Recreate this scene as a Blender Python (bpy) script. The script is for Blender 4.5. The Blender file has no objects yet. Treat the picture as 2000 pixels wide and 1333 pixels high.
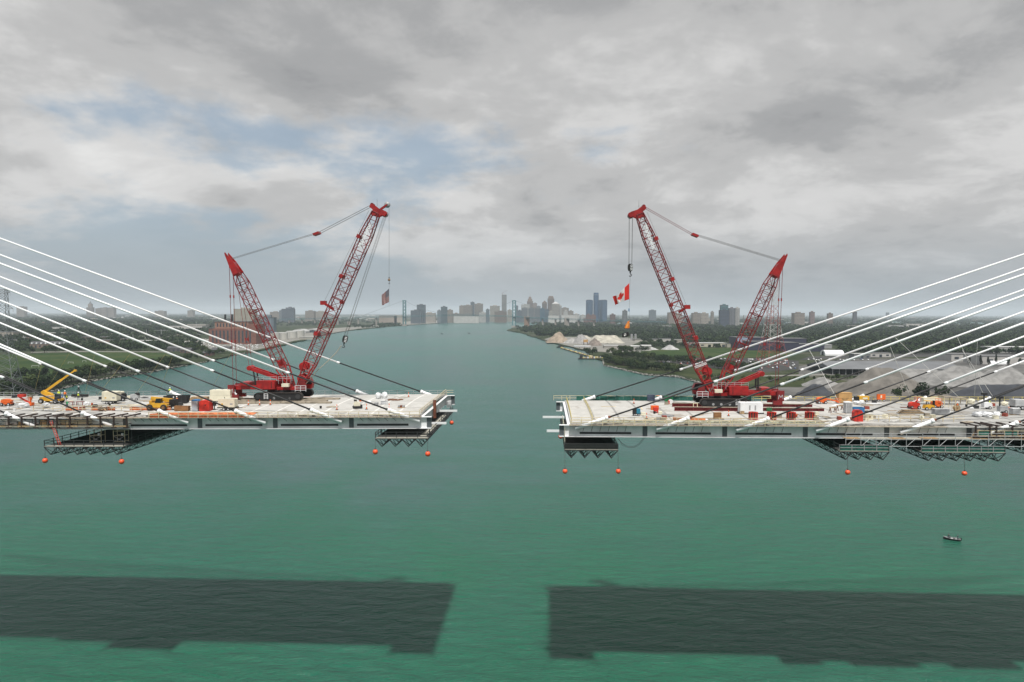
import bpy, math, random
import numpy as np
from mathutils import Vector, Matrix, geometry
random.seed(7); rng = np.random.default_rng(7)
sc = bpy.context.scene
COL = sc.collection
rad = math.radians
# ------------------------------------------------------------------ camera
CAM_H = 76.0; FPX = 1400.0
PITCH = math.atan(54.5 / FPX); ROLL = rad(0.172)
F0 = Vector((0, math.cos(PITCH), -math.sin(PITCH)))
R0 = Vector((1, 0, 0)); U0 = Vector((0, math.sin(PITCH), math.cos(PITCH)))
CR = R0 * math.cos(ROLL) + U0 * math.sin(ROLL)
CU = U0 * math.cos(ROLL) - R0 * math.sin(ROLL)
cd = bpy.data.cameras.new('camera'); cam = bpy.data.objects.new('camera', cd); COL.objects.link(cam)
cd.sensor_width = 36; cd.lens = FPX / 2000 * 36; cd.clip_start = 1; cd.clip_end = 90000
m = Matrix((CR, CU, -F0)).transposed().to_4x4(); m.translation = (0, 0, CAM_H)
cam.matrix_world = m; sc.camera = cam
# ------------------------------------------------------------------ light and sky
SUN_EL, SUN_AZ = 66.5, 176.2         # azimuth clockwise from +Y: the sun stands behind the camera, very high
SEED_A, SEED_B = 11.9, 5.41
w = bpy.data.worlds.new('World'); sc.world = w; w.use_nodes = True
nt = w.node_tree; nt.nodes.clear()
class NB:
    def __init__(s, t): s.t = t
    def n(s, typ, **k):
        o = s.t.nodes.new(typ)
        for a, b in k.items(): setattr(o, a, b)
        return o
    def l(s, a, b): s.t.links.new(a, b)
    def inp(s, sock, v):
        if hasattr(v, 'is_linked') or isinstance(v, bpy.types.NodeSocket): s.l(v, sock)
        else: sock.default_value = v
    def math(s, op, a, b=0.0, c=0.0, clamp=False):
        o = s.n('ShaderNodeMath', operation=op, use_clamp=clamp)
        s.inp(o.inputs[0], a); s.inp(o.inputs[1], b); s.inp(o.inputs[2], c)
        return o.outputs[0]
    def mix(s, f, a, b):
        o = s.n('ShaderNodeMix', data_type='RGBA')
        s.inp(o.inputs[0], f); s.inp(o.inputs[6], a); s.inp(o.inputs[7], b)
        return o.outputs[2]
    def noise(s, vec, scale, detail=4, rough=0.5, dist=0.0):
        o = s.n('ShaderNodeTexNoise'); s.inp(o.inputs['Vector'], vec)
        o.inputs['Scale'].default_value = scale; o.inputs['Detail'].default_value = detail
        o.inputs['Roughness'].default_value = rough; o.inputs['Distortion'].default_value = dist
        return o.outputs['Fac']
    def ramp(s, f, stops, interp='LINEAR'):
        o = s.n('ShaderNodeValToRGB'); s.inp(o.inputs[0], f); e = o.color_ramp.elements
        o.color_ramp.interpolation = interp
        while len(e) < len(stops): e.new(0.5)
        for i, (p, c) in enumerate(stops):
            e[i].position = p; e[i].color = c if len(c) == 4 else (*c, 1)
        return o.outputs[0]
    def mapr(s, v, a, b, c, d, smooth=True):
        o = s.n('ShaderNodeMapRange', interpolation_type='SMOOTHSTEP' if smooth else 'LINEAR')
        s.inp(o.inputs[0], v)
        for i, x in enumerate((a, b, c, d)): o.inputs[i + 1].default_value = x
        return o.outputs[0]
    def comb(s, x, y, z):
        o = s.n('ShaderNodeCombineXYZ'); s.inp(o.inputs[0], x); s.inp(o.inputs[1], y); s.inp(o.inputs[2], z)
        return o.outputs[0]
b = NB(nt)
tc = b.n('ShaderNodeTexCoord'); sep = b.n('ShaderNodeSeparateXYZ'); b.l(tc.outputs['Generated'], sep.inputs[0])
dx, dy, dz = sep.outputs
zz = b.math('ADD', b.math('MAXIMUM', dz, 0.0), 0.27)
u = b.math('DIVIDE', dx, zz); v = b.math('DIVIDE', dy, zz)
P = b.comb(u, v, SEED_A)
sky = b.n('ShaderNodeTexSky', sky_type='NISHITA', sun_disc=False)
sky.sun_elevation = rad(SUN_EL); sky.sun_rotation = rad(SUN_AZ); sky.air_density = 1.2; sky.dust_density = 2.5; sky.altitude = 180
big = b.noise(P, 0.85, 8, 0.55, 0.15)
fine = b.noise(b.comb(u, v, 11.3), 3.2, 7, 0.62, 0.2)
side = b.mapr(dx, -0.45, 0.30, -0.055, 0.155)              # the overcast thickens towards the right
cov = b.math('ADD', b.math('ADD', big, side), b.math('MULTIPLY', b.math('SUBTRACT', fine, 0.5), 0.26))
up_ = b.mapr(dz, 0.19, 0.31, 0.0, 1.0)
cov = b.math('ADD', cov, b.math('MULTIPLY', up_, b.mapr(dx, -0.45, 0.30, 0.115, 0.0)))
mask = b.mapr(cov, 0.45, 0.555, 0.20, 1.0)
thick = b.math('ADD', b.math('MULTIPLY', b.noise(b.comb(u, b.math('MULTIPLY', v, 1.1), SEED_B), 1.35, 9, 0.58, 0.25), 0.78), b.math('MULTIPLY', cov, 0.30))
thick = b.math('ADD', thick, b.math('MULTIPLY', b.math('SUBTRACT', b.noise(b.comb(u, v, 1.9), 4.6, 8, 0.64, 0.3), 0.5), 0.24))
thick = b.math('ADD', thick, b.mapr(dz, 0.16, 0.50, 0.0, 0.06))
ccol = b.ramp(thick, [(0.38, (8.2, 8.15, 8.05)), (0.50, (6.9, 6.85, 6.8)), (0.60, (5.3, 5.28, 5.27)), (0.70, (4.0, 4.02, 4.08)), (0.82, (3.0, 3.04, 3.15))], 'EASE')
blue = b.mix(0.6, sky.outputs[0], (3.5, 4.6, 5.8, 1))
skyc = b.mix(mask, blue, ccol)
hor = b.mapr(dz, 0.0, 0.14, 0.78, 0.0)
skyc = b.mix(hor, skyc, (3.55, 4.0, 4.35, 1))
low = b.mapr(dz, -0.06, 0.0, 1.0, 0.0)
skyc = b.mix(low, skyc, (2.2, 2.5, 2.6, 1))
bg = b.n('ShaderNodeBackground'); b.l(skyc, bg.inputs[0]); bg.inputs[1].default_value = 0.097
wo = b.n('ShaderNodeOutputWorld'); b.l(bg.outputs[0], wo.inputs[0])
sd = bpy.data.lights.new('sun', 'SUN'); sun = bpy.data.objects.new('sun', sd); COL.objects.link(sun)
sd.energy = 5.0; sd.angle = rad(2.0); sd.color = (1.0, 0.965, 0.915)
_a, _e = rad(SUN_AZ), rad(SUN_EL)
SUNV = Vector((math.sin(_a) * math.cos(_e), math.cos(_a) * math.cos(_e), math.sin(_e)))
sun.rotation_euler = SUNV.to_track_quat('Z', 'Y').to_euler(); sun.location = (0, -100, 400)
sc.view_settings.view_transform = 'Standard'; sc.view_settings.look = 'None'
sc.cycles.volume_bounces = 2
sc.view_settings.exposure = 0.0; sc.view_settings.gamma = 1.0
# ------------------------------------------------------------------ helpers
def ray(px, py):
    return F0 + CR * ((px - 1000) / FPX) + CU * ((666.5 - py) / FPX)
CAM = Vector((0, 0, CAM_H))
def onz(px, py, z=0.0):
    d = ray(px, py); return CAM + d * ((z - CAM_H) / d.z)
def onY(px, py, Y):
    d = ray(px, py); return CAM + d * (Y / d.y)
MATS = {}
def mat(name, col, rough=0.6, var=0.25, scale=1.5, metal=0.0, bump=0.0, coords='Object', col2=None, spec=0.5, randv=0.0, alpha=None):
    if name in MATS: return MATS[name]
    M = bpy.data.materials.new(name); M.use_nodes = True
    q = NB(M.node_tree); bs = M.node_tree.nodes['Principled BSDF']
    t = q.n('ShaderNodeTexCoord'); V = t.outputs[coords]
    c2 = col2 or tuple(x * (1 - var) for x in col)
    f = q.mapr(q.noise(V, scale, 5, 0.6), 0.35, 0.65, 0, 1)
    c = q.mix(f, (*c2, 1), (*col, 1))
    if randv:
        oi = q.n('ShaderNodeObjectInfo'); h = q.n('ShaderNodeHueSaturation')
        q.l(q.mapr(oi.outputs['Random'], 0, 1, 1 - randv, 1 + randv, False), h.inputs['Value'])
        q.l(q.mapr(oi.outputs['Random'], 0, 1, 0.485, 0.515, False), h.inputs['Hue'])
        q.l(c, h.inputs['Color']); c = h.outputs[0]
    q.l(c, bs.inputs['Base Color'])
    bs.inputs['Roughness'].default_value = rough; bs.inputs['Metallic'].default_value = metal
    bs.inputs['Specular IOR Level'].default_value = spec
    if alpha is not None: bs.inputs['Alpha'].default_value = alpha
    if bump:
        bn = q.n('ShaderNodeBump'); bn.inputs['Strength'].default_value = bump; bn.inputs['Distance'].default_value = 0.2
        q.l(q.noise(V, scale * 3, 4), bn.inputs['Height']); q.l(bn.outputs[0], bs.inputs['Normal'])
    MATS[name] = M; return M
class MB:
    """collects simple solids; build() links them as one mesh object"""
    def __init__(s): s.v = []; s.f = []; s.mi = []; s.cur = 0
    def mat(s, i): s.cur = i; return s
    def _add(s, vs, fs):
        o = len(s.v); s.v += [tuple(x) for x in vs]; s.f += [tuple(i + o for i in f) for f in fs]; s.mi += [s.cur] * len(fs)
        return s
    def box(s, x0, x1, y0, y1, z0, z1):
        vs = [(x, y, z) for z in (z0, z1) for y in (y0, y1) for x in (x0, x1)]
        return s._add(vs, [(0, 2, 3, 1), (4, 5, 7, 6), (0, 1, 5, 4), (2, 6, 7, 3), (0, 4, 6, 2), (1, 3, 7, 5)])
    def cbox(s, c, sz, M=None):
        a, bb, cc = (k / 2 for k in sz); vs = [Vector((x, y, z)) for z in (-cc, cc) for y in (-bb, bb) for x in (-a, a)]
        if M is not None: vs = [M @ q for q in vs]
        vs = [q + Vector(c) for q in vs]
        return s._add(vs, [(0, 2, 3, 1), (4, 5, 7, 6), (0, 1, 5, 4), (2, 6, 7, 3), (0, 4, 6, 2), (1, 3, 7, 5)])
    def bar(s, p, q, wd, hg=None, up=(0, 0, 1)):
        p, q = Vector(p), Vector(q); d = (q - p); L = d.length
        if L < 1e-6: return s
        d /= L; hg = hg or wd; up = Vector(up)
        if abs(d.dot(up)) > 0.98: up = Vector((1, 0, 0))
        a = d.cross(up).normalized(); c = a.cross(d).normalized()
        vs = []
        for e in (p, q):
            for (i, j) in ((-1, -1), (1, -1), (1, 1), (-1, 1)): vs.append(e + a * (wd / 2 * i) + c * (hg / 2 * j))
        return s._add(vs, [(0, 1, 2, 3)[::-1], (4, 5, 6, 7), (0, 1, 5, 4), (1, 2, 6, 5), (2, 3, 7, 6), (3, 0, 4, 7)])
    def tube(s, p, q, r0, r1=None, n=6, caps=True):
        p, q = Vector(p), Vector(q); d = q - p
        if d.length < 1e-6: return s
        d.normalize(); r1 = r0 if r1 is None else r1
        up = Vector((0, 0, 1)) if abs(d.z) < 0.95 else Vector((1, 0, 0))
        a = d.cross(up).normalized(); c = a.cross(d)
        vs = []
        for e, r in ((p, r0), (q, r1)):
            for i in range(n):
                t = 2 * math.pi * i / n; vs.append(e + a * (r * math.cos(t)) + c * (r * math.sin(t)))
        fs = [(i, (i + 1) % n, n + (i + 1) % n, n + i) for i in range(n)]
        if caps: fs += [tuple(range(n))[::-1], tuple(range(n, 2 * n))]
        return s._add(vs, fs)
    def path(s, pts, r, n=5):
        for a, c in zip(pts[:-1], pts[1:]): s.tube(a, c, r, r, n)
        return s
    def lathe(s, prof, c=(0, 0, 0), n=16, axis='z'):
        vs = []; c = Vector(c)
        for (r, z) in prof:
            for i in range(n):
                t = 2 * math.pi * i / n; x, y = r * math.cos(t), r * math.sin(t)
                vs.append(c + (Vector((x, y, z)) if axis == 'z' else Vector((x, z, y)) if axis == 'y' else Vector((z, x, y))))
        fs = []
        for k in range(len(prof) - 1):
            for i in range(n):
                j = (i + 1) % n; q = (k * n + i, k * n + j, (k + 1) * n + j, (k + 1) * n + i)
                fs.append(q if axis != 'y' else q[::-1])
        fs += [tuple(range(n))[::-1], tuple(range((len(prof) - 1) * n, len(prof) * n))]
        return s._add(vs, fs)
    def prism(s, poly, a0, a1, axis='y'):
        """poly of 2D points extruded along axis: 'y' -> (x,z), 'x' -> (y,z), 'z' -> (x,y)"""
        n = len(poly); vs = []
        for a in (a0, a1):
            for (p, q) in poly: vs.append((p, a, q) if axis == 'y' else (a, p, q) if axis == 'x' else (p, q, a))
        fs = [(i, (i + 1) % n, n + (i + 1) % n, n + i) for i in range(n)] + [tuple(range(n))[::-1], tuple(range(n, 2 * n))]
        return s._add(vs, fs)
    def sphere(s, c, r, n=14, k=9, sq=(1, 1, 1)):
        prof = [(max(0.004, r * math.sin(math.pi * i / k)), -r * math.cos(math.pi * i / k)) for i in range(k + 1)]
        o = len(s.v); s.lathe(prof, (0, 0, 0), n)
        for i in range(o, len(s.v)):
            x, y, z = s.v[i]; s.v[i] = (c[0] + x * sq[0], c[1] + y * sq[1], c[2] + z * sq[2])
        return s
    def mesh(s, name, mats, smooth=False):
        me = bpy.data.meshes.new(name); me.from_pydata(s.v, [], s.f)
        mats = mats if isinstance(mats, (list, tuple)) else [mats]
        for x in mats: me.materials.append(x)
        if len(mats) > 1: me.polygons.foreach_set('material_index', s.mi)
        if smooth: me.polygons.foreach_set('use_smooth', [True] * len(me.polygons))
        me.update()
        bmn = __import__('bmesh'); q = bmn.new(); q.from_mesh(me); bmn.ops.recalc_face_normals(q, faces=q.faces); q.to_mesh(me); q.free()
        return me
    def build(s, name, mats, parent=None, smooth=False, loc=None, rz=None):
        return put(name, s.mesh(name, mats, smooth), parent, loc, rz)
def put(name, me, parent=None, loc=None, rz=None, scale=None):
    o = bpy.data.objects.new(name, me); COL.objects.link(o)
    if parent is not None: o.parent = parent
    if loc is not None: o.location = loc
    if rz is not None: o.rotation_euler = (0, 0, rz)
    if scale is not None: o.scale = scale if hasattr(scale, '__len__') else (scale,) * 3
    return o
def tag(o, label=None, cat=None, group=None, kind=None):
    if label: o['label'] = label
    if cat: o['category'] = cat
    if group: o['group'] = group
    if kind: o['kind'] = kind
    return o
def thing(name, label, cat, loc=(0, 0, 0), rz=0.0, group=None, M=None):
    o = bpy.data.objects.new(name, None); COL.objects.link(o); o.empty_display_size = 0.3
    if M is not None: o.matrix_world = M
    else: o.location = loc; o.rotation_euler = (0, 0, rz)
    return tag(o, label, cat, group)
def copy_tree(o, parent=None):
    c = o.copy(); COL.objects.link(c); c.parent = parent
    for ch in KIDS.get(o, []): copy_tree(ch, c)
    return c
KIDS = {}
def kids_of(o):
    KIDS[o] = [x for x in COL.objects if x.parent == o]
    for x in KIDS[o]: kids_of(x)
# ------------------------------------------------------------------ materials
def stained(name, col, amt):
    M = bpy.data.materials.new(name); M.use_nodes = True; q = NB(M.node_tree); bs = M.node_tree.nodes['Principled BSDF']
    p = q.n('ShaderNodeNewGeometry').outputs['Position']
    mp = q.n('ShaderNodeMapping'); q.l(p, mp.inputs[0]); mp.inputs['Scale'].default_value = (0.06, 0.35, 1)
    c = q.mix(q.mapr(q.noise(p, 0.5, 6, 0.65), 0.35, 0.65, 0, 1), (*[x * .86 for x in col], 1), (*col, 1))
    c = q.mix(q.mapr(q.noise(mp.outputs[0], 1.0, 6, 0.65, 0.8), 0.5, 0.72, 0, amt), c, (*[x * .55 for x in col], 1))      # tyre and drag marks
    c = q.mix(q.mapr(q.noise(p, 0.16, 7, 0.7, 1.0), 0.55, 0.66, 0, amt), c, (0.20, 0.165, 0.125, 1))                          # rust and mud stains
    q.l(c, bs.inputs['Base Color']); bs.inputs['Roughness'].default_value = 0.88
    return M
concrete = stained('concrete_deck', (0.46, 0.453, 0.428), 0.6)
concrete_g = stained('concrete_grey', (0.36, 0.358, 0.342), 0.7)
strip_w = mat('closure_strip', (0.60, 0.59, 0.56), 0.8, 0.12, 0.8)
strip_g = mat('closure_strip_grey', (0.30, 0.295, 0.28), 0.8, 0.3, 0.8)
girder_m = mat('girder_paint', (0.74, 0.75, 0.755), 0.45, 0.2, 0.35)
flange_m = mat('flange_paint', (0.72, 0.72, 0.72), 0.5, 0.15, 0.5)
white_p = mat('white_paint', (0.80, 0.81, 0.82), 0.4, 0.1, 0.8)
cable_w = mat('cable_white', (0.85, 0.86, 0.87), 0.35, 0.05, 0.2)
black_s = mat('black_strand', (0.028, 0.028, 0.030), 0.55, 0.3, 0.5)
dark_st = mat('dark_steel', (0.035, 0.036, 0.038), 0.55, 0.35, 0.8)
splice_m = mat('splice_plate', (0.10, 0.115, 0.125), 0.5, 0.25, 2.0)
slot_m = mat('slot_dark', (0.022, 0.024, 0.027), 0.6, 0.4, 4.0)
rail_y = mat('rail_tan', (0.70, 0.60, 0.40), 0.6, 0.25, 1.0)
rail_yel = mat('rail_yellow', (0.70, 0.58, 0.20), 0.5, 0.2, 1.0)
rust = mat('rust_steel', (0.20, 0.065, 0.035), 0.8, 0.45, 1.2)
beam_red = mat('red_beam', (0.23, 0.022, 0.024), 0.6, 0.3, 0.8)
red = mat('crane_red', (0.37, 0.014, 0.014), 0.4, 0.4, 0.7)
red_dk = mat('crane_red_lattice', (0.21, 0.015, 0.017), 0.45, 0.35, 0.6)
black = mat('black_rubber', (0.014, 0.014, 0.015), 0.65, 0.3, 1.5)
wire = mat('wire_rope', (0.09, 0.085, 0.08), 0.5, 0.3, 2.0)
grey_m = mat('grey_metal', (0.34, 0.345, 0.35), 0.45, 0.25, 1.2)
galv = mat('galvanised', (0.50, 0.51, 0.52), 0.45, 0.25, 1.2)
wood = mat('timber', (0.42, 0.29, 0.16), 0.85, 0.4, 1.5)
wood_g = mat('timber_grey', (0.33, 0.285, 0.22), 0.9, 0.4, 1.0)
ply = mat('plywood', (0.52, 0.31, 0.12), 0.75, 0.2, 0.7)
orange = mat('orange_paint', (0.80, 0.14, 0.02), 0.45, 0.2, 0.8)
orange_n = mat('orange_mesh', (0.80, 0.22, 0.08), 0.8, 0.35, 3.0)
buoy_m = mat('buoy_orange', (0.80, 0.10, 0.035), 0.35, 0.15, 0.6)
yellow = mat('machine_yellow', (0.72, 0.40, 0.03), 0.45, 0.2, 0.8)
cream = mat('cream_paint', (0.74, 0.70, 0.55), 0.5, 0.12, 0.8)
green_n = mat('green_mesh', (0.02, 0.13, 0.10), 0.8, 0.35, 2.5)
green_p = mat('green_paint', (0.02, 0.24, 0.09), 0.5, 0.2, 1.0)
blue_p = mat('blue_paint', (0.03, 0.16, 0.36), 0.5, 0.2, 1.0)
red_p = mat('red_paint', (0.62, 0.035, 0.02), 0.5, 0.25, 0.8)
tarp_w = mat('white_tarp', (0.76, 0.77, 0.78), 0.6, 0.2, 1.2, bump=0.3)
glass = mat('dark_glass', (0.015, 0.02, 0.024), 0.08, 0.2, 1.0, spec=0.8)
skin_m = mat('skin', (0.45, 0.27, 0.19), 0.6, 0.1, 4)
denim = mat('work_trousers', (0.05, 0.065, 0.10), 0.9, 0.3, 4)
vest_y = mat('vest_yellow', (0.62, 0.72, 0.06), 0.7, 0.15, 4)
vest_o = mat('vest_orange', (0.85, 0.20, 0.03), 0.7, 0.15, 4)
shirt_b = mat('shirt_blue', (0.03, 0.12, 0.45), 0.8, 0.2, 4)
hat_w = mat('hard_hat', (0.82, 0.82, 0.80), 0.3, 0.05, 4)
# ------------------------------------------------------------------ river, banks
wm = bpy.data.materials.new('river_water'); wm.use_nodes = True
q = NB(wm.node_tree); bs = wm.node_tree.nodes['Principled BSDF']
g = q.n('ShaderNodeNewGeometry'); pos = g.outputs['Position']
mp = q.n('ShaderNodeMapping'); q.l(pos, mp.inputs[0]); mp.inputs['Scale'].default_value = (0.0042, 0.0030, 1)
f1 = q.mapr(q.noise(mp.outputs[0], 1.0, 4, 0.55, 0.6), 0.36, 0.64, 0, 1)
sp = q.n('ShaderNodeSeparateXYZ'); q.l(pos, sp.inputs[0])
# green near, grey-blue past a wandering edge: cloud shade and sky reflection painted in
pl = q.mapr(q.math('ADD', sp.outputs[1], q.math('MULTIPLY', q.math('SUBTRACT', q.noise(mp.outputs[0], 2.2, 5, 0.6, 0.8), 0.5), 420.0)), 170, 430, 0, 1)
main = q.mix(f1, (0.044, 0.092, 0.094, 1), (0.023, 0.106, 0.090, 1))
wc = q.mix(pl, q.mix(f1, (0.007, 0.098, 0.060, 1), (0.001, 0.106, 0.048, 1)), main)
mp2 = q.n('ShaderNodeMapping'); q.l(pos, mp2.inputs[0]); mp2.inputs['Scale'].default_value = (0.02, 0.05, 1)
f2 = q.mapr(q.noise(mp2.outputs[0], 1.0, 6, 0.65, 0.5), 0.35, 0.68, 0, 0.5)
wc = q.mix(f2, wc, (0.006, 0.084, 0.052, 1))
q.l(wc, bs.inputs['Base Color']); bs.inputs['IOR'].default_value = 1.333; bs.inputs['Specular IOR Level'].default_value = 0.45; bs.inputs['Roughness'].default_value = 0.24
mw = q.n('ShaderNodeMapping'); q.l(pos, mw.inputs[0]); mw.inputs['Scale'].default_value = (0.42, 1.0, 1); mw.inputs['Rotation'].default_value = (0, 0, rad(12))
h1 = q.noise(mw.outputs[0], 0.30, 6, 0.66, 0.4)
mw2 = q.n('ShaderNodeMapping'); q.l(pos, mw2.inputs[0]); mw2.inputs['Scale'].default_value = (0.5, 1.0, 1); mw2.inputs['Rotation'].default_value = (0, 0, rad(-20))
h2 = q.noise(mw2.outputs[0], 0.10, 4, 0.55, 0.3)
h3 = q.noise(mw.outputs[0], 1.5, 3, 0.6, 0.2)
hh = q.math('ADD', q.math('ADD', q.math('MULTIPLY', h1, 2.5), q.math('MULTIPLY', h2, 1.3)), q.math('MULTIPLY', h3, 0.28))
bn = q.n('ShaderNodeBump'); bn.inputs['Strength'].default_value = 1.0; bn.inputs['Distance'].default_value = 1.0
q.l(hh, bn.inputs['Height']); q.l(bn.outputs[0], bs.inputs['Normal'])
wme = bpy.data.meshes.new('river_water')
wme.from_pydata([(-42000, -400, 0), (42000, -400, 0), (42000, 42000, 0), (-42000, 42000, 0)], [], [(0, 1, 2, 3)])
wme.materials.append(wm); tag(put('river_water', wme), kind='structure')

def ground_mat(name, stops, s1=0.004, s2=0.03, bump=0.0):
    M = bpy.data.materials.new(name); M.use_nodes = True; q = NB(M.node_tree); bs = M.node_tree.nodes['Principled BSDF']
    g = q.n('ShaderNodeNewGeometry'); p = g.outputs['Position']
    f = q.math('ADD', q.math('MULTIPLY', q.noise(p, s1, 4, 0.6), 0.6), q.math('MULTIPLY', q.noise(p, s2, 5, 0.65), 0.4))
    stops = [(p_, tuple(c * 0.58 for c in k_)) for p_, k_ in stops]  # bank colours darkened: cloud shade over the land is put into them
    q.l(q.ramp(f, stops), bs.inputs['Base Color']); bs.inputs['Roughness'].default_value = 0.95
    bs.inputs['Specular IOR Level'].default_value = 0.15
    return M
gm_l = ground_mat('city_ground', [(0.42, (0.030, 0.048, 0.016)), (0.52, (0.050, 0.070, 0.026)), (0.57, (0.11, 0.115, 0.085)), (0.64, (0.22, 0.21, 0.19))])
gm_r = ground_mat('yard_ground', [(0.42, (0.028, 0.045, 0.015)), (0.53, (0.048, 0.066, 0.024)), (0.58, (0.11, 0.11, 0.08)), (0.65, (0.22, 0.21, 0.19))])
lawn_m = ground_mat('lawn_grass', [(0.40, (0.022, 0.058, 0.008)), (0.50, (0.040, 0.082, 0.014)), (0.60, (0.085, 0.105, 0.030))], 0.012, 0.09)
scrub_m = ground_mat('scrub_grass', [(0.40, (0.030, 0.048, 0.014)), (0.50, (0.055, 0.075, 0.022)), (0.60, (0.10, 0.11, 0.05))], 0.012, 0.09)
gravel_m = ground_mat('gravel_yard_ground', [(0.38, (0.09, 0.088, 0.085)), (0.50, (0.17, 0.167, 0.16)), (0.62, (0.27, 0.265, 0.25))], 0.010, 0.05)
asph_m = ground_mat('asphalt', [(0.4, (0.06, 0.06, 0.06)), (0.5, (0.085, 0.085, 0.083)), (0.6, (0.12, 0.118, 0.112))], 0.01, 0.1)
pale_m = ground_mat('pale_ground', [(0.4, (0.26, 0.25, 0.22)), (0.5, (0.33, 0.32, 0.29)), (0.6, (0.40, 0.385, 0.35))], 0.006, 0.05)
def sheet(name, pts, z, m, skirt=0.0):
    pts = [Vector((p[0], p[1], z)) for p in pts]
    tri = geometry.tessellate_polygon([pts]); vs = [tuple(p) for p in pts]; fs = [tuple(t) for t in tri]
    if skirt:
        n = len(pts); vs += [(p[0], p[1], z - skirt) for p in pts]
        fs += [(i, (i + 1) % n, n + (i + 1) % n, n + i) for i in range(n)]
    me = bpy.data.meshes.new(name); me.from_pydata(vs, [], fs); me.materials.append(m)
    bmn = __import__('bmesh'); t = bmn.new(); t.from_mesh(me); bmn.ops.recalc_face_normals(t, faces=t.faces)
    up = sum(f.normal.z * f.calc_area() for f in t.faces)
    if up < 0: bmn.ops.reverse_faces(t, faces=t.faces)
    t.to_mesh(me); t.free()
    return tag(put(name, me), kind='structure')
LZ = 2.2
def gp(px, py, z=LZ): p = onz(px, py, z); return (p.x, p.y)
def jag(pts, amp=0.010, seed=3):
    r = random.Random(seed); out = []
    for (a, c) in zip(pts[:-1], pts[1:]):
        a, c = Vector(a), Vector(c); L = (c - a).length; k = max(1, int(L / 35)); k = min(k, 14)
        d = (c - a) / k; nn = Vector((-d.y, d.x)).normalized() if d.length else Vector((0, 0))
        for i in range(k):
            off = 0 if i == 0 else r.uniform(-1, 1) * min(L * amp * 3, 7)
            out.append(tuple(a + d * i + nn * off))
    out.append(tuple(pts[-1])); return out
shoreL = [(-1500, 380), (-640, 420), (-430, 500)] + [gp(x, y) for x, y in [(60, 772), (108, 760), (140, 751), (200, 738), (276, 728), (320, 720), (352, 714), (400, 706),
    (450, 694), (494, 687), (522, 682), (550, 675), (580, 668), (610, 660), (650, 651), (678, 646), (706, 643.5), (750, 639), (777, 636.5), (794, 636),
    (815, 634), (855, 632), (890, 630), (952, 627.6), (1000, 626.6), (1060, 626.4)]]
landL = jag(shoreL) + [(2200, 6900), (9000, 9500), (41000, 16000), (41000, 41000), (-41000, 41000), (-41000, 380)]
west_bank = sheet('west_bank_ground', landL, LZ, gm_l, 3.5)
shoreR = [gp(x, y) for x, y in [(1060, 633.5), (1030, 638), (1004, 640), (990, 645.5), (1022, 651), (1052, 661), (1085, 671), (1122, 680), (1150, 686), (1156, 697),
    (1178, 704), (1180, 712), (1220, 721), (1260, 730), (1325, 734), (1367, 745), (1420, 757), (1480, 772)]] + [(330, 500), (520, 440), (1200, 330)]
landR = [(9000, 7400), (41000, 13500), (41000, 330), (1200, 330)][::1]
pr = jag(shoreR, seed=9)
east_bank = sheet('east_bank_ground', pr + [(41000, 330), (41000, 13000), (9000, 7000), (1700, 5000)], LZ, gm_r, 3.5)
def pxsheet(name, pts, z, m): return sheet(name, [gp(x, y) for x, y in pts], z, m)
pxsheet('park_lawn', [(-160, 745), (40, 741), (120, 737), (200, 727), (262, 718), (312, 709), (352, 699), (330, 690), (200, 688), (120, 690), (0, 693), (-160, 700)], LZ + 0.12, lawn_m)
pxsheet('quay_lawn', [(1212, 695), (1260, 698), (1330, 698), (1440, 700), (1500, 697), (1560, 693), (1500, 683), (1420, 680), (1330, 681), (1250, 686)], LZ + 0.12, lawn_m)
pxsheet('shore_scrub', [(1183, 711), (1222, 718.5), (1262, 727.5), (1325, 731), (1365, 742), (1400, 750), (1480, 757), (1600, 752), (1660, 745), (1500, 730), (1400, 722), (1300, 708), (1200, 705)], LZ + 0.10, scrub_m)
pxsheet('gravel_yard', [(1450, 764), (1560, 790), (1900, 800), (2150, 800), (2150, 722), (1980, 722), (1880, 738), (1700, 742), (1560, 757), (1480, 758)], LZ + 0.14, gravel_m)
pxsheet('shed_yard', [(1560, 732), (1900, 739), (2150, 735), (2150, 700), (1900, 700), (1640, 702), (1560, 716)], LZ + 0.06, gravel_m)
pxsheet('yard_road', [(1490, 736), (1640, 733), (1640, 731), (1490, 733.5)], LZ + 0.16, pale_m)
pxsheet('car_park', [(335, 671), (395, 662), (520, 668), (600, 659), (560, 670), (500, 684), (440, 686), (390, 679)], LZ + 0.12, pale_m)
pxsheet('stone_quay', [(1062, 663), (1086, 670), (1122, 679), (1150, 685), (1200, 690), (1240, 672), (1260, 664), (1225, 660), (1150, 659), (1080, 658)], LZ + 0.08, pale_m)
pxsheet('terminal_yard', [(590, 664), (640, 652.5), (700, 642.5), (740, 639), (740, 636), (640, 642), (560, 650), (520, 660), (560, 668)], LZ + 0.10, pale_m)
pxsheet('waterfront_yard', [(796, 635), (890, 629), (930, 627), (880, 625), (800, 628), (740, 632), (740, 637)], LZ + 0.10, pale_m)
pxsheet('salvage_yard', [(1270, 708), (1330, 698.6), (1500, 701), (1560, 705), (1560, 722), (1480, 728), (1400, 720)], LZ + 0.08, asph_m)
pxsheet('warehouse_lot', [(1560, 704), (1660, 700), (1850, 697), (2150, 694), (2150, 685), (1800, 690), (1580, 697)], LZ + 0.09, asph_m)
pxsheet('park_path', [(60, 689.5), (130, 688), (330, 688.3), (330, 687.3), (130, 686.6), (60, 688)], LZ + 0.15, pale_m)
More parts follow.
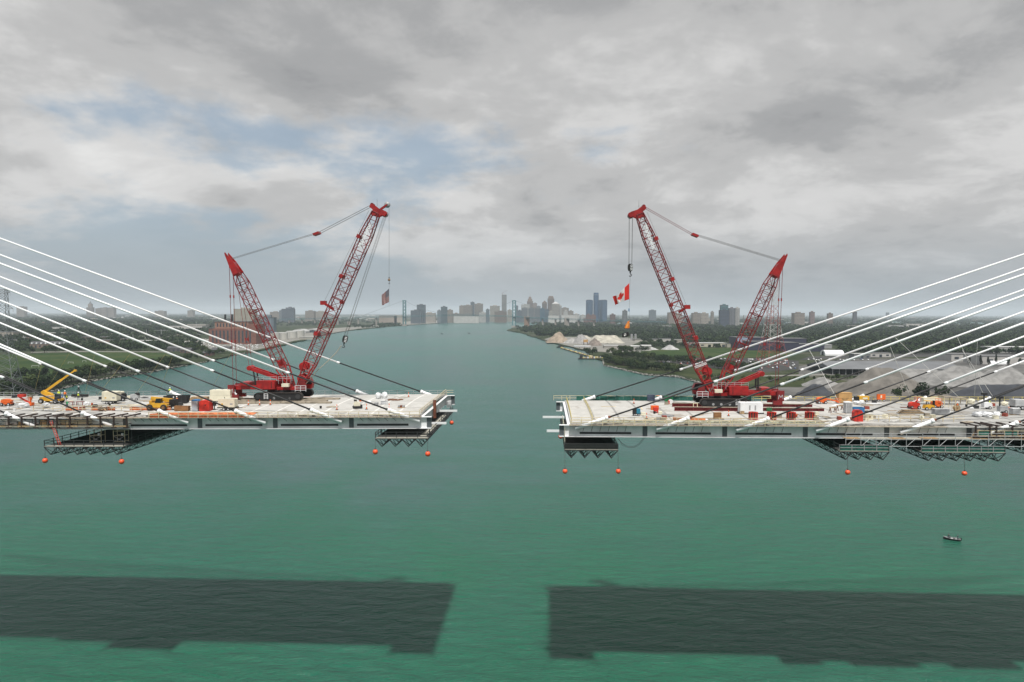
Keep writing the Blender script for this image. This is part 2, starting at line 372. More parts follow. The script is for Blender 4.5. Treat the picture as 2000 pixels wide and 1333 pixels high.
# ------------------------------------------------------------------ the two bridge decks
TH = rad(2.6)
BU = Vector((math.cos(TH), -math.sin(TH), 0)); BN = Vector((math.sin(TH), math.cos(TH), 0)); B0 = Vector((0, 136, 0))
ZV = Vector((0, 0, 1)); DW = 37.5
def tplane(px, py, t, k=0.0, sa=0.0):
    """point of a view ray on the upright plane t metres behind the near deck edge (k leans it inwards along the span)"""
    d = ray(px, py); nn = BN - BU * k
    return CAM + d * ((t - k * sa - nn.dot(CAM - B0)) / nn.dot(d))
class Deck:
    def __init__(s, p0, p1):
        a = tplane(*p0, 0); c = tplane(*p1, 0)
        s.o = a; s.x = (a - c).normalized()
        if s.x.x < 0: s.x = -s.x
        s.y = BN; s.z = s.x.cross(s.y).normalized(); s.sa = BU.dot(a - B0)
        s.M = Matrix((s.x, s.y, s.z)).transposed().to_4x4(); s.M.translation = s.o
        s.Mi = s.M.inverted(); s.rz = math.atan2(s.x.y, s.x.x)
    def W(s, x, y, z=0.0): return s.M @ Vector((x, y, z))
    def crown(s, y): return 0.25 + 0.55 * (1 - ((y - DW / 2) / (DW / 2)) ** 2)
    def hit(s, px, py, h=None):
        """local x,y where the ray meets the road surface"""
        z = 0.5
        for _ in range(6):
            d = (s.M.to_3x3().transposed() @ ray(px, py)); c = s.Mi @ CAM
            k = (z - c.z) / d.z; p = c + d * k; z = s.crown(min(max(p.y, 0), DW)) if h is None else h
        return p.x, p.y
    def inpl(s, px, py, y):
        d = (s.M.to_3x3().transposed() @ ray(px, py)); c = s.Mi @ CAM; p = c + d * ((y - c.y) / d.y); return p.x, p.z
    def top(s, px, py, rot=0.0):
        x, y = s.hit(px, py); return s.W(x, y, s.crown(y) + 0.015), s.rz + rot
A = Deck((822, 815), (0, 817.5)); A.sg = -1
C = Deck((1112, 831), (1850, 834.5)); C.sg = 1
LEN = 150.0
def lx(D, px): return D.inpl(px, 820, 0)[0]
rp = MB()      # one bay of guard rail, 2 m
for x in (0.0, ): rp.box(x - .05, x + .05, -.05, .05, 0, 1.15)
for z in (0.55, 1.08): rp.box(0.0, 2.0, -.045, .045, z - .045, z + .045)
rt = MB().box(-.03, .03, -.03, .03, 0, 1.0)
for z in (0.5, 0.97): rt.box(0.0, 2.0, -.022, .022, z - .022, z + .022)
RAILS = {k: rp.mesh('railing', mm) for k, mm in (('t', rail_y), ('y', rail_yel), ('g', grey_m), ('d', dark_st))}; RAILS['s'] = rt.mesh('railing', rail_yel)
def rail_run(parent, p, q, kind, name='railing', step=2.0):
    p, q = Vector(p), Vector(q); L = (q - p).length; n = max(1, round(L / step)); d = (q - p) / n
    rz = math.atan2(d.y, d.x); el = math.atan2(d.z, math.hypot(d.x, d.y))
    for i in range(n):
        o = put(name, RAILS[kind], parent, p + d * i); o.rotation_euler = (0, -el, rz); o.scale = (d.length / 2.0, 1, 1)
def make_deck(D, label, plate_px, strip, arc):
    R = thing('bridge_deck', label, 'bridge deck', M=D.M)
    sg = D.sg; E = sg * LEN
    lo, hi = min(0, E), max(0, E)
    # road panels with closure strips
    N = 12; ys = [1.3 + (DW - 2.6) * i / N for i in range(N + 1)]
    def slab(x0, x1, dz, m, name):
        q = MB(); vs = []
        for x in (x0, x1):
            vs += [(x, y, D.crown(y) + dz) for y in ys] + [(x, y, D.crown(y) - 0.32) for y in ys]
        n = N + 1; fs = []
        for i in range(N):
            fs += [(i, i + 1, 2 * n + i + 1, 2 * n + i), (n + i + 1, n + i, 3 * n + i, 3 * n + i + 1),
                   (i + 1, i, n + i, n + i + 1), (2 * n + i, 2 * n + i + 1, 3 * n + i + 1, 3 * n + i)]
        fs += [(0, 2 * n, 3 * n, n), (n - 1, 2 * n - 1, 4 * n - 1, 3 * n - 1)]
        q._add(vs, fs); return q.build(name, m, R)
    k = 0; x = 0.0
    while x < LEN - 1:
        a0, a1 = x + 0.22, min(x + 4.78, LEN)
        slab(*sorted((sg * a0, sg * a1)), 0.0, concrete if x < 62 else concrete_g, 'deck_panel')
        slab(*sorted((sg * (x + 4.78), sg * (x + 5.22))), 0.012 if strip is strip_w else -0.02, strip, 'closure_strip')
        x += 5.0; k += 1
    # edge girders, 15 m lifts split at the splice plates
    xp = lx(D, plate_px)
    cuts = [xp + 15 * i for i in range(-14, 15)]
    segs = [c for c in cuts if lo < c < hi]; bounds = [lo] + segs + [hi]
    for side in (0, 1):
        yw = 0.9 if side == 0 else DW - 0.9; o = -1 if side == 0 else 1
        for a, c in zip(bounds[:-1], bounds[1:]):
            if c - a < 0.6: continue
            web = MB().box(a + .02, c - .02, yw - .03, yw + .03, -2.2, -0.12).build('edge_girder_web', girder_m, R)
            MB().box(a + .02, c - .02, yw - .45, yw + .45, -2.32, -2.2).build('bottom_flange', flange_m, R)
            MB().box(a + .02, c - .02, yw - .5, yw + .5, -0.12, -0.05).build('top_flange', flange_m, R)
            if c - a > 8:
                s0, s1 = (a + 1.1, c - 2.6) if sg < 0 else (a + 2.0, c - 2.6)
                MB().box(s0, s1, yw + o * .03, yw + o * .12, -1.78, -1.40).build('cable_tray', slot_m, R)
                for j in range(int((s1 - s0) / 1.6)):
                    xx = s0 + 0.6 + j * 1.6
                    if side == 0:
                        bq = MB()
                        if sg < 0: bq.prism([(xx - .05, -.12), (xx + .75, -.12), (xx + .75, -.2), (xx + .1, -.22), (xx + .75, -.78), (xx + .7, -.8), (xx, -.2)], yw - .46, yw - .38)
                        else: bq.bar((xx + .3, yw - .3, -.12), (xx, yw - .1, -1.3), .06, .05)
                        bq.build('bracket', dark_st, R)
        for c in segs:
            MB().box(c - .45, c + .45, yw + o * .031, yw + o * .10, -2.15, -0.18).build('splice_plate', splice_m, R)
    # edge walkways
    for side in (0, 1):
        y0, y1 = (-0.35, 1.28) if side == 0 else (DW - 1.28, DW + 0.35)
        x = 0
        while x < LEN:
            MB().box(*sorted((sg * x + sg * .02, sg * min(x + 5, LEN) - sg * .02)), y0, y1, -0.045, 0.0).build('walkway_board', wood_g if side == 0 and x < 70 else concrete_g, R); x += 5
    # shear studs and rebar along the near edge
    q = MB(); r = random.Random(5)
    for i in range(int(LEN / 0.9)):
        xx = sg * (0.5 + i * .9); q.bar((xx, 1.05, 0), (xx + r.uniform(-.2, .2), .75, .28), .05)
    tag(q.build('rebar', rust if sg < 0 else galv, R), kind='stuff')
    # floor beams
    for i in range(31):
        xx = sg * (0.35 + i * 5) if i else sg * 0.35
        MB().box(xx - .03, xx + .03, 1.0, DW - 1.0, -1.9, -.35).build('floor_beam', girder_m, R)
        MB().box(xx - .25, xx + .25, 1.0, DW - 1.0, -1.96, -1.9).build('floor_beam_flange', flange_m, R)
    # free end: stiffened end beam, stub girders
    for i in range(12):
        yy = 3 + i * 2.85; MB().box(*sorted((-sg * .0 + sg * .31, -sg * .28)), yy - .03, yy + .03, -1.9, -.1).build('stiffener', white_p, R)
    MB().box(*sorted((sg * .35, -sg * .35)), 1.35, DW - 1.35, -.1, -.02).build('end_flange', white_p, R)
    for yw in (0.9, DW - .9):
        e0, e1 = sorted((0, -sg * 1.9)); q = MB().box(e0, e1, yw - .03, yw + .03, -2.2, -.12)
        q.box(e0, e1, yw - .5, yw + .5, -.12, -.05).box(e0, e1, yw - .45, yw + .45, -2.32, -2.2)
        st = q.build('girder_stub', white_p, R)
        MB().box(*sorted((-sg * 1.0, -sg * 1.9)), yw - .12, yw + .12, -2.1, -.2).build('end_splice', splice_m, R)
    return R
deckA = make_deck(A, 'cantilevered concrete bridge deck whose crane flies the striped flag', 684, strip_w, False)
deckC = make_deck(C, 'cantilevered concrete bridge deck with dark cross seams and yellow end rails', 1261, strip_g, True)
# guard rails
rail_run(deckA, (lx(A, 292), -.25, 0), (-.2, -.25, 0), 't')
rail_run(deckA, (-.3, .2, .25), (-.3, DW - .2, .25), 't')
rail_run(deckA, (-LEN, DW + .2, 0), (1.6, DW + .2, 0), 'g')
rail_run(deckA, (.2, DW - 2.6, .3), (1.7, DW - 2.6, .3), 't')
rail_run(deckA, (lx(A, 20), 6.5, .5), (lx(A, 300), 6.5, .5), 't')
rail_run(deckC, (.2, -.25, 0), (lx(C, 1622), -.25, 0), 't')
rail_run(deckC, (.4, 1.35, .2), (lx(C, 1600), 1.35, .2), 't')
rail_run(deckC, (lx(C, 1690), 3.4, .5), (lx(C, 1905), 3.4, .5), 't')
for xx in (.5, 4.6):
    for i in range(18):
        y0 = 1.5 + i * 1.92; rail_run(deckC, (xx, y0, C.crown(y0)), (xx, y0 + 1.92, C.crown(y0 + 1.92)), 's')
rail_run(deckC, (-2.5, DW + .2, .2), (lx(C, 1370) + 8, DW + .2, .2), 't')
rail_run(deckC, (lx(C, 1500), DW + .2, .2), (LEN, DW + .2, .2), 'y')
for i in range(22):      # green debris netting panels on the far rail
    x0 = 3 + i * 1.9
    q = MB(); q._add([(x0, DW + .12, .12), (x0 + 1.86, DW + .12, .12), (x0 + 1.86, DW + .16, 1.28 - .1 * (i % 3)), (x0, DW + .10, 1.25 + .07 * (i % 2))], [(0, 1, 2, 3)])
    q._add([(x0, DW + .15, .12), (x0 + 1.86, DW + .15, .12), (x0 + 1.86, DW + .19, 1.28 - .1 * (i % 3)), (x0, DW + .13, 1.25 + .07 * (i % 2))], [(3, 2, 1, 0)])
    q.build('netting_panel', green_n, deckC)
def net_panels(D, R, px0, px1, y, h, m, z0=0.05, step=2.0):
    x0, x1 = sorted((lx(D, px0), lx(D, px1))); n = max(1, round((x1 - x0) / step)); r = random.Random(int(px0))
    for i in range(n):
        a = x0 + (x1 - x0) * i / n; c = x0 + (x1 - x0) * (i + 1) / n - .05
        MB().prism([(a, z0), (c, z0), (c, z0 + h * r.uniform(.75, 1)), ((a + c) / 2, z0 + h * r.uniform(.7, .9)), (a, z0 + h * r.uniform(.75, 1))], y - .015, y + .015).build('netting_panel', m, R)
net_panels(A, deckA, 292, 490, .1, .95, orange_n); net_panels(A, deckA, 215, 300, 6.7, .95, orange_n, .5)
net_panels(A, deckA, 84, 110, 6.7, .9, orange_n, .5); net_panels(A, deckA, 136, 186, 6.7, .9, orange_n, .5)
net_panels(C, deckC, 1320, 1386, 3.2, .8, orange_n, .45)
net_panels(A, deckA, 470, 510, DW - 8, .9, orange_n, .6)
def edge_sheet(D, R, px0, px1, y0, y1, z0, z1, m, name, step=2.5):     # a lying strip of mesh sheet along the edge
    x0, x1 = sorted((lx(D, px0), lx(D, px1))); n = round((x1 - x0) / step)
    for i in range(n):
        a = x0 + (x1 - x0) * i / n; c = x0 + (x1 - x0) * (i + 1) / n - .06
        MB()._add([(a, y0, z0), (c, y0, z0), (c, y1, z1), (a, y1, z1), (a, y0, z0 - .03), (c, y0, z0 - .03), (c, y1, z1 - .03), (a, y1, z1 - .03)],
                  [(0, 1, 2, 3), (7, 6, 5, 4), (0, 4, 5, 1), (2, 6, 7, 3), (1, 5, 6, 2), (3, 7, 4, 0)]).build(name, m, R)
edge_sheet(A, deckA, 290, 490, 1.4, 3.6, .42, .55, orange_n, 'netting_sheet')
edge_sheet(C, deckC, 1170, 1618, 1.45, 3.1, .37, .47, mat('edge_board_green', (0.33, 0.345, 0.26), .85, .5, 0.9), 'edge_board')
for i in range(34):
    xx = 6 + i * 1.35; MB().bar((xx, 1.5, .42), (xx + .5, 2.9, .62), .1, .08).build('edge_prop', [rail_y, wood_g, galv][i % 3], deckC)
# end details
RC = MB().box(.25, .85, DW * .36, DW * .36 + .6, -2.2, 1.6).build('rust_column', rust, deckA)
for D, R, lst in ((A, deckA, [(803, 852, 893, 23.0), (827, 842, 872, 9.0)]), (C, deckC, [(815, 1060, 1108, 20.0), (842, 1068, 1108, 4.0)])):
    for (py, pa, pb, yy) in lst:
        xa, za = D.inpl(pa, py, yy); xb, _ = D.inpl(pb, py, yy)
        MB().box(*sorted((xa, xb)), yy - .22, yy + .22, za - .2, za + .2).build('needle_beam', white_p, R)
q = MB()                      # access stair under the stub, far side of the first deck
for i in range(5): q.box(.6, 1.5, DW - 5 - i * .05, DW - 4.2, -1.2 - i * .3, -1.12 - i * .3)
q.box(.55, .62, DW - 5.2, DW - 4.1, -2.5, -.9).box(1.5, 1.57, DW - 5.2, DW - 4.1, -2.5, -.9).build('stair', galv, deckA)
q = MB()
for s in (0, 1):
    pts = [C.inpl(1206 + 2 * s, 857, .3), C.inpl(1215, 866 + 3 * s, .3), C.inpl(1226, 872 + 2 * s, .3), C.inpl(1238, 873 + 2 * s, .3), C.inpl(1248, 867 + 3 * s, .3), C.inpl(1257 + 3 * s, 855, .3)]
    q.path([(x, .3, z) for x, z in pts], .035, 5)
tag(q.build('hanging_hose', black, None), 'pair of black hoses looping below the deck edge near the end platform', 'hose').matrix_world = C.M

# ------------------------------------------------------------------ stay cables
def cable(D, far, anchor, collar, edge, label, name='stay_cable', zdrop=2.1):
    sg = D.sg; t0 = 0.36 if not far else DW - 0.36; kk = 0.04 * sg * (1 if not far else -1)
    a0 = tplane(*anchor, t0); sa = BU.dot(a0 - B0)
    f = lambda p: tplane(*p, t0, kk, sa)
    a, c, e = f(anchor), f(collar), f(edge)
    e = c + (e - c) * 1.45
    R = thing(name, label, 'stay cable', a, group='stay cables of the bridge')
    L = lambda p: p - a
    dr = (c - a).normalized()
    MB().tube(L(a - dr * .3), L(c), .155, .155, 10).build('black_strand_bundle', black_s, R, True)
    s = MB().tube(L(c - dr * .15), L(e), .20, .20, 12).build('white_pipe', cable_w, R, True)
    MB().tube(L(c - dr * .2), L(c + dr * .5), .265, .265, 12).build('pipe_collar', cable_w, R, True)
    n = 6.2 if not far else 3.0
    bt = -dr * n
    MB().tube(Vector((0, 0, 0)), bt, .36, .36, 14).build('anchor_pipe', cable_w, R, True)
    MB().tube(dr * .35, -dr * .25, .47, .47, 14).build('anchor_ring', white_p, R, True)
    MB().tube(dr * .8, dr * .3, .24, .24, 10).build('anchor_cap', rust if D is C and not far else dark_st, R, True)
    return R, a, c, e
def nth(i): return ['nearest the end', 'second from the end', 'third from the end', 'fourth from the end', 'fifth from the end', 'sixth from the end', 'seventh from the end'][i]
near_A = [((761, 802), (564, 729), (0, 515)), ((610, 802), (416, 725), (0, 559)), ((462, 804), (271, 726), (0, 613)), ((312, 804), (167, 745), (0, 673)), ((163, 808), (6, 738), (-100, 691)), ((14, 809), (-140, 738), (-240, 690))]
far_A = [((824, 766), (662, 709), (0, 466)), ((698, 765), (535, 703), (0, 498)), ((568, 763), (418, 705), (0, 541)), ((446, 764), (329, 718), (0, 587)), ((335, 767), (207, 716), (0, 631)), ((219, 770), (80, 711), (0, 678)), ((92, 773), (-60, 703), (-140, 667))]
near_C = [((1184, 817), (1396, 746), (2000, 536.5)), ((1343, 818), (1526, 751.5), (2000, 577.5)), ((1499, 819), (1689, 748), (2000, 631)), ((1655, 820), (1846, 749), (2000, 689)), ((1820, 823), (2010, 751), (2100, 715)), ((1984, 827), (2150, 763), (2300, 705))]
far_C = [((1160, 776), (1329, 722), (2000, 497)), ((1290, 777), (1436, 724), (2000, 524)), ((1414, 777), (1565, 723), (2000, 566)), ((1543, 777), (1692, 722), (2000, 609)), ((1685, 774), (1812, 727), (2000, 657.5)), ((1807, 778), (1943, 727), (2000, 705.5)), ((1932, 779), (2060, 728), (2150, 692))]
CAB = {}
for D, nm in ((A, 'deck with the striped flag crane'), (C, 'deck with the maple leaf flag crane')):
    for far, lst in ((0, near_A if D is A else near_C), (1, far_A if D is A else far_C)):
        for i, (p, c, e) in enumerate(lst):
            CAB[(D is C, far, i)] = cable(D, far, p, c, e, 'stay cable, %s edge of the %s, %s' % ('far' if far else 'near', nm.replace('deck with the ', '').replace(' crane', ' deck'), nth(i)))
# thin guy ropes from pipes down to the deck
def guy(D, p, q, label, m, r=.028):
    t = DW * .5 if p[2] is None else p[2]
    a = tplane(p[0], p[1], p[2]); x, y = D.hit(q[0], q[1]); e = D.W(x, y, D.crown(min(max(y, 0), DW)))
    o = MB().tube(Vector((0, 0, 0)), a - e, r, r, 5).build('guy_rope', m, None, loc=e); tag(o, label, 'rope', 'guy ropes between cable pipes and deck')
rope_y = mat('yellow_rope', (0.50, 0.40, 0.14), .8, .2, 2); rope_w = mat('white_strap', (0.70, 0.70, 0.68), .7, .2, 2)
for i, (p, q) in enumerate([((135, 691, 33), (86, 770)), ((81, 713, 33), (66, 772)), ((184, 695, 10), (166, 771)), ((254, 692, 33), (190, 773)), ((322, 693, 8), (265, 771)), ((336, 698, 33), (310, 768)), ((451, 690, 30), (410, 768))]):
    guy(A, p, q, 'thin yellow guy rope tied from a cable pipe down to the striped flag deck', rope_y)
for i, (p, q) in enumerate([((1579, 681, 34), (1640, 788)), ((1739, 678, 30), (1780, 782)), ((1749, 660, 34), (1880, 783)), ((1870, 660, 34), (1926, 782)), ((1880, 685, 34), (1945, 784)), ((1909, 668, 30), (1903, 782))]):
    guy(C, p, q, 'thin white guy strap tied from a cable pipe down to the maple leaf deck', rope_w, .05)
# ------------------------------------------------------------------ hanging work platforms and float balls
black_floor = mat('platform_floor', (0.035, 0.035, 0.034), .85, .4, .6)
pale_board = mat('platform_board', (0.42, 0.40, 0.34), .85, .3, .6)
def truss(w, dp, L, m):
    q = MB(); n = int(L / 2.6); st = L / n
    tl, tr, bt = (-w / 2, 0), (w / 2, 0), (0, -dp)
    for (x, z) in (tl, tr, bt): q.bar((x, 0, z), (x, L, z), .14, .14)
    for i in range(n):
        y0, y1 = i * st, (i + 1) * st; ym = (y0 + y1) / 2
        for (x, z) in (tl, tr):
            q.bar((x, y0, z), (0, ym, -dp), .09); q.bar((x, y1, z), (0, ym, -dp), .09)
        q.bar((tl[0], y0, 0), (tr[0], y0, 0), .08)
    for e in (0, L): q.bar((tl[0], e, 0), (0, e + (.0), -dp), .13); q.bar((tr[0], e, 0), (0, e, -dp), .13); q.bar((tl[0], e, 0), (tr[0], e, 0), .13)
    return q.mesh('truss', m)
TRUSS = truss(2.36, 1.45, 41.0, dark_st)
hang = MB().box(-.06, .06, -.06, .06, 0, 1.0).mesh('hanger', dark_st)
def platform(D, px0, px1, py, ntr, label, tarp=None, ends=(1, 1), L=38.5, floor=black_floor):
    y0 = -2.2
    x0, z = D.inpl(px0, py, y0); x1, _ = D.inpl(px1, py, y0); z = z + .1
    R = thing('work_platform', label, 'work platform', M=D.M @ Matrix.Translation((x0, y0, z)), group='hanging work platforms'); Wd = x1 - x0
    MB().box(0, Wd, 0, 1.0, -.08, 0).build('front_board', pale_board, R)
    nb = max(2, round(Wd / 2.6))
    for i in range(nb): MB().box(Wd * i / nb + .01, Wd * (i + 1) / nb - .01, 1.02, L, -.08, -.004).build('floor_panel', floor, R)
    for i in range(ntr): put('truss', TRUSS, R, ((i + .5) * Wd / ntr, 0, -.16), 0, (Wd / ntr / 2.36, L / 41.0, 1))
    rail_run(R, (0, .1, 0), (Wd, .1, 0), 'g' if tarp else 'd'); rail_run(R, (.05, .1, 0), (.05, L, 0), 'd', step=2.6); rail_run(R, (Wd - .05, .1, 0), (Wd - .05, L, 0), 'd', step=2.6)
    for xx in (0.3, Wd - .3):
        for yy in (3.4, 20, L - 4): put('hanger', hang, R, (xx, yy, 0), 0, (1, 1, -z - 2.2))
    if tarp:
        n = max(2, round(Wd / 3))
        for i in range(n): MB().box(Wd * i / n + .03, Wd * (i + 1) / n - .03, .16, .20, .02, 1.02 - .1 * (i % 2)).build('tarp_panel', tarp, R)
    return R
pA1 = platform(A, 733, 836, 857, 4, 'dark truss work platform hung under the free end of the striped flag deck')
q = MB().box(8.2, 9.4, 2.0, 30, .01, .05).build('side_board', pale_board, pA1)
pA2 = platform(A, 86, 241, 873, 6, 'wide dark truss work platform with scaffold towers under the striped flag deck')
pC1 = platform(C, 1103, 1207, 879, 4, 'dark truss work platform hung under the free end of the maple leaf deck')
MB().box(.1, 10, .05, .12, .1, 1.0).build('side_tarp', mat('black_tarp', (.012, .014, .013), .7, .3, 1), pC1)
for i in range(3): MB().box(.02, .1, 2 + i * 6, 7.6 + i * 6, .02, 3.6).build('canvas_panel', mat('canvas', (.60, .56, .44), .85, .2, .6), pC1)
pC2 = platform(C, 1640, 1737, 882, 4, 'dark truss work platform with green netting nearest the gravel yard cranes deck end', green_n)
pC2['label'] = 'narrow truss work platform with green netting under the maple leaf deck'
pC3 = platform(C, 1800, 1964, 884, 6, 'long truss work platform with green netting under the maple leaf deck', green_n)
pC4 = platform(C, 2035, 2200, 884, 6, 'truss work platform cut by the photo edge under the maple leaf deck', None)
# upper access gangway of the long platforms
for (pa, pb, lab) in ((1652, 1800, 'grey scaffold gangway hung on the girder face above the narrow netted platform'), (1802, 2060, 'grey scaffold gangway hung on the girder face above the long netted platform')):
    x0, z = C.inpl(pa, 857, -1.4); x1, _ = C.inpl(pb, 857, -1.4)
    R = thing('scaffold_gangway', lab, 'scaffold', M=C.M @ Matrix.Translation((x0, -1.4, z))); Wd = x1 - x0
    n = round(Wd / 3)
    for i in range(n):
        a, c = Wd * i / n, Wd * (i + 1) / n
        MB().box(a + .02, c - .02, 0, 1.7, -.07, 0).build('board', pale_board if i % 3 else wood, R)
        MB().tube((a, 0, -2.2), (a, 0, 1.0), .045, .045, 6).build('standard', galv, R)
        MB().tube((a, 0, -1.5), (a + 1.6, 0, 0), .045, .045, 6).build('brace', galv, R)
        for zz in (.5, .98, -.15): MB().tube((a, 0, zz), (c, 0, zz), .035, .035, 6).build('ledger', galv, R)
    MB().tube((0, 0, -1.4), (Wd, 0, -1.4), .05, .05, 6).build('ledger', galv, R)
# scaffold towers on the wide platform
for j, (px, lab) in enumerate([(176, 'tan scaffold tower on the wide platform, farther from the free end'), (222, 'tan scaffold tower on the wide platform, closer to the free end')]):
    x, z = A.inpl(px, 868, 1.2); R = thing('scaffold_tower', lab, 'scaffold', M=A.M @ Matrix.Translation((x, 1.2, z)))
    for (a, c) in ((0, 0), (2.3, 0), (0, 1.3), (2.3, 1.3)): MB().tube((a, c, 0), (a, c, 2.75), .05, .05, 6).build('standard', rail_y, R)
    for zz in (.5, 1.7, 2.6):
        MB().tube((0, 0, zz), (2.3, 0, zz), .04, .04, 6).build('ledger', rail_y, R); MB().tube((0, 1.3, zz), (2.3, 1.3, zz), .04, .04, 6).build('ledger', rail_y, R)
    MB().tube((0, 0, .4), (2.3, 0, 1.6), .035, .035, 6).build('brace', galv, R); MB().tube((0, 0, 1.6), (2.3, 0, .4), .035, .035, 6).build('brace', galv, R)
    MB().box(.02, 2.28, .02, 1.28, 1.62, 1.68).build('board', pale_board, R); MB().box(1.4, 1.75, .3, .65, 1.70, 2.1).build('bucket', white_p, R)
# red ladder from the deck edge to the wide platform
a = tplane(99, 822, -.5); c = tplane(117, 869, -1.6); q = thing('access_ladder', 'red ladder leaning from deck edge down to the wide platform', 'ladder', c)
d = a - c
for s in (-.22, .22): MB().bar(Vector((s, 0, 0)), d + Vector((s, 0, 0)), .08).build('stile', red_p, q)
for i in range(1, 15): MB().bar(d * (i / 15) + Vector((-.22, 0, 0)), d * (i / 15) + Vector((.22, 0, 0)), .05).build('rung', mat('rung_pink', (.72, .42, .36), .6, .2, 2), q)
x, z = C.inpl(1893, 838, -.3)
q = thing('access_ladder', 'brown stair ladder on the girder face beside the dark formwork frames', 'ladder', C.W(x, -.6, z - 2.2)); d = C.W(x + 1.4, -.6, z) - C.W(x, -.6, z - 2.2)
for s in (-.25, .25): MB().bar(Vector((s, 0, 0)), d + Vector((s, 0, 0)), .09).build('stile', wood, q)
for i in range(1, 9): MB().box(-.25, .25, -.12, .12, -.03, .03).build('tread', wood, q, loc=d * (i / 9))
# overhang formwork brackets along the near edge
fb = MB().box(-.13, .13, -.95, -.7, -1.75, .15)
fm_post = fb.mesh('post', mat('formwork_steel', (.045, .026, .022), .6, .4, 1))
fm_beam = MB().box(-.12, .12, -1.0, 2.6, .15, .38).mesh('beam', MATS['formwork_steel'])
fm_foot = MB().box(-.45, .45, -1.0, -.6, -1.95, -1.75).mesh('foot', MATS['formwork_steel'])
fm_arm = MB().bar((0, -.8, -1.3), (0, .7, -1.3), .12).mesh('arm', MATS['formwork_steel'])
for D, lst, lab, sk in ((A, [-3, 23, 48, 75, 100, 117, 142, 176, 201, 227, 252], 'dark steel overhang bracket on the near edge of the striped flag deck', 1), (C, [1901, 1928, 1941, 1972, 1998, 2025], 'dark steel overhang bracket on the near edge of the maple leaf deck', -1)):
    for px in lst:
        x = lx(D, px); R = thing('formwork_bracket', lab, 'formwork', M=D.M @ Matrix.Translation((x, 0, .15)) , group='overhang formwork brackets ' + ('of the striped flag deck' if D is A else 'of the maple leaf deck'))
        put('post', fm_post, R); o = put('beam', fm_beam, R); o.rotation_euler = (rad(3), 0, rad(-22) * sk); put('foot', fm_foot, R); put('arm', fm_arm, R)
for D, a, c, lab in ((A, -30, 252, 'timber walkway of boards and rails slung on the brackets of the striped flag deck'), (C, 1905, 2060, 'timber walkway with green netting slung on the brackets of the maple leaf deck')):
    x0, x1 = lx(D, a), lx(D, c); R = thing('formwork_walkway', lab, 'walkway', M=D.M @ Matrix.Translation((x0, -1.0, -1.5))); n = round((x1 - x0) / 2.5)
    for i in range(n):
        p, e = (x1 - x0) * i / n, (x1 - x0) * (i + 1) / n
        MB().box(p + .02, e - .02, .12, 1.3, -.08, 0).build('board', wood if i % 3 else wood_g, R)
        MB().box(p, e, .05, .11, -.12, .18).build('toe_board', wood if i % 2 else wood_g, R)
        MB().box(p, e, .05, .1, .95, 1.03).build('rail', dark_st if D is A else rail_y, R); MB().box(p - .04, p + .04, .05, .12, 0, 1.05).build('post', dark_st if D is A else rail_y, R)
        if D is C and i % 2 == 0: MB().box(p + .1, e - .1, .13, .16, .1, .95).build('netting_panel', green_n, R)
# tarp-wrapped formwork boxes behind the brackets
for i in range(9):
    x = lx(A, 5 + i * 14)
    tag(MB().prism([(0, 0), (1.3, 0), (1.25, .9), (.1, .98)], 0, .25).build('formwork_sheet', [tarp_w, galv, wood][i % 3], None), 'upright formwork sheet leaning on the girder behind the brackets', 'formwork', 'formwork sheets behind the brackets').matrix_world = A.M @ Matrix.Translation((x, .35, -1.35))
for i in range(26):
    x = lx(A, 112) + i * .26
    tag(MB().box(0, .1, 0, .12, 0, .75).build('timber_stud', rail_y, None), 'short pale timber stud in the slatted formwork behind the brackets', 'timber', 'timber studs of the slatted formwork').matrix_world = A.M @ Matrix.Translation((x, .3, -1.2))
# float balls
def floatball(p, top, label, r=.46, squash=1.0):
    R = thing('float_ball', label, 'float ball', p, group='orange float balls')
    MB().sphere((0, 0, 0), r, 18, 12, (1, 1, squash)).build('ball', buoy_m, R, True)
    MB().lathe([(.16, r * squash - .06), (.14, r * squash + .05), (.05, r * squash + .2)], n=10).build('cap', black, R)
    MB().tube((0, 0, r * squash + .15), Vector((top.x - p.x, top.y - p.y, top.z - p.z)), .035, .035, 5).build('rope', wire, R)
for D, b, t, lab in [(A, (88, 900, -2.2), (88, 872, -2.2), 'orange float ball hanging at the outer corner of the wide platform'),
                     (A, (237.5, 902, -2.0), (237, 886, -2.0), 'orange float ball hanging at the inner corner of the wide platform'),
                     (A, (733, 883, -2.2), (733, 857, -2.2), 'orange float ball under the outer corner of the striped flag end platform'),
                     (A, (835.5, 887, -2.2), (835, 860, -2.2), 'orange float ball under the end corner of the striped flag end platform'),
                     (A, (882, 826, 30), (882, 806, 30), 'dark red float ball hanging at the far corner of the striped flag end platform'),
                     (C, (1103.5, 921, -2.2), (1103, 880, -2.2), 'orange float ball under the end corner of the maple leaf end platform'),
                     (C, (1207.5, 921, -2.2), (1207, 880, -2.2), 'orange float ball under the inner corner of the maple leaf end platform'),
                     (C, (1095, 853, 8), (1095, 843, 8), 'small orange float ball under the lower needle beam of the maple leaf deck'),
                     (C, (1655.5, 923, -2.2), (1655, 884, -2.2), 'orange float ball hanging below the narrow netted platform'),
                     (C, (1883.5, 925, -2.2), (1883, 884, -2.2), 'lopsided orange float ball hanging below the long netted platform')]:
    p = tplane(*b); t = tplane(*t); floatball(p, t, lab, .5 if D is A else .47, .9 if 'lopsided' in lab else 1.0)
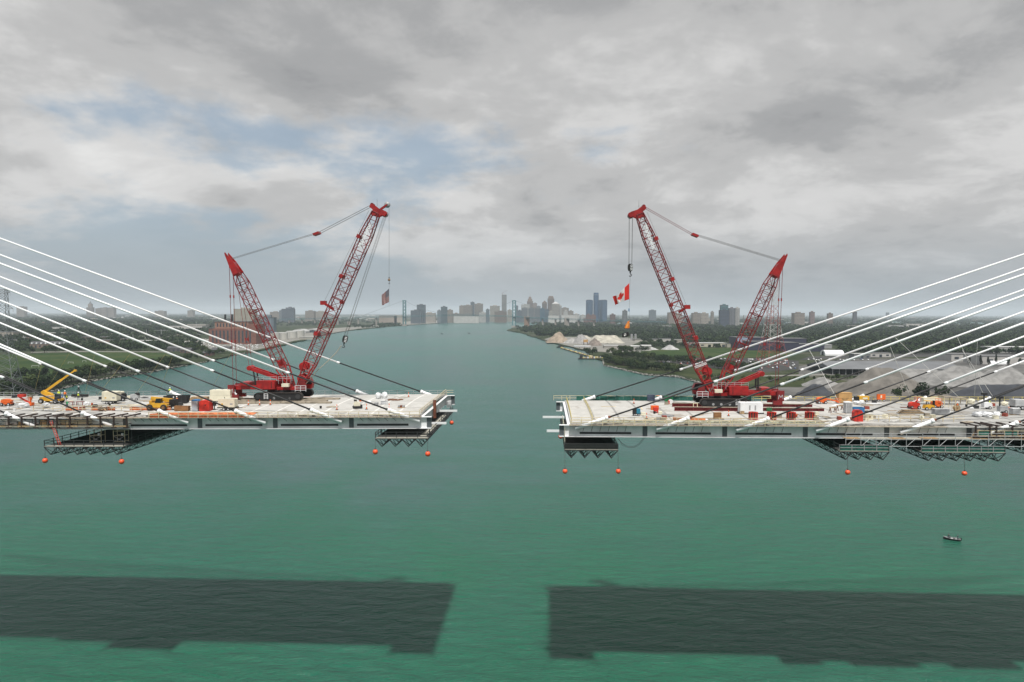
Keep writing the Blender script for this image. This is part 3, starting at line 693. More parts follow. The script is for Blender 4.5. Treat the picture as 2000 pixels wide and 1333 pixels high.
# ------------------------------------------------------------------ the two crawler cranes
def lattice(q, st, rc, rl, bay=1.9, sideonly=False):
    """st: stations (centre, depth dir, depth, width); four chords along y width, zigzag lacing on all faces"""
    Y = Vector((0, 1, 0))
    for (c0, n0, d0, w0), (c1, n1, d1, w1) in zip(st[:-1], st[1:]):
        L = (c1 - c0).length; n = max(1, round(L / bay))
        def cor(t):
            c = c0.lerp(c1, t); nn = n0.lerp(n1, t).normalized(); d = d0 + (d1 - d0) * t; w = w0 + (w1 - w0) * t
            return [c + nn * (d / 2 * i) + Y * (w / 2 * j) for (i, j) in ((-1, -1), (1, -1), (1, 1), (-1, 1))]
        a, e = cor(0), cor(1)
        for i in range(4): q.tube(a[i], e[i], rc, rc, 6, False)
        for k in range(n):
            p, r_ = cor(k / n), cor((k + 1) / n)
            for i in range(4):
                j = (i + 1) % 4
                if k % 2 == i % 2: q.tube(p[i], r_[j], rl, rl, 5, False)
                else: q.tube(p[j], r_[i], rl, rl, 5, False)
                q.tube(p[i], p[j], rl, rl, 5, False)
        for i in range(4): q.tube(e[i], e[(i + 1) % 4], rl * 1.3, rl * 1.3, 5, False)
    return q
def text_mesh(txt, size, ext, m):
    cu = bpy.data.curves.new('letters', 'FONT'); cu.body = txt; cu.size = size; cu.extrude = ext; cu.align_x = 'CENTER'; cu.align_y = 'CENTER'; cu.offset = 0.02 * size
    o = bpy.data.objects.new('letters', cu); COL.objects.link(o); dg = bpy.context.evaluated_depsgraph_get()
    me = bpy.data.meshes.new_from_object(o.evaluated_get(dg)); bpy.data.objects.remove(o); me.materials.clear(); me.materials.append(m); return me
def crane(D, cpx, cpy, label, fwd, K):
    """K: measured picture points of this crane; everything is built upright in the crane's own middle plane"""
    x0, ynear = D.hit(cpx, cpy); yc = ynear + 3.6; zc = D.crown(yc) + .42
    xc = D.inpl(cpx, 780, yc)[0]
    M = D.M @ Matrix.Translation((xc, yc, zc)) @ Matrix.Rotation(0 if fwd > 0 else math.pi, 4, 'Z')
    R = thing('crawler_crane', label, 'crane', M=M)
    def cp(px, py, dy=0.0):
        x, z = D.inpl(px, py, yc + dy); return Vector((fwd * (x - xc), fwd * dy, z - zc))
    near = -1 if fwd > 0 else 1
    # tracks
    for s in (-1, 1):
        y0 = s * 3.6; n = 12; h, L = 1.55, 10.6; prof = []
        for i in range(n + 1): t = -math.pi / 2 + math.pi * i / n; prof.append((L / 2 - h / 2 + h / 2 * math.cos(t), h / 2 + h / 2 * math.sin(t)))
        for i in range(n + 1): t = math.pi / 2 + math.pi * i / n; prof.append((-L / 2 + h / 2 + h / 2 * math.cos(t), h / 2 + h / 2 * math.sin(t)))
        fr = MB().prism([(x * .97, .08 + z * .90) for x, z in prof], y0 - .45, y0 + .45).build('crawler_frame', black, R)
        q = MB(); per = []
        for a, c in zip(prof, prof[1:] + prof[:1]):
            a2, c2 = Vector((a[0], 0, a[1])), Vector((c[0], 0, c[1])); k = max(1, round((c2 - a2).length / .42))
            for i in range(k): per.append((a2.lerp(c2, i / k), a2.lerp(c2, (i + .82) / k)))
        for a, c in per: q.bar((a.x, y0, a.z), (c.x, y0, c.z), 1.25, .12, (0, 0, 1))
        tag(q.build('track_shoes', mat('track_steel', (.035, .030, .026), .6, .5, 1.5), fr), kind='stuff')
        for xx in (-4.5, 4.5): MB().lathe([(.55, -.08), (.6, 0), (.3, .06)], (xx, y0 + s * .47, h / 2), 14, 'y').build('sprocket', dark_st, fr)
        for xx in (-2.6, -.9, .9, 2.6): MB().lathe([(.28, 0), (.28, .05)], (xx, y0 + s * .45, .42), 10, 'y').build('roller', grey_m, fr)
        if s == near:
            q = MB(); yy = y0 + s * .52
            for xx in (-3.0, -2.2): q.box(xx - .05, xx + .05, min(yy, yy + s * .1), max(yy, yy + s * .1), .25, 1.55)
            for zz in (.5, .95, 1.4): q.box(-3.0, -2.2, min(yy, yy + s * .1), max(yy, yy + s * .1), zz - .05, zz + .05)
            q.build('step_ladder', white_p, fr)
    MB().box(-2.6, 2.6, -3.1, 3.1, .75, 1.5).build('carbody', black, R); MB().lathe([(1.5, 1.5), (1.5, 1.95)], n=24).build('slew_ring', dark_st, R)
    # upper works
    up = MB().box(-5.6, 4.2, -1.5, 1.5, 1.95, 2.5).prism([(-5.6, 2.5), (-2.2, 2.5), (-2.2, 3.0), (-5.6, 2.9)], -1.2, 1.2).build('upper_frame', red, R)
    MB().prism([(-5.2, 2.3), (-1.1, 2.3), (-1.1, 4.0), (-1.4, 4.2), (-5.2, 4.2)], min(near * 1.55, near * 2.9), max(near * 1.55, near * 2.9)).build('engine_house', red, R)
    MB().prism([(-5.0, 2.3), (1.2, 2.3), (1.2, 3.7), (-5.0, 3.7)], min(-near * 1.55, -near * 2.7), max(-near * 1.55, -near * 2.7)).build('winch_house', red, R)
    q = MB()
    for i in range(6): q.box(-1.95, -1.75, min(near * 2.88, near * 2.95), max(near * 2.88, near * 2.95), 2.6 + i * .24, 2.72 + i * .24)
    q.build('louvre', black, R)
    MB().box(.3, 1.9, min(near * 1.7, near * 2.6), max(near * 1.7, near * 2.6), 2.75, 3.45).build('control_box', cream, R)
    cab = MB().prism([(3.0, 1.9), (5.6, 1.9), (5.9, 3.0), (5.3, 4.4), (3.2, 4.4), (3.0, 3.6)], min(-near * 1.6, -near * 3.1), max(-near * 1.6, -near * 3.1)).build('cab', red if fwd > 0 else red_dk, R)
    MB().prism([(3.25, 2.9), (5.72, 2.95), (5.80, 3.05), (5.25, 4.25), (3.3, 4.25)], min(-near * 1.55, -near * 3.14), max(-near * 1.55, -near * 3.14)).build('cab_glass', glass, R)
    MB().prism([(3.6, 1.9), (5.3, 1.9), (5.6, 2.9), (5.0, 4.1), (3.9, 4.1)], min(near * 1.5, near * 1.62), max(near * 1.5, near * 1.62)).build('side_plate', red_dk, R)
    # house rails
    for (xa, xb) in ((-5.4, -1.0), (-.6, 2.2)):
        q = MB()
        for zz in (4.55, 4.95): q.box(xa, xb, near * 1.9 - .03, near * 1.9 + .03, zz - .03, zz + .03)
        for i in range(4): xx = xa + (xb - xa) * i / 3; q.box(xx - .03, xx + .03, near * 1.9 - .03, near * 1.9 + .03, 4.0 if xa < -3 else 3.4, 4.97)
        q.build('guard_rail', galv, R)
    q = MB()
    for zz in (2.0, 2.5, 3.0): q.box(3.4, 5.8, near * 2.7 - .04, near * 2.7 + .04, zz - .04, zz + .04)
    for xx in (3.4, 4.6, 5.8): q.box(xx - .04, xx + .04, near * 2.7 - .04, near * 2.7 + .04, 1.7, 3.0)
    q.build('front_rail', white_p, R)
    # rear boom with the counterweight frame
    cw = cp(*K['cw']); L = cw.x
    for s in (-1, 1): MB().box(L, -5.2, s * 1.2 - .25, s * 1.2 + .25, 2.1, 3.0).build('rear_beam', red, R)
    MB().box(L + 2.2, L + 4.3, -1.9, 1.9, 3.0, 3.75).build('rear_box', red, R)
    for s in (-1, 1):
        f = MB().box(L - .6, L + .9, s * 2.0 - .12, s * 2.0 + .12, .9, 3.2).box(L - .2, L + 1.8, s * 2.0 - .3, s * 2.0 + .3, .15, .95).build('counterweight_frame', red_dk, R)
        if s == near:      # the white W/M mark on the frame
            y0, y1 = sorted((s * 2.13, s * 2.18)); q = MB()
            for sgn in (1,):
                pts = [(L - .35, 1.35), (L - .2, 2.3), (L + .15, 1.7), (L + .5, 2.3), (L + .65, 1.35)]
                for a, c in zip(pts[:-1], pts[1:]): q.bar((a[0], (y0 + y1) / 2, a[1]), (c[0], (y0 + y1) / 2, c[1]), .05, .11, (0, 0, 1) if abs(a[0] - c[0]) > .2 else (1, 0, 0))
            q.build('maker_mark', galv, f)
    MB().box(L - .7, L + 1.0, -1.9, 1.9, 2.5, 2.95).build('counterweight_crosshead', red_dk, R)
    # boom
    foot, head = cp(*K['boom0']), cp(*K['boom1']); ax = (head - foot).normalized(); nr = Vector((ax.z, 0, -ax.x)); BL = (head - foot).length
    at = lambda s: foot + ax * s
    butt = [(at(0), nr, .55, 2.2), (at(6.5), nr, 2.45, 2.3)]; secs = []
    s = 6.5; topL = 6.0; nsec = 4; sl = (BL - topL - s) / nsec
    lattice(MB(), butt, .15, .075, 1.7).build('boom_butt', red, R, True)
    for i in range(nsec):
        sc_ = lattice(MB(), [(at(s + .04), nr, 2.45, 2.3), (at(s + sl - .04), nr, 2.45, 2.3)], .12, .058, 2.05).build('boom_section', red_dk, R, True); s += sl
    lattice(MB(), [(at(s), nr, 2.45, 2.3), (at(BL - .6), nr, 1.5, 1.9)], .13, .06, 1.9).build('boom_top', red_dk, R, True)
    hd = [(-1.5, -.75), (-1.3, .75), (-.6, 1.5), (-.5, 2.3), (.35, 2.35), (.55, 1.6), (.45, .2), (.75, -.9), (.6, -1.75), (-.1, -1.7), (-.3, -.8)]
    for s_ in (-1, 1): MB().prism([((at(BL + i_) + nr * j_).x, (at(BL + i_) + nr * j_).z) for i_, j_ in hd], s_ * .85 - .06, s_ * .85 + .06).build('head_plate', red, R)
    hp = at(BL - .1) + nr * 1.9
    for i in range(5): MB().lathe([(.62, -.05), (.66, 0), (.62, .05)], (hp.x, -.6 + i * .3, hp.z), 18, 'y').build('head_sheave', red if i in (0, 4) else grey_m, R)
    q = at(BL + .6) - nr * 1.4; MB().lathe([(.4, -.8), (.4, .8)], (q.x, 0, q.z), 14, 'y').build('pendant_pin', red_dk, R)
    an = at(BL + .8) - nr * .4; MB().tube(an, an + Vector((0, 0, 1.6)), .035, .02, 5).build('aerial', wire, R)
    # winch drums in the butt
    for k, (sa, off) in enumerate(((2.6, -.2), (5.2, -.9))):
        q = at(sa) + nr * off; MB().lathe([(.95, -1.05), (.95, -.95), (.6, -.94), (.6, .94), (.95, .95), (.95, 1.05)], (q.x, 0, q.z), 18, 'y').build('winch_drum', red, R)
    bq = cp(*K['midblock']); MB().cbox(bq, (1.2, 1.2, .9)).bar(bq, foot + ax * ((bq - foot).dot(ax) - .4), .5, .5).build('boom_stop_block', red, R)
    bq2 = at(BL * .5) + nr * 1.0; MB().lathe([(.45, -.5), (.45, .5)], (bq2.x, 0, bq2.z), 12, 'y').build('rope_roller', red, R)
    for f_ in (.30, .62, .84):
        q = at(BL * f_); MB().cbox(q - nr * 1.25, (.8, 2.5, .8), Matrix.Rotation(math.atan2(ax.x, ax.z), 3, 'Y')).build('section_joint', red, R)
    tm = text_mesh('Manitowoc', 1.25, .03, white_p)
    c = at(BL - 6.2) ; yy = near * 1.2
    tdir = ax if fwd > 0 else ax          # reading direction handled below
    for s_, mm in ((near, tm),):
        o = put('maker_lettering', mm, R); 
        X = ax if fwd > 0 else -ax; Zn = Vector((0, s_, 0))
        Yd = Zn.cross(X).normalized()
        o.matrix_local = Matrix.Translation(c + Vector((0, s_ * 1.2, 0))) @ Matrix((X, Yd, Zn)).transposed().to_4x4()
    # name board across the butt
    if 'board' in K:
        c = cp(*K['board']); X = (cp(*K['board_r']) - cp(*K['board_l'])).normalized(); Zn = Vector((0, near, 0)); Yd = Zn.cross(X).normalized()
        Mb = Matrix.Translation(c + Vector((0, near * 1.28, 0))) @ Matrix((X, Yd, Zn)).transposed().to_4x4()
        bo = MB().box(-1.35, 1.35, -.24, .24, -.02, .02).build('name_board', white_p, R); bo.matrix_local = Mb
        o = put('board_lettering', text_mesh('MANITOWOC', .42, .01, red_dk), bo, (0, 0, .03))
    # mast
    mf, mt = cp(*K['mast0']), cp(*K['mast1']); mx = (mt - mf).normalized(); mn = Vector((mx.z, 0, -mx.x)); ML = (mt - mf).length
    mat_ = lambda s: mf + mx * s
    lattice(MB(), [(mat_(0), mn, .5, 2.6), (mat_(5), mn, 2.2, 2.6)], .15, .07, 1.7).build('mast_butt', red, R, True)
    k = 3; sl = (ML - 5 - 6.5) / k
    for i in range(k): lattice(MB(), [(mat_(5 + sl * i + .04), mn, 2.2, 2.6), (mat_(5 + sl * (i + 1) - .04), mn, 2.2, 2.6)], .11, .055, 1.9).build('mast_section', red_dk, R, True)
    lattice(MB(), [(mat_(ML - 6.5), mn, 2.2, 2.6), (mat_(ML - 4.2), mn, 1.5, 2.2)], .11, .055, 1.7).build('mast_top_section', red_dk, R, True)
    for s_ in (-1, 1):
        pts = [mat_(ML - 4.6) - mn * .9, mat_(ML - 4.2) + mn * 1.0, mat_(ML - 1.2) + mn * .45, mat_(ML + 1.2) - mn * .25, mat_(ML + .9) - mn * .5, mat_(ML - 2.0) - mn * .75]
        MB().prism([(p.x, p.z) for p in pts], s_ * .9 - .07, s_ * .9 + .07).build('mast_head_plate', red, R)
    q = mat_(ML - 3.0); MB().cbox(q, (1.0, 1.7, 3.0), Matrix.Rotation(math.atan2(mx.x, mx.z), 3, 'Y')).build('mast_head_box', red, R)
    q = mat_(6) + mn * .2; MB().cbox(q, (1.2, 1.6, 1.4), Matrix.Rotation(math.atan2(mx.x, mx.z), 3, 'Y')).build('mast_winch', red, R)
    # gantry beam with struts
    g0, g1 = cp(*K['gan0']), cp(*K['gan1'])
    for s_ in (-1, 1):
        o = Vector((0, s_ * .9, 0)); MB().bar(g0 + o, g1 + o, .32, .75).build('gantry_leg', red, R)
        MB().tube(g1 + o + (g0 - g1) * .1, cp(*K['strut']) + Vector((0, s_ * .9, 0)), .16, .2, 8).build('gantry_strut', black, R)
    MB().lathe([(.5, -1.2), (.55, -1.1), (.55, 1.1), (.5, 1.2)], g1, 16, 'y').build('gantry_head', red, R)
    # pendants and ropes
    mh = mat_(ML - .6); bh = at(BL + .6) - nr * 1.4; eq = cp(*K['eq'])
    MB().cbox(eq, (1.4, 1.8, .5), Matrix.Rotation(-math.atan2((bh - mh).z, (bh - mh).x), 3, 'Y')).build('equaliser', red, R)
    for i, yy in enumerate((-.8, -.3, .3, .8)): MB().tube(mh + Vector((0, yy, .12 * (i % 2))), eq + Vector((-.3, yy, .12 * (i % 2))), .035, .035, 5).build('boom_hoist_rope', wire, R)
    for yy in (-.85, .85): MB().tube(eq + Vector((.3, yy, .05)), bh + Vector((0, yy, 0)), .05, .05, 6).build('pendant', red_dk if fwd < 0 else wire, R)
    for yy in (-.9, .9):
        b1 = cp(*K['back']) + Vector((0, yy, 0)); a1 = mat_(ML - 2.0) - mn * .7 + Vector((0, yy, 0))
        mid1 = a1.lerp(b1, .25)
        MB().tube(a1, mid1, .055, .055, 6).build('back_pendant', red_dk, R); MB().tube(mid1, b1, .055, .055, 6).build('back_pendant', red_dk, R)
        MB().cbox(mid1, (.22, .25, .6)).build('pendant_link', red, R); MB().cbox(a1.lerp(b1, .62), (.22, .25, .6)).build('pendant_link', red, R)
        a2 = mat_(ML - 4.0) + Vector((0, yy, 0)); MB().tube(a2, g1 + Vector((0, yy, .3)), .045, .045, 6).build('gantry_pendant', red_dk, R)
        MB().cbox(a2.lerp(g1, .7) + Vector((0, yy * .3, 0)), (.2, .22, .7)).build('pendant_link', red, R)
    rb = at(BL - .8) - nr * 1.7; MB().tube(rb, bq, .025, .025, 5).build('hoist_line', wire, R)
    return R, cp, at, nr, BL, hp, yc, M
KA = dict(cw=(458, 770), boom0=(584, 760), boom1=(737, 411), midblock=(632, 592), mast0=(571, 757), mast1=(449, 502), gan0=(566, 745), gan1=(490, 719), strut=(503, 753), eq=(619, 457), back=(459, 756))
craneA, cpA, atA, nrA, BLA, hpA, ycA, MA = crane(A, 556, 785, 'red lattice crawler crane whose hook line carries the striped flag', 1, KA)
KC = dict(cw=(1520, 783), boom0=(1390, 771), boom1=(1247, 414), midblock=(1342, 600), mast0=(1404, 768), mast1=(1528, 505), gan0=(1414, 760), gan1=(1486, 730), strut=(1478, 758), eq=(1357, 460), back=(1516, 770), board=(1366, 713), board_l=(1357, 716), board_r=(1376, 709))
craneC, cpC, atC, nrC, BLC, hpC, ycC, MC = crane(C, 1408, 797, 'red lattice crawler crane whose hook block carries the maple leaf flag', -1, KC)
def wA(p): return MA @ p
def wC(p): return MC @ p
# auxiliary jib with grey sheave, its line and ball
q = cpA(756.5, 400.5); j0 = atA(BLA + .5) + nrA * .6
for s in (-.35, .35): MB().bar(j0 + Vector((0, s, 0)), q + Vector((0, s, 0)), .14, .35).build('jib_arm', red, craneA)
MB().lathe([(.62, -.22), (.66, -.1), (.66, .1), (.62, .22)], q, 22, 'y').build('jib_sheave', grey_m, craneA, True)
MB().lathe([(.14, -.25), (.14, .25)], q, 10, 'y').build('sheave_pin', black, craneA)
l0, l1 = cpA(760, 404), cpA(760, 544)
MB().tube(l0, l1, .028, .028, 5).build('auxiliary_line', wire, craneA)
R = thing('hook_ball', 'small dark hook ball hanging above the striped flag', 'hook', wA(cpA(760, 547)))
MB().sphere((0, 0, 0), .3, 12, 8).build('ball', mat('ball_brass', (.25, .16, .09), .4, .3, 2), R, True); MB().lathe([(.1, .25), (.1, .6)], n=8).build('swivel', dark_st, R)
MB().path([(0, 0, -.28), (.02, 0, -.6), (.14, 0, -.72), (.12, 0, -.85), (-.06, 0, -.88), (-.14, 0, -.76)], .05, 6).build('hook', dark_st, R)
# main hoist lines to the pulled-back block and its sling
hb = cpA(674, 663)
for i, dy in enumerate((-.5, -.2, .25, .5)): MB().tube(hpA + Vector((.2 if i % 2 else -.2, dy, -.5)), hb + Vector((.25 if i % 2 else -.25, dy * .5, .5)), .028, .028, 5).build('main_hoist_line', wire, craneA)
def hook_block(name, label, p, tilt=0.0):
    R = thing(name, label, 'hook', p); R.rotation_euler = (0, tilt, 0)
    MB().prism([(-.38, -.75), (.38, -.75), (.52, -.2), (.5, .55), (.3, .8), (-.3, .8), (-.5, .55), (-.52, -.2)], -.42, .42).build('block_body', black, R)
    for i in range(4):
        z = .5 - i * .34
        for s in (-1, 1): MB().prism([(-.05, z), (.2, z + .12), (.47, z), (.47, z - .14), (.2, z - .02), (-.05, z - .14)], s * .43 - .012, s * .43 + .012).build('chevron', white_p, R)
    MB().lathe([(.16, -1.15), (.2, -.75)], n=10).build('swivel', dark_st, R)
    MB().path([(0, 0, -1.1), (0, 0, -1.35), (.26, 0, -1.55), (.26, 0, -1.8), (0, 0, -1.95), (-.24, 0, -1.8)], .09, 8).build('hook', dark_st, R)
    return R
hook_block('hook_block', 'black hook block with white chevrons pulled back by a sling', wA(hb), rad(14))
pts = [wA(cpA(x, y)) for x, y in [(667, 675), (656, 690), (640, 706), (622, 722), (604, 743), (583, 766)]]
tag(MB().path([p - pts[-1] for p in pts], .085, 7).build('sling', mat('sling_web', (.36, .33, .26), .8, .2, 2), None, loc=pts[-1]), 'long grey sling tying the pulled-back hook block to the crane base', 'sling')
# the other crane's block
hbC = cpC(1231, 523)
for i, dy in enumerate((-.5, -.2, .2, .5)): MB().tube(hpC + Vector((.3 if i % 2 else -.45, dy, -.5)), hbC + Vector((.3 if i % 2 else -.35, dy * .6, .6)), .03, .03, 5).build('main_hoist_line', wire, craneC)
hook_block('hook_block', 'black hook block with white chevrons above the maple leaf flag', wC(hbC))
# ------------------------------------------------------------------ flags
fl_w = mat('flag_white', (.74, .72, .70), .8, .08, 3); fl_r = mat('flag_red_backlit', (.20, .008, .012), .8, .12, 3); fl_rc = mat('flag_bright_red', (.72, .03, .02), .8, .12, 3); fl_b = mat('flag_navy', (.012, .018, .06), .8, .15, 3)
fl_o = mat('flag_orange', (.85, .25, .03), .8, .15, 3); fl_k = mat('flag_black', (.012, .012, .013), .8, .15, 3)
def flag(name, label, cpf, MW, top, bot, fly, nu, nv, colour, mats, dep=2.2, waves=2.3, amp=.16):
    """cloth between a top-edge and a bottom-edge polyline (picture points), swinging dep metres away from the viewer along the fly"""
    P0 = MW @ cpf(*bot[0])
    def ev(poly, t):
        k = t * (len(poly) - 1); i = min(int(k), len(poly) - 2); f = k - i
        return Vector(poly[i]).lerp(Vector(poly[i + 1]), f)
    vs, fs, mi = [], [], []
    for i in range(nu + 1):
        for j in range(nv + 1):
            a, c = i / nu, j / nv; p = ev(top, a).lerp(ev(bot, a), c)
            w3 = MW @ cpf(p.x, p.y)
            off = dep * a + amp * a * math.sin(a * waves * 2 * math.pi + c * 1.7) + .1 * a * math.sin(c * 5 + a * 9)
            dn = (w3 - CAM).normalized(); dn.z = 0
            w3 = w3 + Vector((0, 1, 0)) * off + Vector((0, 0, .10 * math.sin(a * waves * 6.28 + .8) * a))
            vs.append(tuple(w3 - P0))
    for i in range(nu):
        for j in range(nv):
            o = i * (nv + 1) + j; fs.append((o, o + nv + 1, o + nv + 2, o + 1)); mi.append(colour((i + .5) / nu, (j + .5) / nv))
    me = bpy.data.meshes.new(name); me.from_pydata(vs, [], fs)
    for x in mats: me.materials.append(x)
    me.polygons.foreach_set('material_index', mi); me.polygons.foreach_set('use_smooth', [True] * len(fs)); me.update()
    R = thing(name, label, 'flag', P0); o = put('cloth', me, R); sm = o.modifiers.new('thick', 'SOLIDIFY'); sm.thickness = .02
    return R
def us(a, c):
    if a < .40 and c < 7 / 13:
        ii, jj = a / .40 * 11, c / (7 / 13) * 9
        return 0 if (int(ii) + int(jj)) % 2 == 0 and abs(ii % 1 - .5) < .28 and abs(jj % 1 - .5) < .28 and .5 < ii < 10.6 and .4 < jj < 8.6 else 2
    return 1 if int(c * 13) % 2 == 0 else 0
flag('flag', 'striped flag with starred navy corner hanging from the hook ball line', cpA, MA, [(759.5, 564.5), (751, 571), (742.5, 577)], [(759.5, 590), (751, 593.5), (743.5, 597.5)], 1, 55, 52, us, [mat('flag_white_backlit', (.42, .38, .37), .8, .1, 3), fl_r, fl_b], 1.6)  # white and red darkened: the cloth's backlit shade is put into its colours
leaf = [(0, .44), (.07, .30), (.17, .35), (.14, .10), (.26, .22), (.29, .15), (.42, .18), (.37, .06), (.42, .01), (.18, -.19), (.20, -.26), (.02, -.24), (.025, -.45)]
leaf = leaf + [(-x, y) for x, y in leaf[::-1]]
def inpoly(x, y, P):
    c = False
    for (x0, y0), (x1, y1) in zip(P, P[1:] + P[:1]):
        if (y0 > y) != (y1 > y) and x < (x1 - x0) * (y - y0) / (y1 - y0) + x0: c = not c
    return c
flag('flag', 'red and white maple leaf flag hanging below the hook block', cpC, MC, [(1229, 553.5), (1218, 565), (1208.5, 575.5), (1200.5, 580)], [(1228.7, 585), (1218, 588.5), (1211, 592), (1206, 597)], -1, 72, 36,
     lambda a, c: 1 if a < .25 or a > .75 else (1 if inpoly((a - .5) * 2.0 / 1.05, .5 - c, leaf) else 0), [fl_w, fl_rc], 3.0)
flag('flag', 'small orange flag below the maple leaf flag on the same line', cpC, MC, [(1229.5, 626), (1226, 629), (1224, 634)], [(1229.5, 641.5), (1224, 642), (1220.5, 641.5)], -1, 14, 14, lambda a, c: 1 if .25 < a < .5 and .3 < c < .7 else 0, [fl_o, mat('flag_gold', (.9, .45, .12), .8, .1, 3)], .6)
flag('flag', 'small black flag with white round emblem at the bottom of the flag line', cpC, MC, [(1227.5, 648), (1221, 650.5), (1215.5, 652)], [(1227.5, 657.5), (1221, 659), (1216, 660)], -1, 24, 20, lambda a, c: 1 if ((a - .5) / .17) ** 2 + ((c - .46) / .33) ** 2 < 1 and not (((a - .52) / .07) ** 2 + ((c - .42) / .14) ** 2 < 1) else 0, [fl_k, fl_w], .5)
p0 = wA(cpA(760, 597)); tag(MB().tube((0, 0, 0), wA(cpA(760, 552)) - p0, .02, .02, 5).build('flag_rope', wire, None, loc=p0), 'thin rope under the hook ball carrying the striped flag', 'rope')
p0 = wC(cpC(1227.5, 664)); tag(MB().tube((0, 0, 0), wC(cpC(1231, 534)) - p0, .022, .022, 5).build('flag_rope', wire, None, loc=p0), 'thin rope under the hook block carrying three flags', 'rope')
p0 = wC(cpC(1228.5, 609)); tag(MB().lathe([(.05, 0), (.13, .15), (.11, .6), (.04, .75)], n=8).build('rope_sleeve', blue_p, None, loc=p0), 'dark blue sleeve knotted on the flag rope below the maple leaf flag', 'sleeve')
# ------------------------------------------------------------------ things standing on the decks
def on(D, px, py, name, label, cat, rot=0.0, group=None):
    p, rz = D.top(px, py, rot); return thing(name, label, cat, p, rz, group)
def wheel(R, x, y, r, w=.3, z=None, m=None):
    z = r if z is None else z
    t = MB().lathe([(r * .7, -w / 2), (r * .96, -w / 2), (r, -w / 3), (r, w / 3), (r * .96, w / 2), (r * .7, w / 2)], (x, y, z), 16, 'y').build('wheel', black, R, True)
    MB().lathe([(r * .55, -w / 2 - .02), (r * .55, w / 2 + .02)], (x, y, z), 12, 'y').build('rim', m or galv, t)
def cased(R, L, W, H, z, m, name='body', door=2):
    c = .12
    MB().prism([(0, z), (L, z), (L, z + H - c), (L - c, z + H), (c, z + H), (0, z + H - c)], 0, W).build(name, m, R)
    for i in range(door): MB().box(L * (i + .12) / door, L * (i + .88) / door, -.015, -.002, z + .15, z + H - .3).build('door', m, R)
def generator(D, px, py, label, L=3.4, W=1.6, H=1.5, m=cream, rot=0.0, trailer=True, group=None):
    R = on(D, px, py, 'generator', label, 'generator', rot, group); z = .75 if trailer else .25
    cased(R, L, W, H, z, m, 'housing', 3)
    MB().box(-.2, L + .25, .05, W - .05, z - .22, z).build('chassis', black, R)
    if trailer:
        for x in (L * .35, L * .62):
            for y in (0, W): wheel(R, x, y, .34, .22)
        MB().bar((L + .2, W / 2, z - .15), (L + 1.3, W / 2, z - .2), .12).build('tow_bar', black, R)
    if trailer: MB().box(L * .72, L * .88, -.03, -.016, z + .5, z + .8).build('louvre', grey_m, R); MB().box(L * .2, L * .3, -.03, -.016, z + .5, z + .75).build('sticker', yellow, R)
    MB().tube((L * .3, W / 2, z + H), (L * .3, W / 2, z + H + .3), .06, .06, 8).build('exhaust', dark_st, R)
    return R
def bag(D, px, py, label, w=1.6, h=.9, m=tarp_w, seed=0, group=None, cat='bag'):
    R = on(D, px, py, 'bulk_bag', label, cat, seed * .7, group); r = np.random.default_rng(seed + 3)
    q = MB().sphere((0, 0, h * .45), 1.0, 12, 8)
    for i, (x, y, z) in enumerate(q.v):
        f = .86 + .28 * r.random(); zz = max(0, h * .5 + (z - h * .45) * h * .55 * f); s = w / 2 * f
        q.v[i] = (math.copysign(abs(x) ** .6, x) * s, math.copysign(abs(y) ** .6, y) * s * .8, zz)
    q.build('sack', m, R); MB().path([(-w * .2, 0, h * .85), (0, 0, h * 1.15), (w * .2, 0, h * .85)], .03, 5).build('strap', galv, R)
    return R
def crate(D, px, py, label, L, W, H, m, rot=0.0, name='crate', cat='crate', lid=None, frame=None, z0=.12):
    R = on(D, px, py, name, label, cat, rot)
    MB().box(0, L, 0, W, z0, H).build('body', m, R)
    for x in (.1, L - .25): MB().box(x, x + .15, .02, W - .02, 0, z0).build('skid', wood, R)
    MB().box(-.03, L + .03, -.03, W + .03, H, H + .06).build('lid', lid or m, R)
    f = frame or m
    for x in (.02, L - .1): MB().box(x, x + .08, -.035, -.002, z0, H).build('batten', f, R)
    MB().box(.1, L - .1, -.03, -.002, H * .5, H * .5 + .08).build('batten', f, R)
    return R
def boomlift(D, px, py, label, m, rot=0.0, arm=((-1.2, 1.4), (-4.5, 1.9)), sc_=.72, arm_m=None):
    R = on(D, px, py, 'boom_lift', label, 'boom lift', rot); R.scale = (sc_, sc_, sc_)
    MB().prism([(-1.3, .5), (1.3, .5), (1.5, .8), (1.2, 1.0), (-1.3, 1.0)], -.85, .85).build('chassis', m, R)
    for x in (-1.0, 1.0):
        for y in (-.95, .95): wheel(R, x, y, .48, .35)
    MB().prism([(-1.5, 1.05), (1.2, 1.05), (1.5, 1.4), (1.1, 1.95), (-.6, 2.05), (-1.4, 1.7)], -.75, .75).build('turret', m, R)
    a, c = arm; am = arm_m or m
    MB().bar((a[0], 0, a[1]), (c[0], 0, c[1]), .3, .36).build('arm', am, R)
    e = Vector((c[0], 0, c[1])); q = MB()
    for x in (-.5, .5):
        for y in (-.9, .9): q.tube(e + Vector((x, y, -.3)), e + Vector((x, y, .8)), .04, .04, 5)
    for z in (-.3, .25, .8):
        for s in (-.9, .9): q.tube(e + Vector((-.5, s, z)), e + Vector((.5, s, z)), .04, .04, 5)
        for s in (-.5, .5): q.tube(e + Vector((s, -.9, z)), e + Vector((s, .9, z)), .04, .04, 5)
    q.box(e.x - .5, e.x + .5, -.9, .9, e.z - .34, e.z - .28).build('basket', m, R)
    return R
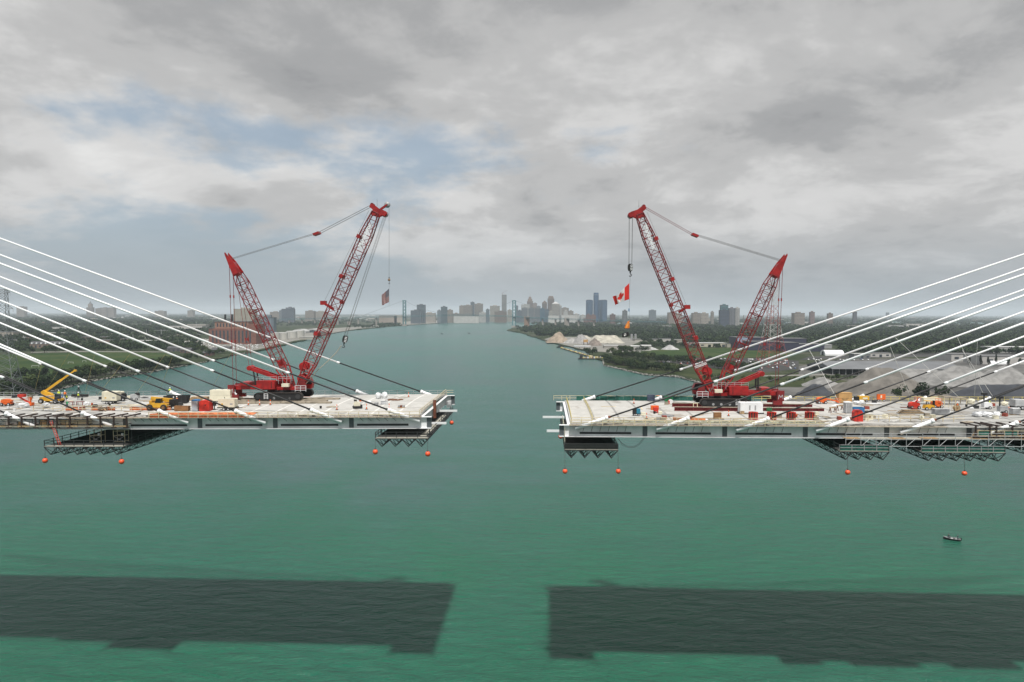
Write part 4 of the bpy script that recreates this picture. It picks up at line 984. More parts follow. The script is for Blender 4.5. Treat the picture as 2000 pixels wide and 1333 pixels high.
# ---- persons (one skinned body, shared)
def person_mesh(pose):
    bm = __import__('bmesh').new(); J = {}
    def v(n, co): J[n] = bm.verts.new(co)
    lean = pose
    v('pel', (0, 0, .95)); v('waist', (0, lean * .1, 1.12)); v('chest', (0, lean * .25, 1.38)); v('neck', (0, lean * .33, 1.53)); v('head', (0, lean * .4, 1.66)); v('crown', (0, lean * .42, 1.78))
    for s, n in ((-1, 'l'), (1, 'r')):
        v('hip' + n, (s * .10, 0, .90)); v('kn' + n, (s * .13, -.04 + s * .07, .50)); v('an' + n, (s * .15, s * .1, .09)); v('toe' + n, (s * .16, s * .1 - .16, .05))
        v('sh' + n, (s * .20, lean * .28, 1.44)); v('el' + n, (s * .29, lean * .3 - .05, 1.17)); v('wr' + n, (s * .27, lean * .3 - .25, 1.0)); v('ha' + n, (s * .25, lean * .3 - .34, .98))
    E = [('pel', 'waist'), ('waist', 'chest'), ('chest', 'neck'), ('neck', 'head'), ('head', 'crown')]
    for n in 'lr': E += [('pel', 'hip' + n), ('hip' + n, 'kn' + n), ('kn' + n, 'an' + n), ('an' + n, 'toe' + n), ('chest', 'sh' + n), ('sh' + n, 'el' + n), ('el' + n, 'wr' + n), ('wr' + n, 'ha' + n)]
    for a, c in E: bm.edges.new((J[a], J[c]))
    rd = dict(pel=.15, waist=.14, chest=.17, neck=.06, head=.10, crown=.075, hip=.10, kn=.065, an=.045, toe=.04, sh=.075, el=.05, wr=.036, ha=.04)
    me = bpy.data.meshes.new('body'); names = list(J); bm.to_mesh(me); bm.free()
    o = bpy.data.objects.new('body', me); COL.objects.link(o); o.modifiers.new('s', 'SKIN'); 
    if not me.skin_vertices:
        bpy.context.view_layer.objects.active = o; bpy.ops.mesh.customdata_skin_add()
    for i, n in enumerate(names):
        k = n if n in rd else n[:-1]; me.skin_vertices[0].data[i].radius = (rd[k], rd[k] * (.75 if k in ('chest', 'waist', 'pel') else 1)); me.skin_vertices[0].data[i].use_root = n == 'pel'
    u = o.modifiers.new('u', 'SUBSURF'); u.levels = 1
    dg = bpy.context.evaluated_depsgraph_get(); out = bpy.data.meshes.new_from_object(o.evaluated_get(dg)); bpy.data.objects.remove(o)
    return out
BODY = [person_mesh(0.0), person_mesh(-.8)]
def body_variant(i, top):
    me = BODY[i].copy(); me.name = 'body'; me.materials.clear()
    for x in (denim, top, skin_m): me.materials.append(x)
    mi = []
    for p in me.polygons:
        z = p.center.z; mi.append(2 if z > 1.53 or (abs(p.center.x) > .2 and z < 1.06 and z > .9) else 1 if z > .98 else 0)
    me.polygons.foreach_set('material_index', mi); me.polygons.foreach_set('use_smooth', [True] * len(mi)); return me
BV = {}
VEST = MB().lathe([(.19, 1.0), (.205, 1.15), (.215, 1.35), (.19, 1.48)], n=12)
VEST.v = [(x, y * .78, z) for x, y, z in VEST.v]
HAT = MB().lathe([(.16, 1.76), (.165, 1.78), (.125, 1.80), (.115, 1.86), (.07, 1.92), (.01, 1.935)], n=12)
def person(pt, rz, label, top, vest, pose=0, hat=hat_w, group='people at work'):
    k = (pose, top.name)
    if k not in BV: BV[k] = body_variant(pose, top)
    R = thing('person', label, 'person', pt, rz, group); b = put('body', BV[k], R)
    dy = -.8 * .25 if pose else 0
    if vest is not None: VEST.build('vest', vest, R, True, loc=(0, dy * 1.0, 0))
    HAT.build('hard_hat' if hat is hat_w else 'cap', hat, R, True, loc=(0, -.8 * .4 if pose else 0, 0)); return R
for (px, py, lab, top, vest, pose, rot) in [(115, 778, 'person in yellow vest standing behind the yellow mobile crane', vest_y, vest_y, 0, .4),
    (121.5, 784, 'person in blue shirt and hard hat beside the yellow mobile crane', shirt_b, None, 0, 2.2), (127, 779, 'person in orange vest behind the group beside the yellow crane', vest_o, vest_o, 0, 1.2),
    (130.5, 786, 'person in yellow vest and dark trousers at the front of the group', denim, vest_y, 0, 2.9), (153, 782, 'person in yellow vest bending beside the black tripod', denim, vest_y, 1, .7),
    (332, 772, 'person in yellow vest at the far deck edge behind the telehandler', vest_y, vest_y, 0, .3), (339, 793, 'person in yellow vest standing beside the yellow telehandler', denim, vest_y, 0, 1.9),
    (346.5, 792, 'person in orange vest between the telehandler and the portable toilet', denim, vest_o, 1, 4.0), (131, 799, 'person in green vest crouching near the orange mesh fence', green_p, None, 1, 3.3),
    ]:
    p, rz = A.top(px, py, rot); person(p, rz, lab, top, vest, pose)
for (px, py, lab, top, vest, pose, rot) in [(1932, 797, 'person in dark clothes beside the light tower trailers', denim, vest_y, 0, .4), (1870, 803, 'person in orange vest walking past the wooden spool', denim, vest_o, 0, 2)]:
    p, rz = C.top(px, py, rot); person(p, rz, lab, top, vest, pose)
# ---- first deck, far end to free end
boomlift(A, 14, 793, 'orange boom lift with cream arm at the photo edge of the deck', orange, 0.1, ((1.2, 2.0), (6.2, 1.5)), arm_m=cream)
R = on(A, 52, 793, 'scissor_frame', 'red and orange folding arm frame beside the orange boom lift', 'lift')
MB().bar((-1.6, 0, 1.9), (.7, 0, .6), .22, .3).build('arm', red_p, R); MB().box(-1.7, -.3, -.4, .4, 1.9, 2.5).build('head_box', red_p, R); MB().box(.3, 1.4, -.5, .5, .1, .7).build('base', orange, R); MB().box(.75, 1.0, -.12, .12, .7, 1.9).build('mast', orange, R)
R = on(A, 100, 788, 'mobile_crane', 'yellow mobile crane with raised telescopic boom near the far cables', 'crane', .05)
MB().prism([(-2.0, .6), (2.3, .6), (2.3, 1.0), (1.0, 1.1), (.8, 1.45), (-1.6, 1.45), (-2.0, 1.1)], -1.0, 1.0).build('chassis', yellow, R)
for x in (-1.5, 1.7):
    for y in (-1.15, 1.15): wheel(R, x, y, .55, .4)
MB().prism([(-1.6, 1.7), (.5, 1.7), (.1, 2.2), (-1.5, 2.9), (-2.0, 2.5)], -.45, .45).build('turret', yellow, R)
tip = cp_ = None
base = Vector((-1.3, 0, 2.6)); tipv = Vector((5.4, 0, 7.3)); d = tipv - base
MB().bar(base, base + d * .55, .38, .46).build('boom', yellow, R); MB().bar(base + d * .5, base + d * .8, .30, .36).build('boom_extension', yellow, R); MB().bar(base + d * .78, tipv, .22, .28).build('boom_tip', yellow, R)
MB().box(5.25, 5.75, -.2, .2, 7.05, 7.45).build('boom_head', yellow, R); MB().prism([(1.3, 1.1), (2.4, 1.1), (2.3, 2.1), (1.5, 2.2)], -1.0, -.2).build('cab', glass, R)
R = on(A, 154, 777, 'survey_tripod', 'tall black tripod standing at the far deck edge', 'tripod')
for a in (0, 2.1, 4.2): MB().bar((math.cos(a) * .9, math.sin(a) * .9, 0), (0, 0, 2.6), .1).build('leg', dark_st, R)
MB().lathe([(.18, 2.5), (.18, 2.8)], n=8).build('head', galv, R); MB().box(-1.6, 2.2, -.4, .3, .2, .8).build('equipment', black, R)
generator(A, 199, 790, 'cream generator on a trailer in the open part of the deck', 3.2, 1.7, 2.0, cream, 0.05)
generator(A, 214, 783, 'pale generator behind the cream one, partly hidden', 2.6, 1.5, 1.3, cream, -.1)
for px, py, nm, lab in ((238, 783, 'compressor', 'black compressor with round drum near the far edge'), (264, 782, 'compressor', 'small dark machine with pale hood near the far edge')):
    R = on(A, px, py, nm, lab, 'machine'); MB().prism([(-.9, .3), (.9, .3), (.9, 1.1), (.3, 1.4), (-.9, 1.3)], -.5, .5).build('housing', black if px < 250 else galv, R)
    for x in (-.6, .6): wheel(R, x, -.5, .3, .2)
    MB().lathe([(.42, -.4), (.42, .4)], (.5, 0, 1.3), 14, 'y').build('drum', black, R)
bag(A, 46, 797, 'wide white bulk bag in front of the orange boom lift', 2.0, 1.1, seed=1); bag(A, 90, 797, 'square white bulk bag in front of the yellow mobile crane', 1.4, 1.0, seed=2); bag(A, 170, 794, 'white bulk bag slumping next to the black sheet', 1.4, .9, seed=4)
bag(A, 185, 795, 'small black covered heap beside the white bulk bag', 1.2, .5, black, 6, cat='heap')
for i, (px, lab) in enumerate(((137, 'low dark red trestle table, nearer the group of workers'), (157, 'low dark red trestle table, nearer the white bag'))):
    R = on(A, px, 792, 'trestle', lab, 'trestle')
    MB().box(-.8, .8, -.3, .3, .72, .8).build('top', beam_red, R)
    for x in (-.7, .7):
        for y in (-.25, .25): MB().box(x - .05, x + .05, y - .05, y + .05, 0, .72).build('leg', beam_red, R)
R = on(A, 201, 803, 'debris_heap', 'brown heap of timber offcuts near the anchor pipe', 'heap'); r = random.Random(4)
for i in range(22):
    a = r.uniform(0, 3.14); c = Vector((r.uniform(-.8, .8), r.uniform(-.5, .5), r.uniform(.15, .8))); dd = Vector((math.cos(a), math.sin(a) * .6, r.uniform(-.3, .3))) * r.uniform(.3, .7)
    MB().bar(c - dd, c + dd, .16, .1).build('offcut', wood if i % 2 else wood_g, R)
# telehandler
R = on(A, 313, 801, 'telehandler', 'yellow telehandler parked beside the near anchor pipe', 'telehandler', .0)
MB().prism([(-2.2, .6), (1.9, .6), (1.9, 1.2), (.8, 1.5), (-1.4, 1.5), (-2.4, 1.1)], -1.0, 1.0).build('chassis', yellow, R)
for x in (-1.6, 1.3):
    for y in (-1.1, 1.1): wheel(R, x, y, .62, .42, m=mat('rim_brown', (.22, .12, .05), .6, .3, 2))
MB().bar((-2.0, .3, 2.3), (2.4, .3, 1.9), .5, .75).build('boom', yellow, R); MB().prism([(-.6, 1.5), (.7, 1.5), (.6, 2.4), (-.3, 2.5)], -1.0, -.25).build('cab', glass, R)
MB().box(-.65, .75, -1.05, -.2, 2.42, 2.52).build('cab_roof', yellow, R); MB().box(2.2, 3.3, -.6, .9, .7, 2.2).build('carriage', black, R); MB().box(-2.6, -1.6, .5, 1.0, .9, 1.8).build('engine_cover', yellow, R)
for y in (-.3, .6): MB().box(3.2, 4.4, y - .07, y + .07, .7, .8).build('fork', black, R)
R = on(A, 346, 788, 'skip', 'long black skip behind the telehandler', 'skip', .1)
MB().prism([(-2.2, .1), (2.2, .1), (2.6, 1.7), (-2.6, 1.7)], -.9, -.8).prism([(-2.2, .1), (2.2, .1), (2.6, 1.7), (-2.6, 1.7)], .8, .9).box(-2.2, 2.2, -.8, .8, .1, .2).build('shell', black, R)
for i in range(6): MB().box(-2.2 + i * .88, -2.1 + i * .88, -.97, -.9, .1, 1.7).build('rib', dark_st, R)
crate(A, 340, 804, 'long brown timber box in front of the telehandler', 2.9, 1.0, 1.0, mat('brown_board', (.30, .15, .06), .8, .3, 1), 0, 'timber_box', 'box')
R = on(A, 374, 804, 'portable_toilet', 'grey portable toilet with blue roof next to the red tent', 'portable toilet')
MB().box(0, 1.25, 0, 1.25, .1, 2.1).build('cabin', galv, R); MB().prism([(-.05, 2.1), (1.3, 2.1), (1.1, 2.35), (.15, 2.35)], -.05, 1.3).build('roof', blue_p, R); MB().box(.2, 1.05, -.03, -.002, .15, 2.0).build('door', mat('toilet_door', (.38, .42, .46), .5, .1, 1), R)
R = on(A, 389, 804, 'welding_tent', 'bright red fabric work tent between toilet and cream trailer', 'tent')
MB().prism([(0, 0), (2.1, 0), (2.05, 1.9), (1.6, 2.2), (.4, 2.2), (-.02, 1.85)], 0, 1.8).build('cover', red_p, R); MB().prism([(1.0, 1.3), (1.5, 1.45), (1.35, 1.1)], -.02, -.002).build('window_flap', black, R); MB().box(.98, 1.03, -.03, -.002, .1, 1.9).build('zip', beam_red, R)
generator(A, 426, 803, 'cream generator trailer beside the red tent', 3.4, 1.6, 1.7, cream)
for i, (px, py, lab) in enumerate(((409, 785, 'lower long cream storage tank behind the red tent'), )):
    R = on(A, px, py, 'storage_tank', lab, 'tank'); cased(R, 4.8, 2.3, 1.25, .15, cream, 'tank', 4)
    MB().box(.1, 4.7, 0, 2.3, 1.43, 2.55).build('upper_module', cream, R); MB().box(.05, 4.75, .1, 2.2, 1.4, 1.43).build('seam', grey_m, R)
    for x in (.8, 2.4, 4.0): MB().lathe([(.25, 2.55), (.22, 2.7)], (x, 1.1, 0), 10).build('hatch', galv, R)
R = on(A, 419, 801, 'floor_fan', 'dark standing machine between red tent and cream trailer', 'machine'); MB().lathe([(.3, 0), (.32, .1), (.1, .2), (.1, .8), (.35, .85), (.35, 1.5)], n=12).build('body', dark_st, R); MB().box(-.5, .5, -.4, .4, 1.5, 1.62).build('table', galv, R)
R = on(A, 398, 782, 'timber_stack', 'stack of orange brown boards behind the telehandler', 'timber stack', .1)
for i in range(4):
    for j in range(3): MB().box(-3.2 + .2 * i, 1.0, -.7 + j * .48, -.28 + j * .48, i * .2, i * .2 + .16).build('board', wood, R)
# crane mats under the tracks
def mats_run(D, pa, pb, n, lab, m, planks=4):
    (xa, ya), (xb, yb) = D.hit(*pa), D.hit(*pb); n = max(n, 1)
    for i in range(n):
        f = (i + .5) / n; x = xa + (xb - xa) * f; y = ya + (yb - ya) * f; L = abs(xb - xa) / n - .12
        R = thing('crane_mat', lab, 'crane mat', D.W(x, y, D.crown(y) + .02), D.rz, 'timber mats under the crane tracks')
        for j in range(planks): MB().box(-L / 2, L / 2, -.62 + j * .31, -.62 + j * .31 + .28, 0, .36).build('plank', m, R)
mats_run(A, (452, 789), (648, 788), 4, 'grey timber mat in the near row under the striped flag crane', wood_g)
mats_run(A, (450, 781), (664, 780.5), 4, 'grey timber mat in the far row under the striped flag crane', wood_g)
mats_run(A, (470, 785), (640, 784.5), 3, 'dark timber mat between the tracks of the striped flag crane', wood_g)
# free end of the first deck
R = on(A, 698, 798, 'mini_loader', 'small tan and black tracked loader alone on the pale deck', 'loader', .3)
for y in (-.55, .55): MB().prism([(-.8, 0), (.8, 0), (1.0, .3), (.8, .5), (-.8, .5), (-1.0, .3)], y - .15, y + .15).build('track', black, R)
MB().prism([(-.7, .5), (.6, .5), (.5, 1.2), (-.4, 1.5), (-.8, 1.0)], -.4, .4).build('body', cream, R); MB().box(-.7, -.1, -.35, .35, 1.5, 1.75).build('seat', black, R); MB().box(.6, 1.0, -.6, .6, .15, .7).build('bucket', black, R); MB().bar((-.5, 0, 1.5), (-.5, 0, 2.3), .06).build('roll_bar', dark_st, R)
bag(A, 739, 779, 'white bulk bag in the pair at the far edge, left one', 1.5, 1.3, seed=11); bag(A, 751, 779, 'white bulk bag in the pair at the far edge, right one', 1.5, 1.4, seed=12)
R = on(A, 750, 790, 'wire_basket', 'white wire stillage basket in front of the white bags', 'basket'); q = MB()
for x in (-.7, .7):
    for y in (-.5, .5): q.tube((x, y, 0), (x, y, 1.1), .04, .04, 5)
for z in (.12, .45, .8, 1.1):
    for y in (-.5, .5): q.tube((-.7, y, z), (.7, y, z), .03, .03, 5)
    for x in (-.7, .7): q.tube((x, -.5, z), (x, .5, z), .03, .03, 5)
q.box(-.7, .7, -.5, .5, .08, .12).build('cage', white_p, R); MB().box(-.6, .6, -.4, .4, .12, .7).build('contents', galv, R)
R = on(A, 784, 797, 'pallet', 'small pallet of grey boxes near the free end', 'pallet')
for i in range(3): MB().box(-.7, .7, -.5 + i * .4, -.3 + i * .4, 0, .12).build('slat', wood, R)
for i in range(3): MB().box(-.65 + i * .45, -.25 + i * .45, -.4, .4, .12, .5).build('box', [grey_m, rust, grey_m][i], R)
R = on(A, 768, 782, 'mud_heap', 'flat brown heap of spoil beside the white bags', 'heap'); r = np.random.default_rng(2); q = MB()
for i in range(9): q.sphere(((r.random() - .5) * 3.4, (r.random() - .5) * 1.6, .02), .5, 9, 6, (1.3, 1, .55))
q.build('spoil', mat('mud', (.14, .07, .04), .95, .3, 1), R)
def cone(D, px, py, lab, g):
    R = on(D, px, py, 'traffic_post', lab, 'traffic post', 0, g); MB().box(-.25, .25, -.25, .25, 0, .08).build('base', black, R); MB().lathe([(.12, .08), (.07, 1.0), (.05, 1.15)], n=10).build('post', orange, R); MB().lathe([(.105, .5), (.09, .75)], n=10).build('band', white_p, R)
for px, py in ((658, 801), (716, 800), (760, 799.5), (798, 776), (485, 792), (507, 792), (528, 791.5)): cone(A, px, py, 'slim orange and white traffic post standing on the striped flag deck', 'traffic posts of the striped flag deck')
for px, py in ((1238, 789), (1263, 818), (1423, 813)): cone(C, px, py, 'slim traffic post standing on the maple leaf deck', 'traffic posts of the maple leaf deck')
# ---- second deck
R = on(C, 1236, 813, 'welder_set', 'dark blue and black welder set near the free end', 'machine'); MB().prism([(0, .35), (1.5, .35), (1.5, 1.2), (1.2, 1.4), (.1, 1.4), (0, 1.1)], 0, .8).build('housing', black, R); MB().box(.75, 1.5, -.03, .83, .5, 1.42).build('cover', mat('teal_paint', (.02, .20, .30), .5, .2, 1), R)
for x in (.3, 1.2):
    for y in (.05, .75): wheel(R, x, y, .22, .15)
R = on(C, 1276, 807, 'tool_box', 'orange and red tool boxes on legs on the open deck', 'tool box'); MB().box(-.4, 1.2, .5, 1.2, .5, 1.4).build('back_box', orange, R); MB().box(.05, .95, -.4, .4, .35, 1.15).build('front_box', red_p, R)
for x in (.1, .85):
    for y in (-.35, .35): MB().box(x - .05, x + .05, y - .05, y + .05, 0, .35).build('leg', red_p, R)
R = on(C, 1301, 812, 'steel_stack', 'grey steel sheets lying beside the red track beams', 'steel stack', -.9)
for i in range(3): MB().box(-1.6, 1.6, -.7 + i * .48, -.3 + i * .48, 0, .12 + .05 * i).build('sheet', grey_m, R)
crate(C, 1265, 784, 'grey and navy crate at the far edge behind the netting', 1.7, 1.1, 1.4, mat('navy_box', (.10, .13, .20), .6, .4, 2), 0, 'crate', 'crate')
crate(C, 1283, 782, 'orange crate between the navy crate and the green box', 1.2, 1.0, 1.0, orange, 0, 'crate', 'crate')
crate(C, 1299, 786, 'bright green steel box at the far deck edge', 1.8, 1.1, 1.3, green_p, 0, 'steel_box', 'box')
R = on(C, 1310, 789, 'cable_reel', 'white and red cable end reel beside the track beams', 'reel'); MB().lathe([(.5, -.3), (.5, -.25), (.25, -.24), (.25, .24), (.5, .25), (.5, .3)], (0, 0, .5), 14, 'y').build('reel', white_p, R); MB().box(-.6, -.3, -.4, .4, 0, .7).build('stand', red_p, R)
for (pa, pb, lab) in (((1312, 794), (1588, 796), 'dark red steel track beam under the maple leaf crane, far one'), ((1316, 801.5), (1612, 804.5), 'dark red steel track beam under the maple leaf crane, near one')):
    (xa, ya), (xb, yb) = C.hit(*pa), C.hit(*pb); R = thing('track_beam', lab, 'steel beam', C.W(xa, (ya + yb) / 2, C.crown(ya) + .02), C.rz); L = xb - xa
    MB().box(0, L, -.08, .08, .05, .75).build('web', beam_red, R); MB().box(0, L, -.4, .4, 0, .05).build('bottom_flange', beam_red, R); MB().box(0, L, -.4, .4, .75, .80).build('top_flange', wood_g, R)
    for i in range(12): MB().box(L * (i + .5) / 12 - .03, L * (i + .5) / 12 + .03, -.38, .38, .05, .75).build('stiffener', beam_red, R)
R = on(C, 1358, 797.5, 'saw_horse', 'pale timber saw horse in front of the crane track', 'saw horse')
MB().box(-.5, .5, -.06, .06, .95, 1.07).build('top', rail_y, R)
for x in (-.4, .4):
    for y in (-.35, .35): MB().bar((x + .1 * x, y, 0), (x, 0, 1.0), .09).build('leg', rail_y, R)
R = generator(C, 1446, 809, 'large white container generator in front of the maple leaf crane', 4.5, 2.0, 2.05, white_p, 0, False)
for i in range(2): MB().box(1.75 + i * 1.1, 2.0 + i * 1.1, -.05, -.02, .8, 1.75).build('vent', grey_m, R)
R = on(C, 1498, 804, 'valve_rack', 'green rack of valves beside the white generator', 'rack')
for i in range(6): MB().tube((i * .18, 0, 0), (i * .18, 0, .8 + .15 * (i % 2)), .05, .05, 6).build('pipe', green_p, R)
MB().box(-.1, 1.05, -.1, .1, .4, .5).build('bar', green_p, R)
def cage_drum(px, py, lab):
    R = on(C, px, py, 'strand_coil', lab, 'coil', 0, 'red caged strand coils'); q = MB()
    for i in range(10): a = 6.283 * i / 10; q.box(math.cos(a) * .85 - .06, math.cos(a) * .85 + .06, math.sin(a) * .85 - .06, math.sin(a) * .85 + .06, 0, 1.35)
    q.lathe([(.9, 0), (.95, .1)], n=16).build('cage', red_p, R); MB().lathe([(.75, .1), (.78, .3), (.78, 1.0), (.75, 1.2), (.35, 1.2), (.35, 1.0)], n=18).build('coil', mat('coil_dark', (.10, .04, .03), .6, .4, 3), R)
    MB().lathe([(.88, 1.3), (.88, 1.38), (.6, 1.38), (.6, 1.3)], n=16).build('top_ring', red_p, R)
for i, px in enumerate((1471, 1507, 1545, 1581)): cage_drum(px, 819, 'red caged strand coil on the near edge, %s from the white generator' % ['first', 'second', 'third', 'fourth'][i])
crate(C, 1395, 819, 'brown timber crate near the orange mesh at the deck edge', 1.4, .9, 1.15, mat('brown_board', (.30, .15, .06)), 0, 'crate', 'crate')
R = crate(C, 1638, 788, 'large plywood shipping box with curved rope mark, far edge', 3.0, 1.8, 2.3, ply, 0, 'plywood_box', 'box', frame=ply)
MB().path([(.7 + 1.5 * i / 8, -.05, 1.15 - .45 * math.sin(math.pi * i / 8) + .25 * i / 8) for i in range(9)], .035, 5).build('curved_mark', wood, R)
R = on(C, 1652, 808, 'portable_toilet', 'grey portable toilet beside the blue bin and red tank', 'portable toilet')
MB().box(0, 1.3, 0, 1.3, .1, 2.15).build('cabin', galv, R); MB().prism([(-.05, 2.15), (1.35, 2.15), (1.2, 2.35), (.1, 2.35)], -.05, 1.35).build('roof', white_p, R); MB().box(.2, 1.1, -.03, -.002, .15, 2.05).build('door', grey_m, R)
R = on(C, 1668, 807, 'waste_bin', 'open blue waste bin behind the red upright tank', 'bin'); MB().prism([(0, .1), (2.0, .1), (2.2, 1.1), (-.2, 1.1)], 0, .08).prism([(0, .1), (2.0, .1), (2.2, 1.1), (-.2, 1.1)], 1.3, 1.38).box(0, 2.0, .08, 1.3, .1, .2).box(-.1, 0, .0, 1.38, .1, 1.1).box(2.0, 2.1, 0, 1.38, .1, 1.1).build('shell', blue_p, R)
R = on(C, 1669, 824, 'welding_tent', 'bright red upright fabric tent near the thick anchor pipe', 'tent'); MB().prism([(0, 0), (1.6, 0), (1.6, 1.7), (1.3, 2.15), (.3, 2.15), (0, 1.7)], 0, 1.4).build('cover', red_p, R); MB().box(.55, .62, -.03, -.002, .1, 2.0).build('seam', beam_red, R)
R = on(C, 1690, 822, 'hose_cabinet', 'pale cabinet with round window beside the red tent', 'cabinet'); MB().box(0, 1.5, 0, .9, 0, 1.2).build('cabinet', cream, R); MB().lathe([(.22, -.03), (.22, 0)], (.85, 0, .75), 12, 'y').build('window', wood, R)
R = on(C, 1672, 786, 'air_compressor', 'yellow air compressor with black end at the far edge', 'compressor'); MB().box(.75, 3.0, 0, 1.5, .5, 1.35).build('housing', yellow, R); MB().box(0, .72, .1, 1.4, .4, 1.2).build('engine', black, R); MB().box(1.5, 2.6, -.03, 0, .7, 1.1).build('panel', cream, R)
for x in (1.2, 2.4): wheel(R, x, 0, .3, .2)
R = on(C, 1714, 785, 'sign_board_trailer', 'square orange board trailer standing at the far edge', 'sign'); MB().box(-.1, 1.8, 0, .35, .5, 1.75).build('board', orange, R); MB().box(.65, 1.0, -.03, 0, .85, 1.5).build('emblem', cream, R)
for x in (.2, 1.5): wheel(R, x, .17, .28, .2)
boomlift(C, 1604, 789, 'orange boom lift with arm lowered towards the timber trestles', orange, 0, ((.8, 1.7), (5.2, .8)))
for i, px in enumerate((1626, 1640)):
    R = on(C, px, 806 - i * 4, 'trestle', ['brown timber trestle under the lowered lift arm', 'brown timber trestle beside the plywood box'][i], 'trestle', .5)
    MB().box(-.9, .9, -.12, .12, .9, 1.1).build('top', wood, R)
    for x in (-.75, .75):
        for y in (-.3, .3): MB().bar((x, y, 0), (x * .9, 0, 1.0), .12).build('leg', rust, R)
bag(C, 1673, 790, 'white wrapped roll near the yellow compressor', 1.4, .7, seed=21, cat='roll'); bag(C, 1683, 790, 'white bulk sack next to the wrapped roll', 1.1, .9, seed=22)
R = on(C, 1690, 790, 'pipe_length', 'long white pipe lying behind the open deck', 'pipe'); MB().tube((0, 0, .15), (3.6, 0, .15), .14, .14, 10).build('pipe', white_p, R, True); MB().tube((-.05, 0, .15), (.05, 0, .15), .18, .18, 10).build('cap', galv, R)
boomlift(C, 1785, 799, 'red scissor boom lift with raised platform near the far trees', red_p, 0, ((.3, 1.8), (1.0, 2.6)))
R = on(C, 1804, 790, 'site_trailer', 'cream flat trailer behind the red lift', 'trailer'); MB().box(0, 3.8, 0, 1.6, .5, 1.3).build('body', cream, R); MB().box(-.1, 3.9, -.03, 1.65, 1.3, 1.36).build('deck', rail_y, R)
for x in (.8, 2.9): wheel(R, x, 0, .3, .2)
boomlift(C, 1829, 797, 'small orange lift next to the open pipe rack', orange, 0, ((-.3, 1.6), (.6, 1.9)))
R = on(C, 1757, 809, 'timber_stack', 'long grey brown timber stack in the middle of the deck', 'timber stack')
for i in range(4):
    for j in range(4): MB().box(.3 * i, 5.2 - .35 * i, j * .35, j * .35 + .3, i * .2, i * .2 + .16).build('board', wood if (i + j) % 2 else wood_g, R)
R = on(C, 1826, 811, 'scaffold_stack', 'stack of grey scaffold frames beside the timber stack', 'scaffold stack')
for i in range(8): MB().box(0, 3.0, .05, 1.4, .1 + i * .14, .19 + i * .14).build('frame', galv, R)
R = on(C, 1806, 802, 'forklift', 'yellow and black forklift between timber stack and scaffold frames', 'forklift'); MB().prism([(0, .35), (2.0, .35), (2.0, 1.0), (1.3, 1.2), (.2, 1.1)], 0, 1.1).build('chassis', yellow, R)
for x in (.4, 1.6): wheel(R, x, 0, .35, .25)
for x in (.35, 1.3): MB().box(x, x + .08, .1, .18, 1.1, 1.9).build('post', black, R)
MB().box(.25, 1.5, .05, 1.1, 1.9, 1.98).build('roof', yellow, R); MB().box(2.0, 2.2, .2, .9, .1, 2.0).build('mast', black, R)
R = on(C, 1868, 803, 'wooden_spool', 'brown wooden cable spool on the open deck', 'spool'); MB().lathe([(.6, -.4), (.6, -.32), (.3, -.31), (.3, .31), (.6, .32), (.6, .4)], (0, 0, .6), 16, 'y').build('spool', wood, R); MB().lathe([(.1, -.42), (.1, .42)], (0, 0, .6), 8, 'y').build('hub', rust, R)
R = on(C, 1843, 791, 'shelter_roof', 'flat pale canopy on posts near the far edge', 'canopy')
MB().prism([(0, 1.7), (5.2, 1.35), (5.2, 1.45), (0, 1.85)], 0, 2.6).build('roof', wood_g, R)
for x in (.2, 2.6, 5.0):
    for y in (.1, 2.4): MB().box(x - .06, x + .06, y - .06, y + .06, 0, 1.75 - x * .065).build('post', rail_y, R)
R = on(C, 1845, 806, 'pipe_rack', 'open frame of thin upright pipes on the deck', 'frame')
for x in (0, 1.4, 2.8):
    for y in (0, 1.2): MB().tube((x, y, 0), (x, y, 2.1), .035, .035, 5).build('upright', rail_y, R)
for y in (0, 1.2): MB().tube((0, y, 1.2), (2.8, y, 1.2), .03, .03, 5).build('rail', rail_y, R)
for i, (px, py, w_) in enumerate(((1908, 814, 1.7), (1920, 813, 1.7), (1930, 815, 1.9), (1946, 814, 1.6))): bag(C, px, py, ['white crumpled tarp bundle, first beside the canopy', 'white crumpled tarp bundle, second from the canopy', 'white tarp bundle with a dark patch, third from the canopy', 'white tarp bundle nearest the light tower trailers'][i], w_, .9, seed=30 + i, cat='tarp')
for i, (px, py, lab) in enumerate(((1922, 800, 'white light tower trailer with black mast behind the white tarps'), (1953, 808, 'grey light tower trailer right of the white tarps'))):
    R = on(C, px, py, 'light_tower', lab, 'light tower'); MB().prism([(0, .4), (1.7, .4), (1.7, 1.1), (1.4, 1.4), (0, 1.4)], 0, 1.1).build('housing', white_p if i == 0 else galv, R)
    for y in (0, 1.1): wheel(R, 1.2, y, .33, .2)
    MB().box(.15, .35, .45, .65, .4, 3.2).build('mast', black, R); MB().box(-.3, .8, .3, .8, 3.0, 3.4).build('lamp_head', black, R); MB().bar((1.7, .55, .4), (2.5, .55, .35), .1).build('tow_bar', black, R)
crate(C, 1978, 811, 'white and green cube tank at the photo edge', 1.5, 1.2, 1.25, galv, 0, 'cube_tank', 'tank', lid=white_p, frame=galv)
R = on(C, 1983, 801, 'truck', 'white truck with box body parked at the photo edge', 'truck'); MB().box(0, 2.0, 0, 2.0, .7, 2.1).build('box_body', galv, R); MB().prism([(2.05, .5), (4.2, .5), (4.2, 1.4), (3.7, 2.0), (2.05, 2.0)], 0, 2.0).build('cab', white_p, R); MB().prism([(2.4, 1.4), (3.9, 1.4), (3.6, 1.9), (2.4, 1.9)], -.02, -.002).build('window', glass, R); MB().box(0, 4.2, .1, 1.9, .4, .7).build('chassis', black, R)
for x in (.6, 1.4, 3.4):
    for y in (0, 2.0): wheel(R, x, y, .42, .28)
